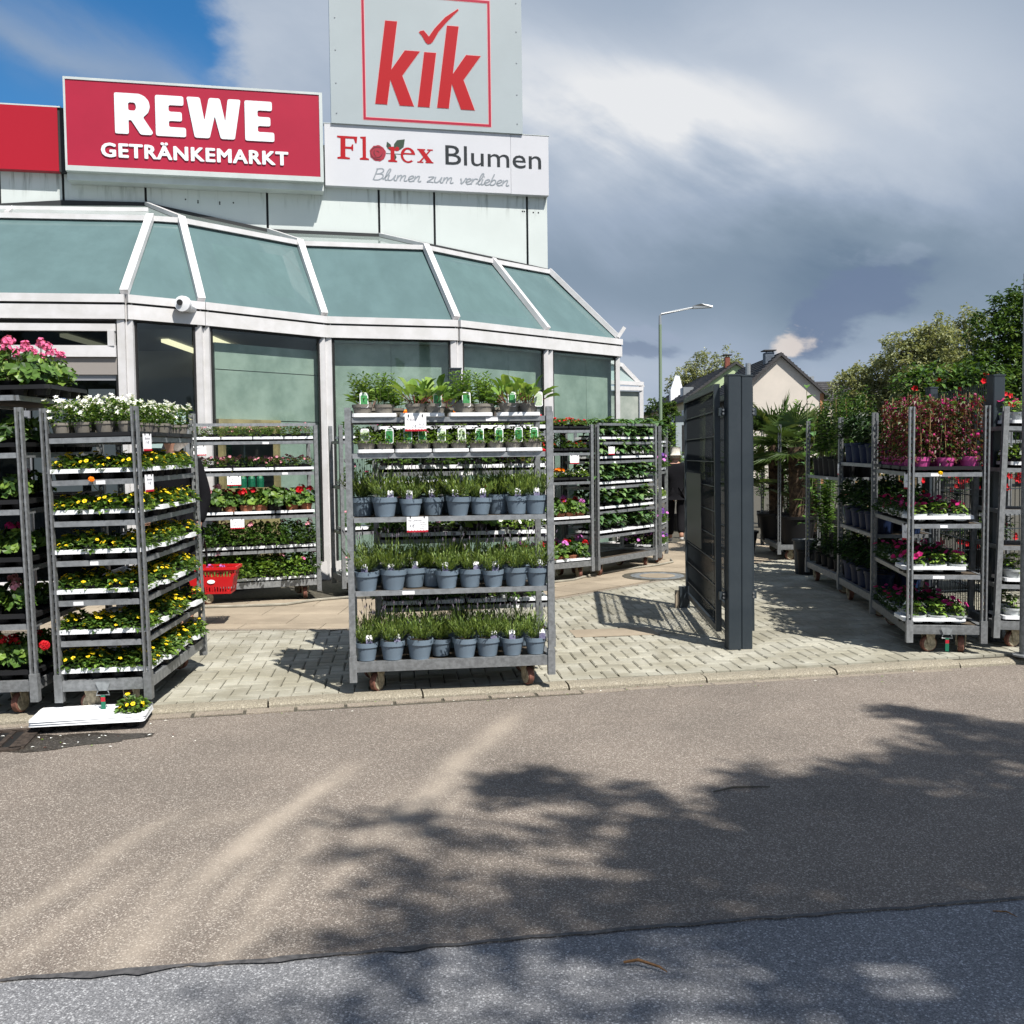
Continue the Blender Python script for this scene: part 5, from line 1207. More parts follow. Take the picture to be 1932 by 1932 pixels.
# --- yellow flower trolley, left
YEL = Trolley('corner trolley stacked with trays of yellow flowers and white bellflowers', -2.79, 6.07, 2.9, [1.69, 1.435, 1.187, .946, .704, .456], L=.575, W=1.35, tilt=-.9, hook=True)
YS = {1.69: 'top shelf', 1.435: 'second shelf', 1.187: 'third shelf', .946: 'fourth shelf', .704: 'fifth shelf', .456: 'sixth shelf', .217: 'bottom deck'}
gy = 'yellow flowered plants in trays'
for z in (1.435, 1.187, .946, .704, .456, .217):
    for k in range(4):
        jit = prng.uniform(-.012, .012) if k else 0
        sd = prng.uniform(.0, .035) if k else 0
        tray(YEL.at(.2875 + sd, .17 + .325 * k + jit, z), f'white tray of yellow flowers, {ORD[k]} from the road, {YS[z]} of corner trolley', .555, .30, 'wht', .068, rz=prng.uniform(-2, 2))
        for j in range(2):
            for i in range(4):
                if k and i < 2: continue
                if k and (j + i) % 2 and prng.random() < .25: continue
                plant('yellow', YEL.at(.085 + .135 * i + prng.uniform(-.012, .012) + sd, .10 + .14 * j + .325 * k + jit, z + .058), f'yellow flowers, {ORD[i]} from left, {"front" if j == 0 else "rear"} row of {ORD[k]} tray, {YS[z]} of corner trolley', 'potted plant', gy, 'yellow_flowers', scale=prng.uniform(.9, 1.15))
for k in range(4):
    tray(YEL.at(.2875, .17 + .325 * k, 1.69), f'black tray of white bellflowers, {ORD[k]} from the road, top shelf of corner trolley', .56, .30, 'blk', .03)
    for j in range(2):
        for i in range(4):
            plant('bell', YEL.at(.085 + .135 * i + prng.uniform(-.01, .01), .10 + .14 * j + .325 * k, 1.71), f'white bellflower, {ORD[i]} from left, {"front" if j == 0 else "rear"} row of {ORD[k]} tray on corner trolley', 'potted plant', 'white bellflowers on the corner trolley', 'white_bellflower', scale=prng.uniform(.95, 1.1))
price_card(YEL.mw @ T(.583, .06, 1.60) @ RZ(78), 'white price card hanging at the corner post below the bellflowers', [('Stück', .02, .07, .06, .012), ('1 €', .03, .045, .04, .015)], .10, .105)
price_card(YEL.mw @ T(.583, .06, 1.35) @ RZ(78), 'lower white price card hanging at the corner post of corner trolley', [('Sonne', .02, .07, .06, .012), ('1 €', .03, .045, .04, .015)], .10, .105)
def loose_bloom(mw, col, r_, label):
    mb = MB(); rr = random.Random(3)
    for i in range(22):
        d = rnd_dir(rr, -.2); mb.disc(d * r_ * .55, d, r_ * .5, 7, 0, None, cup=.25, rng=rr)
    mb.tube([(0, .0, 0), (0, .05, -.05), (0, .16, -.09)], .0025, 4, 1, caps=False)
    o = ob('flower', mb.mesh('flower', [col, 'stem'])); o.matrix_world = mw; return tag(o, label, 'flower')
loose_bloom(YEL.at(.29, -.015, 1.437), 'ora', .022, 'single orange bloom peeping over the second shelf of corner trolley')
loose_bloom(T(-2.83, 6.03, .44), 'redp', .038, 'single red geranium bloom poking between the two left trolleys')

# --- geranium trolley at the left edge
GER = Trolley('geranium trolley cut by the left edge of the picture', -3.47, 6.04, 2.5, [1.945, 1.602, 1.257, .907, .560], L=.575, W=1.35, tilt=-.9)
GS = {1.945: 'top shelf', 1.602: 'second shelf', 1.257: 'third shelf', .907: 'fourth shelf', .560: 'fifth shelf', .215: 'bottom deck'}
kinds = {1.945: ['ger_pink'] * 3, 1.602: ['ger_red', 'ger_red', 'ger_green'], 1.257: ['ger_mag', 'ger_rose', 'ger_green'], .907: ['ger_green', 'ger_red', 'ger_mag'], .560: ['ger_green', 'ger_green', 'ger_rose'], .215: ['ger_red', 'ger_red', 'ger_red']}
desc = {'ger_pink': 'pink geranium', 'ger_red': 'red geranium', 'ger_mag': 'magenta geranium', 'ger_green': 'green geranium', 'ger_rose': 'rose geranium'}
for z, kd in kinds.items():
    for k in range(4):
        ox = .17 if z > 1.9 else 0
        if z > 1.9 and k > 1: continue
        tray(GER.at(.2875 + ox, .18 + .32 * k, z), f'black geranium tray, {ORD[k]} from the road, {GS[z]} of left edge trolley', .56, .30, 'blk', .06)
        for i in range(3):
            if k > 1: continue
            plant(kd[(i + k) % 3], GER.at(.11 + .165 * i + ox, .16 + .32 * k, z + .045), f'{desc[kd[(i + k) % 3]]}, {ORD[i]} from left, {ORD[k]} tray, {GS[z]} of left edge trolley', 'potted plant', 'geraniums on the left edge trolley', 'potted_geranium', scale=prng.uniform(.85, 1.0))

# --- stack of empty trays on the kerb with one plant left
for k in range(3):
    tray(T(-2.53, 5.98, -.034 + .014 * k) @ RZ(10 + .8 * k), ('lowest', 'middle', 'uppermost')[k] + ' white tray in the stack lying beside the kerb', (.64, .638, .642)[k], .33, 'wht', .055, 'empty white trays stacked at the kerb')
plant('yellow', T(-2.31, 6.03, .035), 'yellow flowers left alone in the empty trays beside the kerb', 'potted plant', gy, 'yellow_flowers', scale=1.05)

# --- second trolley, seen through the lavender trolley
BEH = Trolley('shaded trolley of flowers standing right behind the lavender trolley', -1.02, 7.42, 8, [1.72, 1.43, .93, .42])
BS = {1.72: 'top shelf', 1.43: 'second shelf', .93: 'third shelf', .42: 'bottom shelf'}
for z, kd in ((1.72, ['marigold', 'marigold', 'begonia', 'begonia']), (1.43, ['leafy', 'leafy', 'leafy', 'begonia']), (.93, ['leafy', 'verbena', 'ger_red', 'creamy']), (.42, ['leafy', 'leafy', 'heath', 'leafy'])):
    for k in range(4):
        tray(BEH.at(.20 + .318 * k, .28, z), f'white tray, {ORD[k]} from left, {BS[z]} of trolley behind lavender trolley', .30, .54, 'wht', .05)
        for j in range(3):
            plant(kd[k], BEH.at(.13 + .318 * k + .14 * (j % 2), .10 + .17 * j, z + .04), f'bedding plant {ORD[k]} from left, {("front", "middle", "rear")[j]} row, {BS[z]}, trolley behind lavender trolley', 'potted plant', 'bedding plants behind the lavender trolley', 'bedding_plant', scale=1.05 if z > 1.6 else 1.45)

def rowfill(tr, tname, z, sname, kinds_, desc_, u0=.13, u1=None, n=5, rows_=2, trays=None, tm='wht', th=.05, group=None, sc_=1., zoff=.045, skip=(), v0=.11, dv=.2, name='bedding_plant', tv=.2, tb=.36):
    u1 = tr.L - .13 if u1 is None else u1
    if trays:
        w = (u1 - u0 + .2) / trays
        for k in range(trays): tray(tr.at(u0 - .1 + w * (k + .5), tv, z), f'{"white" if tm == "wht" else "black"} plant tray, {ORD[k]} from left, {sname} of {tname}', w * .97, tb, tm, th)
    for j in range(rows_):
        for i in range(n):
            if (j, i) in skip: continue
            kd = kinds_[(i + j * 2) % len(kinds_)] if j else kinds_[i % len(kinds_)]; ds = desc_[kd] if isinstance(desc_, dict) else desc_
            plant(kd, tr.at(u0 + (u1 - u0) * i / max(1, n - 1) + prng.uniform(-.015, .015), v0 + dv * j + prng.uniform(-.01, .01), z + (zoff if trays else 0)),
                  f'{ds}, {ORD[i]} from left, {("front", "middle", "rear")[j]} row, {sname} of {tname}', 'potted plant', group or f'plants on the {tname}', name, scale=sc_ * prng.uniform(.9, 1.1))

# --- back left trolley with the geranium and verbena trays
BL = Trolley('wide trolley of pink and green plants behind the red basket', -3.34, 10.38, 20, [1.70, 1.375, .915, .545], casters=(30, 80, 10, 120)); bn = 'wide back trolley'
rail = MB(); rail.box(.03, 1.33, .0, .03, 1.86, 1.89); ob('top_rail', rail.mesh('top_rail', ['alu']), BL.o)
rowfill(BL, bn, 1.70, 'top shelf', ['heath'], 'low pink flecked heath', n=8, rows_=2, trays=4, sc_=1.2)
rowfill(BL, bn, 1.375, 'second shelf', ['verbena'], 'pink verbena', n=8, rows_=3, trays=3, skip=((0, 3),), sc_=1.25, dv=.15)
rowfill(BL, bn, .915, 'third shelf', ['ger_small_red', 'ger_rose', 'ger_small_red', 'ger_small_red', 'ger_small_red', 'ger_green', 'ger_small_red'], {'ger_small_red': 'red geranium', 'ger_rose': 'rose geranium', 'ger_green': 'green geranium'}, n=8, rows_=2, trays=3, sc_=1.3)
rowfill(BL, bn, .545, 'fourth shelf', ['leafy'], 'leafy fuchsia', n=8, rows_=2, trays=3, sc_=1.4)
rowfill(BL, bn, .205, 'bottom deck', ['trailing', 'leafy'], {'trailing': 'bright trailing plant', 'leafy': 'leafy fuchsia'}, n=8, rows_=2, trays=4, sc_=1.45)
for k, (u, z) in enumerate(((.06, 1.56), (.40, 1.24), (.42, .79))):
    price_card(BL.at(u, -.012, z), f'white price card {("nearest the corner trolley", "in the middle", "lowest of three")[k]} on wide back trolley', [('Angebot', .02, .065, .08, .014), (('4 €', '1 €', '3 €')[k], .02, .03, .035, .016), ('Sommer', .075, .03, .05, .009)], .14, .10)
BC = Trolley('narrow view of a trolley between wide back trolley and lavender trolley', -1.86, 10.95, 22, [1.70, 1.2, .70]); 
for z, sn in ((1.70, 'top shelf'), (1.2, 'second shelf'), (.70, 'third shelf'), (.205, 'bottom deck')): rowfill(BC, 'half hidden trolley', z, sn, ['leafy', 'darkpetunia'], {'leafy': 'leafy plant', 'darkpetunia': 'dark petunia'}, n=5, rows_=1, trays=3)

# --- trolleys along the glass front, right of the lavender trolley
BG = Trolley('trolley of begonias, marigolds and geraniums beside the glass front', -.12, 11.50, 34, [1.80, 1.535, 1.185, .715], casters=(20, 75, 0, 90)); gn = 'begonia trolley'
rowfill(BG, gn, 1.80, 'top shelf', ['begonia'], 'red begonia', n=8, rows_=2, trays=4, tm='blk'); rowfill(BG, gn, 1.535, 'second shelf', ['begonia', 'begonia', 'leafy'], {'begonia': 'red begonia', 'leafy': 'leafy plant'}, n=8, rows_=2, trays=4, tm='blk', sc_=.95)
rowfill(BG, gn, 1.185, 'third shelf', ['creamy', 'creamy', 'marigold'], {'creamy': 'cream flowered plant', 'marigold': 'orange marigold'}, n=8, rows_=2, trays=4, tm='blk')
rowfill(BG, gn, .715, 'fourth shelf', ['ger_small_red', 'ger_small_pink', 'ger_small_pink'], {'ger_small_red': 'red geranium', 'ger_small_pink': 'lilac geranium'}, n=8, rows_=2, trays=4, zoff=.03, sc_=1.25)
rowfill(BG, gn, .205, 'bottom deck', ['ger_small_pink', 'ger_small_pink', 'ger_small_red', 'ger_small_red'], {'ger_small_red': 'red geranium', 'ger_small_pink': 'lilac geranium'}, n=8, rows_=2, trays=4, zoff=.02, sc_=1.35)
price_card(BG.at(.98, -.012, 1.40), 'white price card in the middle of the begonia trolley', [('Begonien', .012, .065, .08, .013), ('1 €', .02, .03, .035, .016)], .135, .10)
WT_ = Trolley('trolley of large leaved green plants in white trays by the path', 1.05, 12.30, 51, [1.66, 1.42, 1.105, .80, .50], L=1.40, casters=(60, 30, 0, 90)); wn = 'white tray trolley'
rail = MB(); rail.box(.03, 1.37, .0, .03, 1.86, 1.89); ob('top_rail', rail.mesh('top_rail', ['alu']), WT_.o)
for z, sn, sk in ((1.66, 'top shelf', ()), (1.42, 'second shelf', ((0, 1),)), (1.105, 'third shelf', ()), (.80, 'fourth shelf', ()), (.50, 'fifth shelf', ((0, 3),))):
    rowfill(WT_, wn, z, sn, ['broad'], 'large leaved green plant', n=6, rows_=2, trays=3, skip=sk, sc_=1.3, th=.06)
price_card(WT_.at(.22, -.012, 1.50), 'white price card on the top of white tray trolley', [('Hortensie', .012, .065, .09, .013), ('5 €', .02, .03, .035, .016)], .14, .10)
PE = Trolley('end of a petunia trolley beside the white haired person', 2.02, 13.62, 72, [1.62, 1.25, .85, .50], L=.565, W=1.35); pn = 'petunia trolley'
for z, sn, kd in ((1.62, 'top shelf', 'broad'), (1.25, 'second shelf', 'petunia_violet'), (.85, 'third shelf', 'creamy'), (.50, 'fourth shelf', 'petunia_violet'), (.205, 'bottom deck', 'petunia_violet')):
    rowfill(PE, pn, z, sn, [kd], {'broad': 'yellow green leafy plant', 'petunia_violet': 'violet petunia', 'creamy': 'cream flowered plant'}, n=4, rows_=3, trays=2, sc_=1.4 if kd == 'broad' else 1.2)

# ------------------------------------------------------------------ gate, posts, fences
def square_post(name, label, x, y, w, h, cap=True, cat='gate post', group='anthracite gate posts', rz=10):
    t = thing(name, label, cat, T(x, y, gz(x, y)) @ RZ(rz), group)
    m_ = MB(); c_ = .006; o_ = [(-w / 2 + c_, -w / 2), (w / 2 - c_, -w / 2), (w / 2, -w / 2 + c_), (w / 2, w / 2 - c_), (w / 2 - c_, w / 2), (-w / 2 + c_, w / 2), (-w / 2, w / 2 - c_), (-w / 2, -w / 2 + c_)]
    m_.poly(o_, d=h, z=0); ob('shaft', m_.mesh('shaft', ['anth']), t)
    if cap: m_ = MB(); m_.box(-w / 2 - .004, w / 2 + .004, -w / 2 - .004, w / 2 + .004, h, h + .012); ob('cap', m_.mesh('cap', ['anth']), t)
    return t
def hinge(t, dx, dy, z):
    m_ = MB(); m_.box(dx - .03, dx + .03, dy - .012, dy + .012, z - .03, z + .03)
    for k in (-.014, .014): m_.lathe([(.009, -.03), (.009, -.012)], 8, 1, c=(dx, dy, z + k), axis='y')
    ob('hinge', m_.mesh('hinge', ['anth', 'steelbolt']), t)
gp1 = square_post('gate_post', 'left one of the twin anthracite gate posts in the middle of the entrance', 1.727, 7.87, .105, 2.135, rz=6)
gp2 = square_post('gate_post', 'right one of the twin anthracite gate posts in the middle of the entrance', 1.828, 7.885, .088, 2.13, rz=6)
for z in (.42, 1.86): hinge(gp1, -.075, .02, z); hinge(gp2, .065, .02, z)
gp3 = square_post('gate_post', 'anthracite gate post half hidden behind the lavender trolley', -.47, 8.62, .095, 2.27)
gp4 = square_post('gate_post', 'anthracite gate post with flat cap right of the pink pot trolley', 3.865, 8.06, .10, 2.12)
gp5 = square_post('fence_post', 'far anthracite fence post behind the pink vines', 4.13, 9.92, .085, 2.13, cat='fence post', group='anthracite fence posts')
def mesh_panel(name, label, A, B, z0, z1, frame=True, board=None, cat='gate', dz=.2, group=None):
    A, B = Vector(A), Vector(B); d = (B - A); L = d.length; d.normalize()
    base = Vector((A.x, A.y, gz(A.x, A.y))); sl = (gz(B.x, B.y) - gz(A.x, A.y)) / L
    mw = Matrix(((d.x, -d.y, 0, base.x), (d.y, d.x, 0, base.y), (sl, 0, 1, base.z), (0, 0, 0, 1)))
    t = thing(name, label, cat, T(*base), group); loc = t.matrix_world.inverted() @ mw
    f = .05 if frame else 0
    if frame:
        for nm, (x0, x1, a, b) in (('stile', (0, f, z0, z1)), ('stile', (L - f, L, z0, z1)), ('top_rail', (f, L - f, z1 - f, z1)), ('bottom_rail', (f, L - f, z0, z0 + f))):
            m_ = MB(); m_.box(x0, x1, -.022, .022, a, b); ob(nm, m_.mesh(nm, ['anth']), t, loc)
    m_ = MB(); x = f + .02
    while x < L - f: m_.box(x - .0029, x + .0029, -.0029, .0029, z0 + f * .5, z1 - f * .5 + (0 if frame else .03)); x += .05
    ob('mesh_rods', m_.mesh('mesh_rods', ['rodpaint']), t, loc, kind='stuff')
    z = z0 + (f + .1 if frame else .03)
    while z < z1 - .02:
        m_ = MB(); m_.box(f * .5, L - f * .5, -.0085, -.003, z - .004, z + .004); m_.box(f * .5, L - f * .5, .003, .0085, z - .004, z + .004); ob('crossbar', m_.mesh('crossbar', ['anth']), t, loc); z += dz
    if board:
        m_ = MB(); m_.box(board[0], board[1], .02, .026, board[2], board[3]); ob('sign_board', m_.mesh('sign_board', ['rodshade']), t, loc)
    return t
leafgate = mesh_panel('gate_leaf', 'open gate leaf of dark rods swung in along the path', (1.635, 7.95), (1.745, 10.0), .12, 2.08, board=(.82, 1.85, .70, 1.36))
m_ = MB(); m_.box(-.05, .05, -.035, .035, -.20, .02); m_.box(-.09, -.055, -.03, .03, -.2, -.02, 1)
ob('drop_bolt', m_.mesh('drop_bolt', ['anth', 'slab']), leafgate, T(.06, 1.97, .22))
leaf2 = mesh_panel('gate_leaf', 'second open gate leaf seen edge on behind twin posts', (1.90, 7.97), (1.98, 9.7), .12, 2.06)
mesh_panel('rod_fence', 'dark rod fence panel behind the pink pot trolley', (3.88, 8.16), (4.12, 9.86), .12, 2.05, frame=False, cat='fence panel', group='dark rod fence panels')
mesh_panel('rod_fence', 'dark rod fence panel at the right picture edge with red flowers behind', (4.19, 9.95), (6.6, 10.35), .10, 2.03, frame=False, cat='fence panel', group='dark rod fence panels')

# ------------------------------------------------------------------ right-hand trolleys
PK = Trolley('trolley with magenta pots of climbing plants at the right kerb', 2.99, 7.60, -8.2, [1.375, .985, .60], L=.575, W=1.35, hook=True); kn = 'pink pot trolley'
for k in range(4): tray(PK.at(.2875, .17 + .325 * k, 1.375), f'black tray of magenta pots, {ORD[k]} from the road, pink pot trolley', .55, .31, 'blk', .045)
for j in range(6):
    for i in range(3):
        plant('vine', PK.at(.11 + .175 * i + prng.uniform(-.01, .01), .11 + .215 * j, 1.39), f'magenta pot climber on canes, {ORD[i]} from left, {ORD[j]} row on pink pot trolley', 'potted plant', 'climbers in magenta pots', 'potted_climber', scale=prng.uniform(.9, 1.04))
for z, sn, kd in ((.985, 'second shelf', ['petunia', 'petunia_plain', 'petunia']), (.60, 'third shelf', ['petunia', 'petunia_plain', 'petunia']), (.205, 'bottom deck', ['petunia_white', 'petunia_plain', 'petunia'])):
    for k in range(4):
        dx = (-.05 if z < .9 and k == 0 else .0) + (.02 if k else 0)
        tray(PK.at(.26 + dx, .20 + .31 * k, z), f'white petunia tray, {ORD[k]} from the road, {sn} of pink pot trolley', .46, .28, 'wht', .06, rz=prng.uniform(-5, 5))
        for i in range(3):
            for j in range(2):
                kk = kd[i] if k == 0 else 'darkpetunia'
                plant(kk, PK.at(.10 + .15 * i, .13 + .13 * j + .31 * k, z + .02), f'petunia in pale pot, {ORD[i]} from left, {("front", "rear")[j]} of {ORD[k]} tray, {sn}, {kn}', 'potted plant', 'petunias on the pink pot trolley', 'potted_petunia', scale=prng.uniform(1.0, 1.2))
loose_bloom(PK.at(.22, -.02, 1.37), 'yel', .020, 'single yellow bloom on the shelf edge below the magenta pots')
price_card(PK.mw @ T(-.01, .10, 1.25) @ RZ(-70), 'white paper label hanging under the magenta pots', [('5 €', .02, .05, .04, .02)], .06, .12)
price_card(PK.mw @ T(-.01, .14, .86) @ RZ(-70), 'second white paper label lower on the pink pot trolley', [('3 €', .02, .05, .04, .02)], .06, .12)
NV = Trolley('shaded trolley of dark shrubs in navy blue pots', 3.385, 10.46, -95, [1.41, .775], casters=(0, 90, 40, 10)); nn_ = 'navy pot trolley'
for z, sn in ((1.41, 'top shelf'), (.775, 'middle shelf'), (.205, 'bottom deck')):
    for j, v in enumerate((-.13, -.38)):
        for i in range(5):
            plant('shrub', NV.at(1.21 - .265 * i, -v, z), f'dark shrub, navy pot, {ORD[i]} from road, {("outer", "inner")[j]} row, {sn}, {nn_}', 'potted plant', 'dark shrubs in navy pots', 'potted_shrub', scale=prng.uniform(.85, 1.0))
price_card(NV.mw @ T(.02, -.01, 1.28), 'white paper label at the far end of navy pot trolley', [('9 €', .02, .05, .03, .02)], .06, .12)
TL = Trolley('far trolley of tall leafy stems in black pots along the aisle', 3.475, 11.92, -92, [1.24], casters=(0, 90, 40, 10)); tn = 'tall stem trolley'
for j, v in enumerate((.12, .33)):
    for i in range(6): plant('tallshrub', TL.at(1.21 - .21 * i, v, 1.24), f'tall leafy stems in black pot, {ORD[i]} from the road, {("outer", "inner")[j]} row of {tn}', 'potted plant', 'tall stems in black pots', 'potted_tall_shrub', scale=prng.uniform(.9, 1.1))
    for i in range(5): plant('tallshrub' if i % 2 else 'shrub', TL.at(1.19 - .25 * i, v, .205), f'{"leafy stems" if i % 2 else "dark shrub"} in black pot, {ORD[i]} from road, {("outer", "inner")[j]} row, deck of {tn}', 'potted plant', 'tall stems in black pots', 'potted_tall_shrub', scale=.62, potkey='tall')
ED = Trolley('leaning trolley cut by the right edge of the picture', 3.715, 7.74, -4, [1.72, 1.40, 1.08, .80, .50], tilt=1.6); en = 'right edge trolley'
for z, sn, kd, n in ((1.72, 'top shelf', 'petunia', 3), (1.40, 'second shelf', 'creamy', 2), (.50, 'fifth shelf', 'petunia_white', 3), (.205, 'bottom deck', 'petunia_white', 3)):
    rowfill(ED, en, z, sn, [kd], {'petunia': 'magenta petunia', 'creamy': 'cream flowered plant', 'petunia_white': 'white petunia'}, u0=.17, u1=.75, n=n, rows_=2, trays=2, sc_=1.3)
# tall red flowered plants behind the fence
def mandevilla(x, y, zb, H, label, seed, nfl, top=True):
    r = random.Random(seed); t = thing('flowering_climber', label, 'potted plant', T(x, y, zb), 'red flowered climbers behind the fence')
    mb = MB()
    for i in range(int(1700 * H / 1.0)):
        d = rnd_dir(r, -.9); k = r.uniform(.45, 1); p = Vector((d.x * .40 * k, d.y * .30 * k, .28 + H * .5 + d.z * H * .5 * k)); mb.blade(p, (d.x + r.uniform(-.6, .6), d.y + r.uniform(-.6, .6), r.uniform(-.5, .9)), r.uniform(.06, .095), .036, r.choice((0, 0, 1, 2)), droop=.3, seg=2, fold=.12)
    ob('foliage', mb.mesh('foliage', ['gA', 'gB', 'dA']), t, kind='stuff')
    f = MB()
    for i in range(nfl):
        d = rnd_dir(r, -.9); p = Vector((d.x * .40, -abs(d.y) * .31, .24 + H * .36 + d.z * H * .42)); f.disc(p, (d.x * .4, -.9, .2), r.uniform(.025, .04), 10, 0, None, cup=.5, wav=.3, rng=r)
    ob('blossoms', f.mesh('blossoms', ['redp']), t, kind='stuff')
    ob('pot', POTS['tall'], t, Matrix.Scale(1.6, 4))
MD = Trolley('trolley of red flowered climbers behind the fence', 4.25, 10.55, 5, [1.62, .85]); 
mandevilla(4.47, 10.85, gz(0, 10.8) + 1.62, .58, 'red flowered climber rising above the fence, left plant', 31, 10); mandevilla(4.98, 10.82, gz(0, 10.8) + 1.62, .60, 'red flowered climber rising above the fence, right plant', 32, 12)
mandevilla(4.5, 10.8, gz(0, 10.8) + .85, .5, 'red flowered climber on the lower shelf behind the fence, left plant', 33, 26); mandevilla(5.05, 10.8, gz(0, 10.8) + .85, .5, 'red flowered climber on the lower shelf behind the fence, right plant', 34, 30)
mandevilla(5.0, 10.85, gz(0, 10.8) + .205, .42, 'red flowered climber on the deck behind the fence', 35, 24)

# ------------------------------------------------------------------ palms
PM = Trolley('low trolley carrying big black tubs of palms in the far aisle', 3.66, 13.85, -4, [], L=.575, W=1.35, hook=False); 
def palm(x, y, zb, H, label, seed, nf=15, pot=.62, tr_=.075):
    r = random.Random(seed); t = thing('potted_palm', label, 'palm', T(x, y, zb), 'fan palms in black tubs')
    ob('tub', POTS['big'], t, Matrix.Scale(pot, 4)); mb = MB()
    z0 = .44 * pot - .02; pts = [(0, 0, z0), (.01, 0, z0 + H * .4), (-.01, .01, z0 + H)]; mb.tube(pts, [tr_ * .9, tr_ * 1.05, tr_], 12)
    for i in range(190):
        h = r.uniform(0, 1); a = r.uniform(0, 6.283); p = Vector((tr_ * math.cos(a), tr_ * math.sin(a), z0 + h * H)); mb.blade(p, (math.cos(a), math.sin(a), r.uniform(.5, 2.2)), r.uniform(.04, .08), .022, 0, fold=.3)
    ob('trunk', mb.mesh('trunk', ['palmbark']), t)
    for i in range(nf):
        a = i * 2.4 + r.uniform(-.3, .3); e = r.uniform(-.35, 1.3); d = Vector((math.cos(a) * math.cos(e), math.sin(a) * math.cos(e), math.sin(e))); Ls = r.uniform(.26, .42); q0 = Vector((0, 0, z0 + H - .02)); q1 = q0 + d * Ls
        f = MB(); f.tube([q0, q1], .004, 4, 1, caps=False)
        side = d.cross(Vector((0, 0, 1)))
        if side.length < .1: side = Vector((1, 0, 0))
        side.normalize(); n_ = side.cross(d)
        for k in range(17):
            b = R(-105 + 210 * k / 16); dd = d * math.cos(b) + side * math.sin(b) + n_ * .12; f.blade(q1, dd, r.uniform(.34, .42) * (1 - .12 * abs(k - 8) / 8), .030, 0, up=n_, droop=r.uniform(.05, .25), fold=.3)
        ob('frond', f.mesh('frond', ['palm' if r.random() < .7 else 'palm2', 'palm']), t)
zb = gz(0, 13.9) + .205
palm(3.98, 14.05, zb, .98, 'fan palm on the thick shaggy trunk nearest the aisle', 41, 25, .9, .115); palm(3.92, 14.95, zb, 1.12, 'second fan palm behind the first on the low trolley', 42, 24, .9, .11)
palm(3.42, 14.9, gz(0, 14.9), .75, 'smaller fan palm at the gate posts, low in shade', 43, 20, .75, .06); palm(4.35, 14.5, gz(0, 14.5), .95, 'fan palm with reddish trunk right of the thick one', 44, 22, .8, .07)
# sapling with big leaves, bin and leafy shrubs beyond
def sapling(x, y, zb, H, label, seed, n=46, L=.20, W=.075, set_=('hB', 'gA', 'gC'), spread=.16, name='potted_sapling', group='leafy shrubs at the back of the yard', pot='tall', cat='potted plant'):
    r = random.Random(seed); t = thing(name, label, cat, T(x, y, zb), group); ob('pot', POTS[pot], t, Matrix.Scale(1.5, 4)); mb = MB()
    for s_ in range(3):
        a = r.uniform(0, 6.28); top = Vector((spread * math.cos(a) * r.random(), spread * math.sin(a) * r.random(), H * (1 if s_ == 0 else r.uniform(.6, .9)))); st = Vector((0, 0, .28)); mb.tube([st, st.lerp(top, .5) + Vector((.02, 0, 0)), top], [.009, .007, .004], 5, 3, caps=False)
        for k in range(n // 3):
            f_ = .25 + .75 * k / (n // 3 - 1); p = st.lerp(top, f_); b = k * 2.4 + s_; mb.blade(p, (math.cos(b), math.sin(b), .3 + .5 * f_), L * r.uniform(.6, 1.1), W * r.uniform(.8, 1.1), r.choice((0, 0, 1, 2)), droop=r.uniform(.2, .6), fold=.14, seg=2)
    ob('foliage', mb.mesh('foliage', [*set_, 'stem']), t, kind='stuff')
sapling(3.62, 12.35, gz(0, 12.4), 2.28, 'tall thin sapling with big drooping leaves beside the palms', 51, 36, .19, .08, ('fA', 'fB', 'hB'), .12)
for k, (x, y, H, seed, st, lb) in enumerate(((3.95, 12.6, 1.75, 52, ('gA', 'gB', 'hB'), 'bright narrow leaved shrub left of the tall stems'), (4.35, 13.0, 1.9, 53, ('fA', 'fB', 'dA'), 'grey green shrub between palms and tall stems'), (4.3, 15.8, 2.0, 54, ('fA', 'fB', 'fC'), 'dark leafy shrub behind the palms'),
        (4.9, 15.5, 1.9, 55, ('gA', 'gB', 'hB'), 'light green shrub at the back below the cream house'), (5.3, 14.6, 1.8, 56, ('gA', 'gB', 'hB'), 'mid green shrub far right behind tall stems'), (5.6, 16.5, 1.9, 57, ('gA', 'fA', 'fB'), 'pale shrub in front of the low dark roof'),
        (3.75, 16.8, 1.9, 58, ('gA', 'gB', 'dA'), 'dark bush right behind the twin gate posts'), (6.2, 17.4, 2.0, 59, ('gB', 'gA', 'hB'), 'bushy shrub at the back right of the yard'), (3.15, 19.0, 2.0, 60, ('hB', 'hA', 'gA'), 'slender shrub behind the white haired person'), (4.9, 19.6, 2.4, 61, ('gA', 'gB', 'hB'), 'tall dark bush below the ochre line of the cream house'), (5.6, 20.2, 2.45, 62, ('hA', 'hC', 'gA'), 'light bush below the right corner of the cream house'),
        (6.4, 20.0, 2.4, 63, ('fA', 'fC', 'gA'), 'grey green bush below the low dark roof'), (7.1, 19.8, 2.5, 64, ('gA', 'hB', 'gC'), 'bright bush behind the sheaf of canes'), (4.15, 15.0, 1.75, 67, ('gB', 'gA', 'dA'), 'dark bush between the palm tubs'), (4.75, 12.9, 1.7, 68, ('gB', 'dA', 'gA'), 'dark bush behind the tall stem trolley'), (5.2, 12.2, 1.75, 69, ('gB', 'gA', 'dA'), 'dark bush behind the red climbers'), (7.9, 20.3, 2.5, 65, ('gB', 'gA', 'fB'), 'dark bush furthest right at the back of the yard'), (4.45, 16.9, 2.1, 66, ('gA', 'hB', 'gB'), 'mid green bush just behind the palm fronds'))):
    sapling(x, y, gz(x, y), H, lb, seed, 390, .16, .05, st, .42)
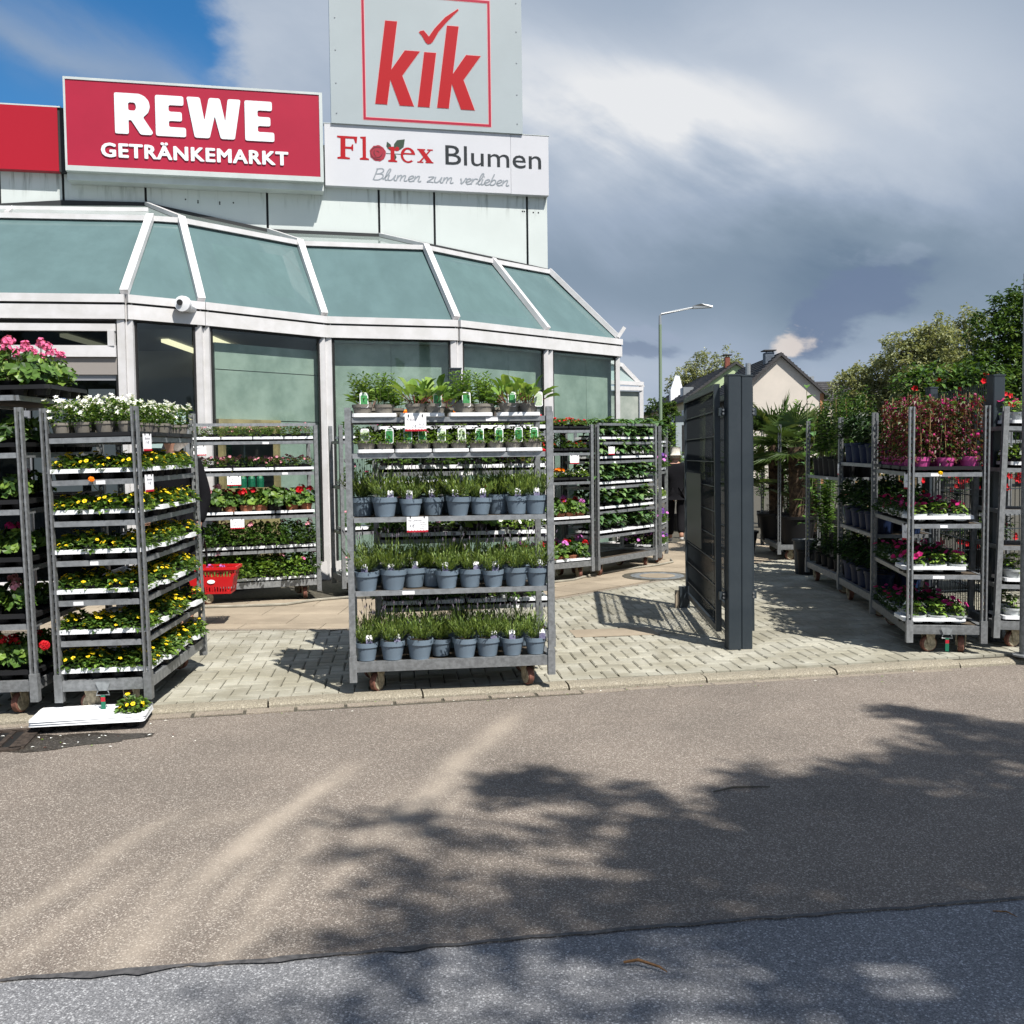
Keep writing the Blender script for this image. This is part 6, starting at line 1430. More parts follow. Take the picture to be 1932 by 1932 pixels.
CN = thing('bamboo_canes', 'sheaf of upright bamboo canes with clipped plants at the back', 'canes', T(5.05, 13.6, gz(0, 13.6)))
mb = MB(); r = random.Random(8)
for i in range(34): x, y = r.uniform(-.5, .55), r.uniform(-.3, .3); mb.tube([(x, y, 0), (x + r.uniform(-.04, .04), y, r.uniform(1.75, 2.1))], .007, 5)
ob('canes', mb.mesh('canes', ['bamboo']), CN, kind='stuff')
mb = MB(); mb.box(-.55, .6, -.35, .35, 0, .3); ob('trough', mb.mesh('trough', ['blk']), CN)
t_ = thing('waste_bin', 'grey plastic bin standing at the end of the tall stem trolley', 'bin', T(3.60, 12.42, gz(0, 12.4)))
mb = MB(); mb.lathe([(.10, 0), (.125, .40), (.14, .405), (.14, .43), (.125, .43), (.12, .41)], 16, cap=False); ob('body', smooth_by_angle(mb.mesh('body', ['anth'])), t_)
mb = MB(); mb.tube([(.125 * math.cos(a * .5236), .125 * math.sin(a * .5236), .415) for a in range(13)], .012, 6); ob('rim', mb.mesh('rim', ['galv_d']), t_)
# shopping cart behind the navy pots
t_ = thing('shopping_cart', 'wire shopping cart with red handle behind the navy pot trolley', 'shopping cart', T(4.35, 11.6, gz(0, 11.6)) @ RZ(8))
mb = MB(); 
for i in range(12): x = -.42 + .075 * i; mb.tube([(x, -.24, .98 - .02 * i / 12), (x * .92, -.2, .52), (x * .92, .2, .52), (x, .24, .98)], .004, 4)
for z in (.6, .7, .8, .9): mb.tube([(-.42, -.23, z), (.42, -.22, z), (.42, .22, z), (-.42, .23, z), (-.42, -.23, z)], .004, 4)
ob('basket', mb.mesh('basket', ['galv']), t_)
mb = MB(); mb.tube([(-.5, -.24, 1.02), (-.5, .24, 1.02)], .018, 8); ob('handle', mb.mesh('handle', ['signred2']), t_)
mb = MB(); mb.tube([(-.5, -.22, 1.0), (-.36, -.22, .4), (-.4, -.22, .12), (.4, -.2, .14)], .012, 6); mb.tube([(-.5, .22, 1.0), (-.36, .22, .4), (-.4, .22, .12), (.4, .2, .14)], .012, 6); ob('chassis', mb.mesh('chassis', ['galv_d']), t_)
for x in (-.38, .38):
    for y in (-.21, .21): mb = MB(); mb.lathe([(.03, -.012), (.06, -.012), (.06, .012), (.03, .012)], 12, axis='y', c=(x, y, .06)); ob('wheel', mb.mesh('wheel', ['blk']), t_)

# ------------------------------------------------------------------ hose, bracket pole at the right edge
mb = MB(); mb.tube([(-3.4, 10.30, .075), (-3.12, 10.25, .075), (-2.69, 10.30, .075), (-2.35, 10.36, .077), (-2.12, 10.62, .082), (-1.73, 10.84, .085), (-1.0, 11.05, .088), (-.2, 11.35, .093), (.45, 11.82, .10), (.72, 12.02, .10), (.95, 12.4, .11), (1.13, 12.62, .11), (1.62, 13.15, .12), (1.95, 13.42, .125), (2.2, 13.75, .13), (2.22, 14.1, .135)], .013, 6)
M['hose'] = mat('garden_hose', (.34, .32, .26), .5, var=.2, vscale=8)
tag(ob('garden_hose', mb.mesh('garden_hose', ['hose'])), 'pale garden hose lying along the wheels of the back trolleys', 'hose')
t_ = thing('steel_pole', 'grey steel pole cut by the right edge of the picture', 'pole', T(3.83, 7.46, gz(0, 7.5)))
mb = MB(); mb.lathe([(.05, 0), (.05, 2.83), (.0, 2.84)], 14); ob('shaft', smooth_by_angle(mb.mesh('shaft', ['galv'])), t_)
mb = MB(); mb.lathe([(.10, 0), (.10, .012), (.052, .016)], 14); ob('foot', mb.mesh('foot', ['galv_d']), t_)

# ------------------------------------------------------------------ red shopping basket and people
M['bskt'] = mat('red_basket_plastic', (.62, .010, .014), .35, spec=.5)
t_ = thing('shopping_basket', 'red plastic shopping basket with pink flowers held by the customer', 'basket', T(-2.76, 9.26, gz(0, 9.3) + .30) @ RZ(6))
def bpt(u, v, z): k = .80 + .20 * z / .24; return (u * .215 * k, v * .15 * k, z)
mb = MB(); cs = [(-1, -1), (1, -1), (1, 1), (-1, 1)]
for i in range(4):
    (a0, b0), (a1, b1) = cs[i], cs[(i + 1) % 4]
    for z0, z1 in ((0, .02), (.065, .16), (.205, .24)): mb.add([bpt(a0, b0, z0), bpt(a1, b1, z0), bpt(a1, b1, z1), bpt(a0, b0, z1)], [(0, 1, 2, 3)])
    n_ = 15
    for k in range(n_):
        f0, f1 = (k + .0) / n_, (k + .55) / n_
        q = lambda f, z: bpt(a0 + (a1 - a0) * f, b0 + (b1 - b0) * f, z)
        for z0, z1 in ((.02, .065), (.16, .205)): mb.add([q(f0, z0), q(f1, z0), q(f1, z1), q(f0, z1)], [(0, 1, 2, 3)])
mb.add([bpt(a, b, .0) for a, b in cs], [(0, 1, 2, 3)])
ob('basket_body', mb.mesh('basket_body', ['bskt']), t_)
mb = MB(); ring = [bpt(a * 1.04, b * 1.05, .235) for a, b in cs]
for i in range(4): mb.bar(ring[i], ring[(i + 1) % 4], .022, .025)
ob('rim', mb.mesh('rim', ['bskt']), t_)
mb = MB(); mb.tube([(-.085, -.15, .235), (-.085, -.10, .40), (-.085, 0, .50), (-.085, .10, .40), (-.085, .15, .235)], .010, 6); ob('handle', mb.mesh('handle', ['blk']), t_)
mb = MB(); mb.poly([(.035 * math.cos(i * .45), .018 * math.sin(i * .45)) for i in range(14)], d=.002); mb.v = [(x, -.1335 - z - .0045 - (y) * .0, y + .115) for x, y, z in mb.v]; ob('badge', mb.mesh('badge', ['card']), t_)
for k, (u, v) in enumerate(((-.06, -.03), (.06, .02))):
    plant('petunia_violet' if False else 'ger_small_pink', t_.matrix_world @ T(u, v, .06), f'lilac flowers in the red basket, {("left", "right")[k]} plant', 'potted plant', 'plants in the red basket', 'potted_geranium', scale=1.0)
M['skin'] = mat('skin', (.50, .27, .185), .5, spec=.35, var=.06, vscale=20); M['blkcloth'] = mat('black_cloth', (.010, .010, .012), .95, spec=.08, bump=.4, bscale=35); M['hairw'] = mat('white_hair', (.66, .62, .54), .7, var=.12, vscale=60, bump=.5, bscale=160); M['hairg'] = mat('grey_hair', (.16, .14, .12), .7, var=.3, vscale=60)
M['shoe'] = mat('pale_shoe', (.60, .60, .58), .6); M['trouser'] = mat('black_trousers', (.012, .012, .014), .95, spec=.08, bump=.3, bscale=30)
def skin_tree(name, verts, edges, mats_, sub=2):
    """one continuous surface grown round a skeleton: verts = [(x,y,z,radius)]"""
    me = bpy.data.meshes.new(name + '_rig'); me.from_pydata([v[:3] for v in verts], edges, []); o = bpy.data.objects.new(name + '_rig', me); COL.objects.link(o)
    md = o.modifiers.new('skin', 'SKIN'); md.use_smooth_shade = True
    for d_, v in zip(me.skin_vertices[0].data, verts): rr = v[3]; d_.radius = (rr, rr) if not isinstance(rr, tuple) else rr; d_.use_root = False
    me.skin_vertices[0].data[0].use_root = True
    o.modifiers.new('sub', 'SUBSURF').levels = sub
    bpy.context.view_layer.update(); out = bpy.data.meshes.new_from_object(o.evaluated_get(bpy.context.evaluated_depsgraph_get())); bpy.data.objects.remove(o)
    out.materials.clear(); [out.materials.append(M[m]) for m in mats_]; out.name = name; out.polygons.foreach_set('material_index', [0] * len(out.polygons)); return out
def hand_chain(V, Eg, wi, w, d, side, n):
    """palm, four fingers, thumb hanging from wrist vertex wi along d; side = thumb direction"""
    d, side, n = Vector(d).normalized(), Vector(side).normalized(), Vector(n).normalized(); w = Vector(w)
    def add(p, r, par): V.append((*p, r)); Eg.append((par, len(V) - 1)); return len(V) - 1
    pm_ = add(w + d * .05, (.034, .016), wi)
    for k, (o_, L) in enumerate(((.026, .068), (.009, .078), (-.009, .072), (-.026, .056))):
        a = add(w + d * .085 + side * o_, .0105, pm_); b = add(w + d * (.085 + L * .5) + side * o_ + n * .012, .009, a); add(w + d * (.085 + L * .8) + side * o_ + n * (.034 + .004 * k), .0075, b)
    a = add(w + d * .035 + side * .040 + n * .008, .0115, pm_); add(w + d * .075 + side * .052 + n * .022, .0095, a)
def person(label, loc, rz, H, pose, hair, hairlen, shoes, glasses=False):
    """pose: joint name -> (x,y,z) for a 1.70 m figure facing -y"""
    t = thing('person', label, 'person', loc @ RZ(rz) @ Matrix.Scale(H / 1.70, 4)); P_ = pose
    V = []; Eg = []; idx = {}
    def add(k, p, r, par=None): V.append((*p, r)); idx[k] = len(V) - 1; (Eg.append((idx[par], idx[k])) if par else None)
    add('pelvis', P_['pelvis'], .125); px_, py_, pz_ = P_['pelvis']; nx, ny, nz = P_['neck']
    add('waist', ((px_ * .65 + nx * .35), (py_ * .65 + ny * .35), (pz_ * .65 + nz * .35)), (.125, .10), 'pelvis'); add('chest', ((px_ * .25 + nx * .75), (py_ * .25 + ny * .75), (pz_ * .25 + nz * .75)), (.145, .105), 'waist')
    add('neck', (nx, ny, nz), .055, 'chest'); hx, hy, hz = P_['head']; add('jaw', ((nx + hx) / 2, (ny + hy) / 2 - .012, (nz + hz) / 2 + .01), .058, 'neck'); add('skull', (hx, hy, hz), (.078, .092), 'jaw'); add('crown', (hx, hy + .006, hz + .065), (.06, .07), 'skull')
    add('nose', (hx, hy - .098, hz - .018), .012, 'skull')
    for s, sg in (('l', 1), ('r', -1)):
        add('ear' + s, (hx + sg * .082, hy + .01, hz - .01), .013, 'skull')
        add('sh' + s, P_['sh' + s], .060, 'chest'); add('el' + s, P_['el' + s], .043, 'sh' + s); add('wr' + s, P_['wr' + s], .027, 'el' + s)
        add('hip' + s, P_['hip' + s], .090, 'pelvis'); add('kn' + s, P_['kn' + s], .060, 'hip' + s); add('an' + s, P_['an' + s], .040, 'kn' + s); a = Vector(P_['an' + s]); add('toe' + s, a + Vector(P_.get('toe' + s, (0, -.15, -.055))), .035, 'an' + s)
        dd = Vector(P_['wr' + s]) - Vector(P_['el' + s]); hand_chain(V, Eg, idx['wr' + s], P_['wr' + s], dd, (0, -1, .1), (-sg, 0, 0))
    ob('body', skin_tree('body', V, Eg, ['skin']), t)
    # clothing: jacket and trousers as slightly wider shells that end at neck, cuffs, waist and ankles
    def shell(keys, edges, rad, name, m):
        k2 = {k: i for i, k in enumerate(keys)}; ob(name, skin_tree(name, [(*P2[k], rad[k]) for k in keys], [(k2[a], k2[b]) for a, b in edges], [m]), t)
    P2 = {k: Vector(V[i][:3]) for k, i in idx.items()}
    for s in 'lr': P2['cuff' + s] = Vector(P_['el' + s]).lerp(Vector(P_['wr' + s]), .92); P2['hem' + s] = Vector(P_['kn' + s]).lerp(Vector(P_['an' + s]), .93)
    P2['coll'] = Vector(P_['neck']) + Vector((0, 0, -.02)); P2['hemj'] = Vector(P_['pelvis']) + Vector((0, 0, -.10)); P2['hemj2'] = P2['hemj'] + Vector((0, 0, -.03))
    shell(['pelvis', 'waist', 'chest', 'coll', 'shl', 'ell', 'cuffl', 'shr', 'elr', 'cuffr', 'hemj'], [('pelvis', 'waist'), ('waist', 'chest'), ('chest', 'coll'), ('chest', 'shl'), ('shl', 'ell'), ('ell', 'cuffl'), ('chest', 'shr'), ('shr', 'elr'), ('elr', 'cuffr'), ('pelvis', 'hemj')],
          dict(pelvis=(.172, .145), waist=(.165, .135), chest=(.175, .135), coll=.075, shl=.082, ell=.066, cuffl=.046, shr=.082, elr=.066, cuffr=.046, hemj=(.150, .125)), 'jacket', 'blkcloth')
    shell(['hemj', 'hipl', 'knl', 'heml', 'hipr', 'knr', 'hemr'], [('hemj', 'hipl'), ('hipl', 'knl'), ('knl', 'heml'), ('hemj', 'hipr'), ('hipr', 'knr'), ('knr', 'hemr')], dict(hemj=(.140, .118), hipl=.112, knl=.082, heml=.068, hipr=.118, knr=.082, hemr=.068), 'trousers', 'trouser')
    h = P2['skull']; hv = [(h.x, h.y + .015, h.z + .03, (.092, .10)), (h.x, h.y + .012, h.z + .075, (.072, .082)), (h.x, h.y + .045, h.z - .03, (.084, .066))]
    if hairlen: hv.append((h.x, h.y + .045, h.z - .075, (.075, .05)))
    ob('hair', skin_tree('hair', hv, [(0, 1), (0, 2)] + ([(2, 3)] if hairlen else []), [hair]), t)
    for s in 'lr':
        a, b = P2['an' + s], P2['toe' + s]; ob('shoe', skin_tree('shoe', [(*(a + Vector((0, .02, -.045))), .044), (*a.lerp(b, .5), .046), (*b, .042)], [(0, 1), (1, 2)], [shoes]), t)
    if glasses:
        g_ = MB(); 
        for sg in (1, -1):
            g_.tube([(h.x + sg * .035 + .027 * math.cos(k * .5236), h.y - .098, h.z + .012 + .02 * math.sin(k * .5236)) for k in range(13)], .0028, 5); g_.tube([(h.x + sg * .062, h.y - .096, h.z + .016), (h.x + sg * .086, h.y + .01, h.z + .012)], .0028, 5)
        g_.tube([(h.x - .01, h.y - .1, h.z + .015), (h.x + .01, h.y - .1, h.z + .015)], .0028, 5); ob('glasses', g_.mesh('glasses', ['blk']), t)
        ey = MB(); 
        for sg in (1, -1): ey.lathe([(0, -.004), (.012, -.002), (.012, .004)], 10, axis='y', c=(h.x + sg * .034, h.y - .088, h.z + .012))
        ob('eyes', ey.mesh('eyes', ['rubber']), t, kind='stuff')
    return t
walk = dict(pelvis=(0, 0, .93), neck=(0, -.02, 1.43), head=(0, -.035, 1.575), shl=(.175, 0, 1.36), shr=(-.175, 0, 1.36), ell=(.225, .05, 1.10), elr=(-.225, .03, 1.10), wrl=(.215, -.06, .89), wrr=(-.235, -.03, .87),
            hipl=(.09, 0, .88), hipr=(-.09, 0, .88), knl=(.095, -.13, .50), knr=(-.095, .02, .49), anl=(.095, -.16, .09), anr=(-.095, .22, .14), toer=(0, -.12, -.09))
person('white haired person in black clothes walking away along the path', T(2.70, 16.6, gz(0, 16.6)), 172, 1.57, walk, 'hairw', True, 'shoe')
stand = dict(pelvis=(0, 0, .93), neck=(0, -.02, 1.44), head=(0, -.05, 1.585), shl=(.19, 0, 1.37), shr=(-.19, 0, 1.37), ell=(.25, .04, 1.09), elr=(-.24, .03, 1.10), wrl=(.245, -.05, .855), wrr=(-.22, -.12, .88),
             hipl=(.09, 0, .88), hipr=(-.09, 0, .88), knl=(.1, -.02, .49), knr=(-.1, -.01, .49), anl=(.1, 0, .09), anr=(-.1, .02, .09))
person('customer in black jacket and glasses behind the corner trolley holding basket', T(-3.09, 9.30, gz(0, 9.3)), -20, 1.84, stand, 'hairg', False, 'blk', True)

# ------------------------------------------------------------------ street beyond
M['plaster'] = mat('cream_plaster', (.74, .665, .585), .85, c2=(.64, .585, .515), vscale=.55, detail=9); M['plaster2'] = mat('pale_yellow_plaster', (.62, .56, .40), .85, var=.06, vscale=.6); M['greenpl'] = mat('pale_green_plaster', (.47, .58, .33), .85, var=.05, vscale=.5)
M['rooft'] = mat('dark_roof_tile', (.050, .048, .050), .75, var=.25, vscale=3); M['brickc'] = mat('chimney_brick', (.22, .07, .045), .85, var=.3, vscale=8); M['slate'] = mat('chimney_slate', (.10, .125, .16), .6, var=.2, vscale=6); M['trimo'] = mat('ochre_trim', (.50, .24, .12), .8); M['zinc'] = mat('zinc_pipe', (.42, .44, .45), .4, .6); M['winfar'] = mat('far_window', (.06, .07, .08), .15)
def gable_house(name, label, x0, x1, y0, y1, ze, zr, wallm, gablem, xr=None, over=.25, sidewin=(), trim=False, zb=0.):
    t = thing(name, label, 'house', T((x0 + x1) / 2, y0, zb)); inv_ = t.matrix_world.inverted(); xr = (x0 + x1) / 2 if xr is None else xr
    m_ = MB(); m_.add([(x0, y0, zb), (x1, y0, zb), (x1, y0, ze), (xr, y0, zr), (x0, y0, ze), (x0, y1, zb), (x1, y1, zb), (x1, y1, ze), (xr, y1, zr), (x0, y1, ze)], [(0, 1, 2, 3, 4)], 1)
    m_.f += [(9, 8, 7, 6, 5), (0, 4, 9, 5), (1, 6, 7, 2)]; m_.m += [0, 0, 0]; ob('wall', m_.mesh('wall', [wallm, gablem]), t, inv_)
    for s, xe in ((-1, x0), (1, x1)):
        sl_ = (zr - ze) / abs(xr - xe); xo = xe + s * .3; zo = ze - .3 * sl_; m_ = MB(); ya, yb = y0 - over, y1 + .2
        m_.add([(xo, ya, zo + .12), (xr, ya, zr + .12), (xr, yb, zr + .12), (xo, yb, zo + .12), (xo, ya, zo - .06), (xr, ya, zr - .06), (xr, yb, zr - .06), (xo, yb, zo - .06)], [(0, 3, 2, 1) if s < 0 else (0, 1, 2, 3), (4, 5, 6, 7), (0, 1, 5, 4), (2, 3, 7, 6), (3, 0, 4, 7)])
        n_ = 14
        for k in range(n_): f_ = (k + .5) / n_; m_.bar((xo + (xr - xo) * f_, ya, zo + (zr - zo) * f_ + .13), (xo + (xr - xo) * f_, yb, zo + (zr - zo) * f_ + .13), .06, .05)
        ob('roof', m_.mesh('roof', ['rooft']), t, inv_)
    for (y, z, w, h) in sidewin:
        m_ = MB(); m_.box(x0 - .04, x0 + .02, y - w / 2 - .08, y + w / 2 + .08, z - .08, z + h + .08); w_ = ob('window', m_.mesh('window', ['whiteframe']), t, inv_); m_ = MB(); m_.box(x0 - .05, x0 - .035, y - w / 2, y + w / 2, z, z + h); ob('pane', m_.mesh('pane', ['winfar']), w_)
    return t, inv_
h1, i1 = gable_house('gabled_house', 'cream gabled house with dark roof and blank end wall', 12.40, 16.97, 55, 64.5, 5.15, 7.22, 'plaster', 'plaster', 14.66)
m_ = MB(); m_.box(12.36, 17.0, 54.95, 55.0, 3.50, 3.68); m_.box(16.83, 17.02, 54.94, 55.0, 0, 5.1); ob('trim', m_.mesh('trim', ['trimo']), h1, i1)
m_ = MB(); m_.box(14.02, 14.5, 55.6, 56.2, 6.4, 7.42); m_.box(13.92, 14.60, 55.5, 56.3, 7.51, 7.56, 1); m_.box(14.06, 14.1, 55.6, 55.7, 7.42, 7.51, 1); m_.box(14.42, 14.46, 55.6, 55.7, 7.42, 7.51, 1); ob('chimney', m_.mesh('chimney', ['slate', 'rooft']), h1, i1)
m_ = MB(); m_.tube([(12.85, 54.7, 0), (12.85, 54.7, 6.75)], .14, 10); ob('flue', m_.mesh('flue', ['zinc']), h1, i1)
h2, i2 = gable_house('gabled_house', 'long street house with pale green gable and cream street front', 13.1, 20.3, 75, 100, 6.2, 8.72, 'plaster2', 'greenpl', 16.7, sidewin=[(y, z, 1.2, h_) for y in (76.5, 79, 81.5, 84, 87) for z, h_ in ((1.0, 1.6), (3.6, 1.7))])
m_ = MB(); m_.box(16.15, 16.5, 76, 76.4, 7.9, 9.3); m_.box(16.0, 16.65, 75.9, 76.5, 9.42, 9.48, 1); m_.box(16.22, 16.27, 76, 76.1, 9.3, 9.42, 1); m_.box(16.38, 16.43, 76, 76.1, 9.3, 9.42, 1); ob('chimney', m_.mesh('chimney', ['brickc', 'rooft']), h2, i2)
m_ = MB(); m_.box(13.5, 14.3, 79, 80.4, 6.5, 7.3); m_.box(13.47, 13.5, 79.1, 80.3, 6.6, 7.25, 1); ob('dormer', m_.mesh('dormer', ['zinc', 'winfar']), h2, i2)
m_ = MB(); m_.add([(13.4, 84.6, 6.4), (14.45, 84.6, 6.4), (14.4, 84.6, 7.6), (14.15, 84.6, 8.6), (13.8, 84.6, 8.7), (13.4, 84.6, 7.5), (13.5, 86, 6.4), (14.5, 86, 6.4), (14.5, 86, 7.6), (14.2, 86, 8.4), (13.9, 86, 8.5), (13.5, 86, 7.5)],
    [(0, 1, 2, 3, 4, 5), (11, 10, 9, 8, 7, 6)] + [(i + 6, (i + 1) % 6 + 6, (i + 1) % 6, i) for i in range(6)]); ob('covered_chimney', m_.mesh('covered_chimney', ['card']), h2, i2, label='chimney wrapped in white sheeting')
h3 = thing('low_house', 'low white building with long dark tiled roof far right', 'house', T(30, 88, 0)); i3 = h3.matrix_world.inverted()
m_ = MB(); m_.box(26, 37, 88, 96, 0, 6.75); ob('wall', m_.mesh('wall', ['plaster']), h3, i3)
m_ = MB(); m_.add([(25.7, 87.6, 6.6), (37.3, 87.6, 6.6), (37.3, 92, 8.6), (25.7, 92, 8.6), (25.7, 96.4, 6.6), (37.3, 96.4, 6.6)], [(0, 1, 2, 3), (3, 2, 5, 4), (0, 3, 4), (1, 5, 2)])
for k in range(9): m_.bar((25.7, 87.8 + .47 * k, 6.72 + .213 * k), (37.3, 87.8 + .47 * k, 6.72 + .213 * k), .1, .06)
ob('roof', m_.mesh('roof', ['rooft']), h3, i3)
m_ = MB(); m_.box(26.8, 27.3, 91, 91.5, 8.3, 9.0); ob('chimney', m_.mesh('chimney', ['zinc']), h3, i3)
nb = thing('notice_board', 'grey street notice board with dark header before the cream front', 'sign', T(8.40, 50, 0))
m_ = MB(); m_.box(-.24, .24, -.05, .05, 1.7, 3.45); ob('board', m_.mesh('board', ['signgrey']), nb); m_ = MB(); m_.box(-.25, .25, -.06, .06, 3.45, 3.75); ob('header', m_.mesh('header', ['anth']), nb)
m_ = MB(); m_.box(.05, .2, -.055, -.05, 1.8, 3.3); ob('dark_strip', m_.mesh('dark_strip', ['rubber']), nb); m_ = MB(); m_.box(-.22, -.16, -.03, .03, 0, 1.7); m_.box(.16, .22, -.03, .03, 0, 1.7); ob('legs', m_.mesh('legs', ['anth']), nb, kind='stuff')
# street lamp
sl_ = thing('street_lamp', 'tall street lamp with green pole and flat grey head', 'street lamp', T(5.93, 40, 0)); M['lampgreen'] = mat('lamp_green', (.20, .27, .18), .6)
m_ = MB(); m_.tube([(0, 0, 0), (0, 0, 6.9)], [.075, .06], 10); ob('pole', m_.mesh('pole', ['lampgreen']), sl_); m_ = MB(); m_.tube([(0, 0, 6.9), (0, 0, 7.25), (.05, 0, 7.31), (1.36, 0, 7.56)], [.06, .05, .045, .04], 8); ob('arm', m_.mesh('arm', ['zinc']), sl_)
m_ = MB(); m_.add([(1.3, -.08, 7.5), (2.05, -.13, 7.54), (2.05, .13, 7.54), (1.3, .08, 7.5), (1.3, -.08, 7.62), (1.6, -.14, 7.68), (2.05, -.11, 7.6), (2.05, .11, 7.6), (1.6, .14, 7.68), (1.3, .08, 7.62)], [(0, 3, 2, 1), (4, 5, 8, 9), (5, 6, 7, 8), (0, 1, 6, 5, 4), (2, 3, 9, 8, 7), (1, 2, 7, 6), (3, 0, 4, 9)]); ob('lamp_head', m_.mesh('lamp_head', ['zinc']), sl_)
# trees
M['tp'] = leaf('pale_tree_leaf', (.30, .335, .165), .05); M['tp2'] = leaf('pale_tree_leaf_dim', (.20, .235, .11), .05); M['tp3'] = leaf('pale_tree_leaf_light', (.40, .42, .235), .05)
M['td'] = leaf('dark_tree_leaf', (.075, .145, .03), .05); M['td2'] = leaf('dark_tree_leaf_deep', (.035, .075, .018), .05); M['td3'] = leaf('dark_tree_leaf_light', (.13, .21, .04), .05)
def tree(label, x, y, blobs, n, size, mats_, seed, trunk_r=.25, name='tree', sparse=.5, twigs=0, group=None, zb=0.):
    """blobs: (dx, dy, z, rx, rz) lobes of the crown; leaves cluster on many small sprays inside each lobe"""
    r = random.Random(seed); t = thing(name, label, 'tree', T(x, y, zb), group); mb = MB(); tot = sum(b[3] ** 2 * b[4] for b in blobs); tw = MB(); zt = max(b[2] for b in blobs)
    tw.tube([(0, 0, 0), (.1, 0, zt * .35), (0, .1, zt * .8)], [trunk_r, trunk_r * .75, trunk_r * .35], 9)
    for (dx, dy, z, rx, rz) in blobs:
        tw.tube([(0, .05, zt * .4), (dx * .5, dy * .5, zt * .4 + (z - zt * .4) * .55), (dx, dy, z)], [trunk_r * .5, trunk_r * .3, trunk_r * .1], 6)
        k = int(n * (rx ** 2 * rz) / tot); ns = max(6, k // 26)
        for s_ in range(ns):
            d = rnd_dir(r, -.8); q = r.uniform(sparse, 1) ** .7; c = Vector((dx + d.x * rx * q, dy + d.y * rx * q, z + d.z * rz * q))
            if twigs and r.random() < twigs: tw.tube([Vector((dx, dy, z)).lerp(c, .15), Vector((dx, dy, z)).lerp(c, .6) + Vector((r.uniform(-.1, .1) * rx, 0, r.uniform(-.1, .1) * rz)), c], [trunk_r * .12, trunk_r * .08, trunk_r * .03], 4, caps=False)
            cr_ = r.uniform(.10, .24) * rx; mm = r.choice((0, 0, 0, 1, 1, 2))
            for _ in range(26):
                e = rnd_dir(r, -1); p = c + e * cr_ * r.random() ** .4; mb.blade(p, (e.x + r.uniform(-.5, .5), e.y + r.uniform(-.5, .5), r.uniform(-.6, .6)), size * r.uniform(.6, 1.3), size * r.uniform(.4, .75), mm if r.random() < .7 else r.choice((0, 1, 2)), droop=.2)
    ob('crown', mb.mesh('crown', mats_), t, kind='stuff'); ob('trunk', tw.mesh('trunk', ['bark']), t)
PT = ['tp', 'tp2', 'tp3']; DT = ['td', 'td2', 'td3']
tree('pale spring tree spreading behind the two gabled houses', 18.9, 96, [(-2.2, 0, 8.4, 1.9, 2.3), (-.6, 0, 9.6, 1.9, 2.5), (1.3, 0, 10.0, 1.8, 2.3), (2.9, 0, 9.2, 1.4, 1.9), (0, 1, 7.6, 3, 2.4)], 12000, .28, PT, 71, .3, twigs=.25, sparse=.3, name='leafy_tree')
tree('pale tree left of the group behind the magenta climbers', 21.6, 62, [(-.6, 0, 5.6, 1.5, 1.9), (.9, 0, 6.4, 1.5, 1.7), (0, 0, 4.2, 1.9, 1.8)], 9500, .22, PT, 72, .2, twigs=.4, sparse=.3, name='leafy_tree')
tree('large pale half bare tree in the middle of the group', 24.3, 60, [(-1.0, 0, 7.6, 1.5, 1.9), (.7, 0, 8.3, 1.6, 1.9), (0, 0, 5.6, 2.2, 2.3), (1.6, 0, 6.0, 1.6, 2.2), (-1.4, 0, 4.2, 1.5, 1.6)], 15000, .22, PT, 73, .25, twigs=.5, sparse=.25, name='leafy_tree')
tree('pale half bare tree right of the group beside the dark tree', 27.2, 62, [(-.8, 0, 8.2, 1.5, 1.8), (.9, 0, 8.9, 1.5, 1.8), (0, 0, 6.0, 2.2, 2.5), (1.5, 0, 5.5, 1.5, 2)], 12000, .22, PT, 74, .25, twigs=.5, sparse=.25, name='leafy_tree')
tree('dense dark green tree at the right picture edge', 23.3, 46, [(-1.1, 0, 6.9, 1.5, 1.9), (.5, 0, 7.6, 1.8, 1.9), (-1.3, -.4, 4.9, 1.7, 2.0), (.6, -.5, 5.2, 2.0, 2.4), (-.4, -.4, 3.0, 2.2, 2.0), (2.2, 0, 6.0, 1.8, 2.4)], 24000, .22, DT, 75, .3, name='leafy_tree')
tree('dark green tree low behind the street lamp pole', 9.0, 60, [(-.2, 0, 4.6, .7, 1.0), (.45, 0, 3.9, .65, 1.2), (-.4, 0, 3.0, .8, 1.3), (.3, 0, 2.4, .7, 1.0)], 4600, .20, DT, 76, .2, name='leafy_tree')
tree('small round tree over the low dark roof', 28.2, 98, [(0, 0, 8.4, 1.0, 1.0), (.3, 0, 7.0, 1.2, 1.2)], 1500, .24, DT, 77, .2, name='leafy_tree')
tree('hedge like tree row closing the street at the far left', 7.6, 84, [(0, 0, 2.0, 1.8, 1.6), (2.0, 0, 2.4, 1.5, 1.8), (-2, 0, 2.0, 1.5, 1.6)], 2500, .22, DT, 78, .2, name='leafy_tree')
hz = MB(); r = random.Random(4)
for i in range(5200):
    x = r.uniform(10, 75); p = Vector((x, 118 + r.uniform(-3, 3), r.uniform(0, 1) ** .7 * (3.4 + 1.4 * math.sin(x * .35) + .8 * math.sin(x * 1.1)))); e = rnd_dir(r, -1); hz.blade(p, e, r.uniform(.5, .9), r.uniform(.4, .7), r.choice((0, 0, 1, 2)))
ob('distant_wood', hz.mesh('distant_wood', DT), kind='stuff')
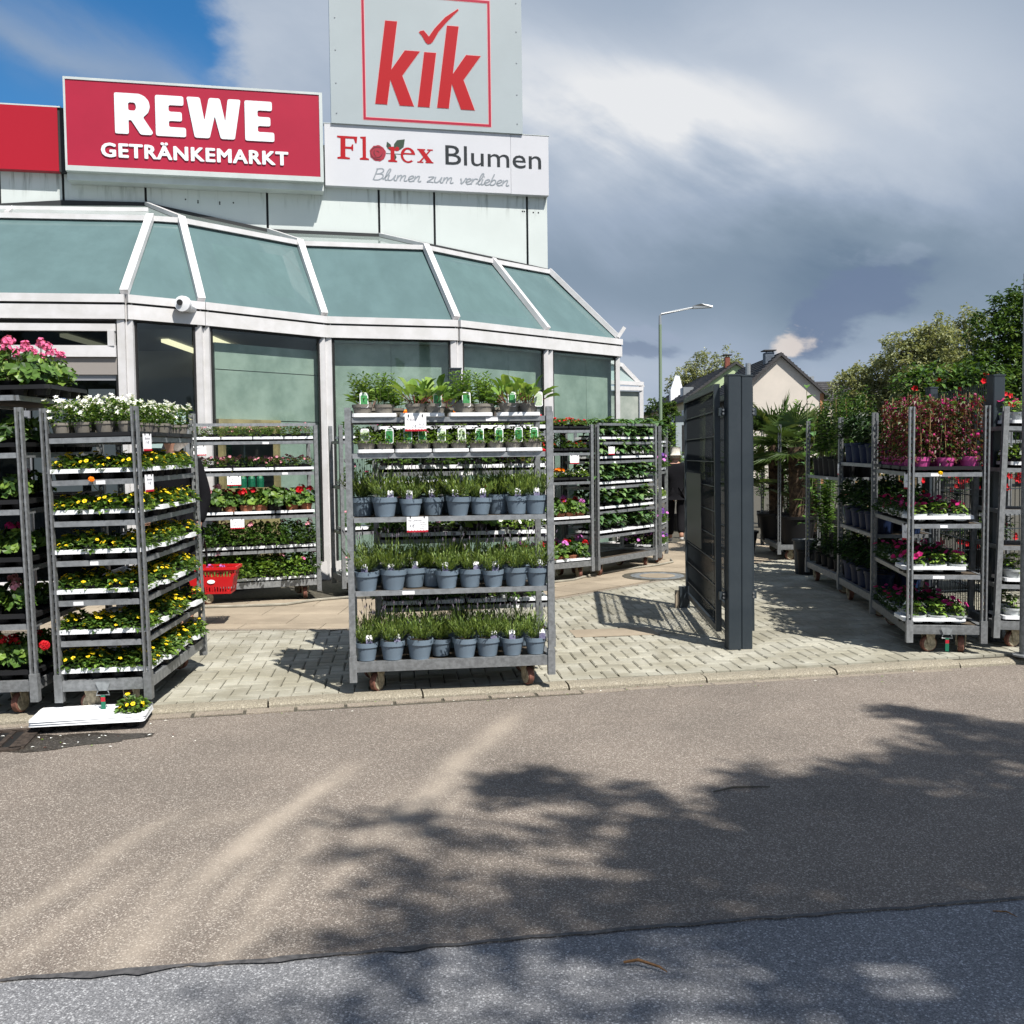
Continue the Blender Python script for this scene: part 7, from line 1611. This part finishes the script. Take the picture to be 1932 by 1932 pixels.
# the street tree behind the camera whose crown shades the lane
M['bt'] = leaf('street_tree_leaf', (.055, .11, .025), .05)
def shade_tree():
    r = random.Random(99); t = thing('leafy_tree', 'leafy street tree on the near side of the lane that shades the road', 'tree', T(6.1, -1.3, -.045)); mb = MB(); tw = MB()
    tw.tube([(0, 0, 0), (.05, .1, 3.4), (-.1, .3, 7.0)], [.24, .18, .11], 10)
    # sprays given by where their shade lies on the lane and how high they hang
    def spray(gx, gy, H, rx, n, ls=.075):
        c = Vector((gx + SUN.x / SUN.z * H - 6.1, gy + SUN.y / SUN.z * H + 1.3, H))
        tw.tube([(-.1, .3, 6.4), Vector((-.1, .3, 6.4)).lerp(c, .5) + Vector((0, 0, .3)), c], [.05, .03, .008], 5, caps=False)
        ns = max(3, int(n / 22)); cs_ = [c + Vector((e.x, e.y, e.z * .8)) * rx * 1.15 * r.random() ** .5 for e in (rnd_dir(r, -1) for _ in range(ns))]
        for k_ in range(0, ns, 2): tw.tube([c, cs_[k_]], [.008, .003], 4, caps=False)
        for _ in range(int(n * .95)):
            e = rnd_dir(r, -1); p = r.choice(cs_) + e * r.uniform(.02, .12); mb.blade(p, (e.x + r.uniform(-.6, .6), e.y + r.uniform(-.6, .6), r.uniform(-.5, .4)), ls * r.uniform(.7, 1.4), ls * r.uniform(.6, 1.0), 0, droop=.2)
    for gx, gy, rx, n in ((2.28, 6.02, .17, 150), (2.50, 5.85, .17, 170), (2.42, 5.58, .20, 190), (2.72, 5.42, .28, 330), (2.95, 5.62, .15, 80), (2.3, 5.2, .32, 300), (2.9, 5.0, .42, 620),
                          (2.0, 4.98, .25, 220), (1.62, 4.86, .24, 240), (1.28, 4.78, .20, 150), (.98, 4.52, .19, 150), (.66, 4.55, .13, 70), (1.3, 4.4, .32, 380), (.55, 4.22, .20, 150),
                          (.02, 4.86, .20, 190), (.16, 4.72, .18, 170), (-.05, 4.62, .12, 70), (.32, 4.30, .11, 50), (-.55, 4.42, .22, 120), (-.35, 4.2, .18, 80), (-.72, 3.9, .16, 80),
                          (.9, 3.95, .40, 560), (1.6, 4.3, .45, 760), (2.2, 4.5, .5, 900), (2.9, 4.3, .55, 1000), (1.3, 3.6, .45, 780), (2.0, 3.8, .5, 900), (2.7, 3.6, .55, 900), (.72, 3.5, .34, 420), (.35, 3.25, .30, 330), (-.05, 3.45, .2, 110),
                          (.45, 3.85, .17, 110), (.12, 3.72, .14, 80), (-.2, 3.3, .2, 110), (-.5, 3.2, .18, 90), (1.0, 3.1, .4, 480), (1.6, 3.1, .42, 560), (.5, 2.8, .28, 190), (.9, 2.6, .35, 260), (1.4, 2.5, .4, 330), (.1, 2.75, .2, 90),
                          (1.9, 2.6, .5, 500), (.6, 2.2, .4, 250), (1.3, 1.9, .5, 400), (-.41, 4.42, .2, 110), (-.24, 3.98, .2, 130), (-.58, 3.78, .2, 120), (-.39, 3.41, .18, 120), (-.21, 3.1, .2, 140), (-.08, 3.4, .16, 100), (-.34, 2.94, .2, 120), (-.19, 3.67, .18, 130), (-.59, 3.25, .16, 90), (-.41, 2.71, .2, 100), (.1, 4.1, .2, 130), (.3, 4.55, .14, 60), (3.6, 4.6, .55, 800), (3.6, 3.8, .6, 800), (3.0, 2.8, .6, 700), (-.2, 2.4, .25, 100), (-.8, 2.7, .2, 70), (-.4, 2.0, .3, 120)):
        spray(gx, gy, r.uniform(7.6, 9.8), rx, int(n * (.45 if gy < 3.2 and gx < .6 else (1.0 if gy < 3.2 else (.34 if gx < .15 and gy < 4.6 else (1.5 if gx > .8 and gy < 4.7 else 1.0))))))
    ob('crown', mb.mesh('crown', ['bt']), t, kind='stuff'); ob('trunk', tw.mesh('trunk', ['bark']), t)
shade_tree()
bw = MB(); r = random.Random(12)  # tree row out of view, added for glass reflections and to cut ambient light
for i in range(5200):
    x = r.uniform(-48, 48); y = -24 + r.uniform(-3, 3); p = Vector((x, y, .4 + r.random() ** .8 * (7.0 + 2.2 * math.sin(x * .31) + 1.2 * math.sin(x * .9)))); e = rnd_dir(r, -1); bw.blade(p, e, r.uniform(.6, 1.1), r.uniform(.5, .8), r.choice((0, 0, 1, 2)))
ob('unseen_tree_row', bw.mesh('unseen_tree_row', DT), kind='stuff')
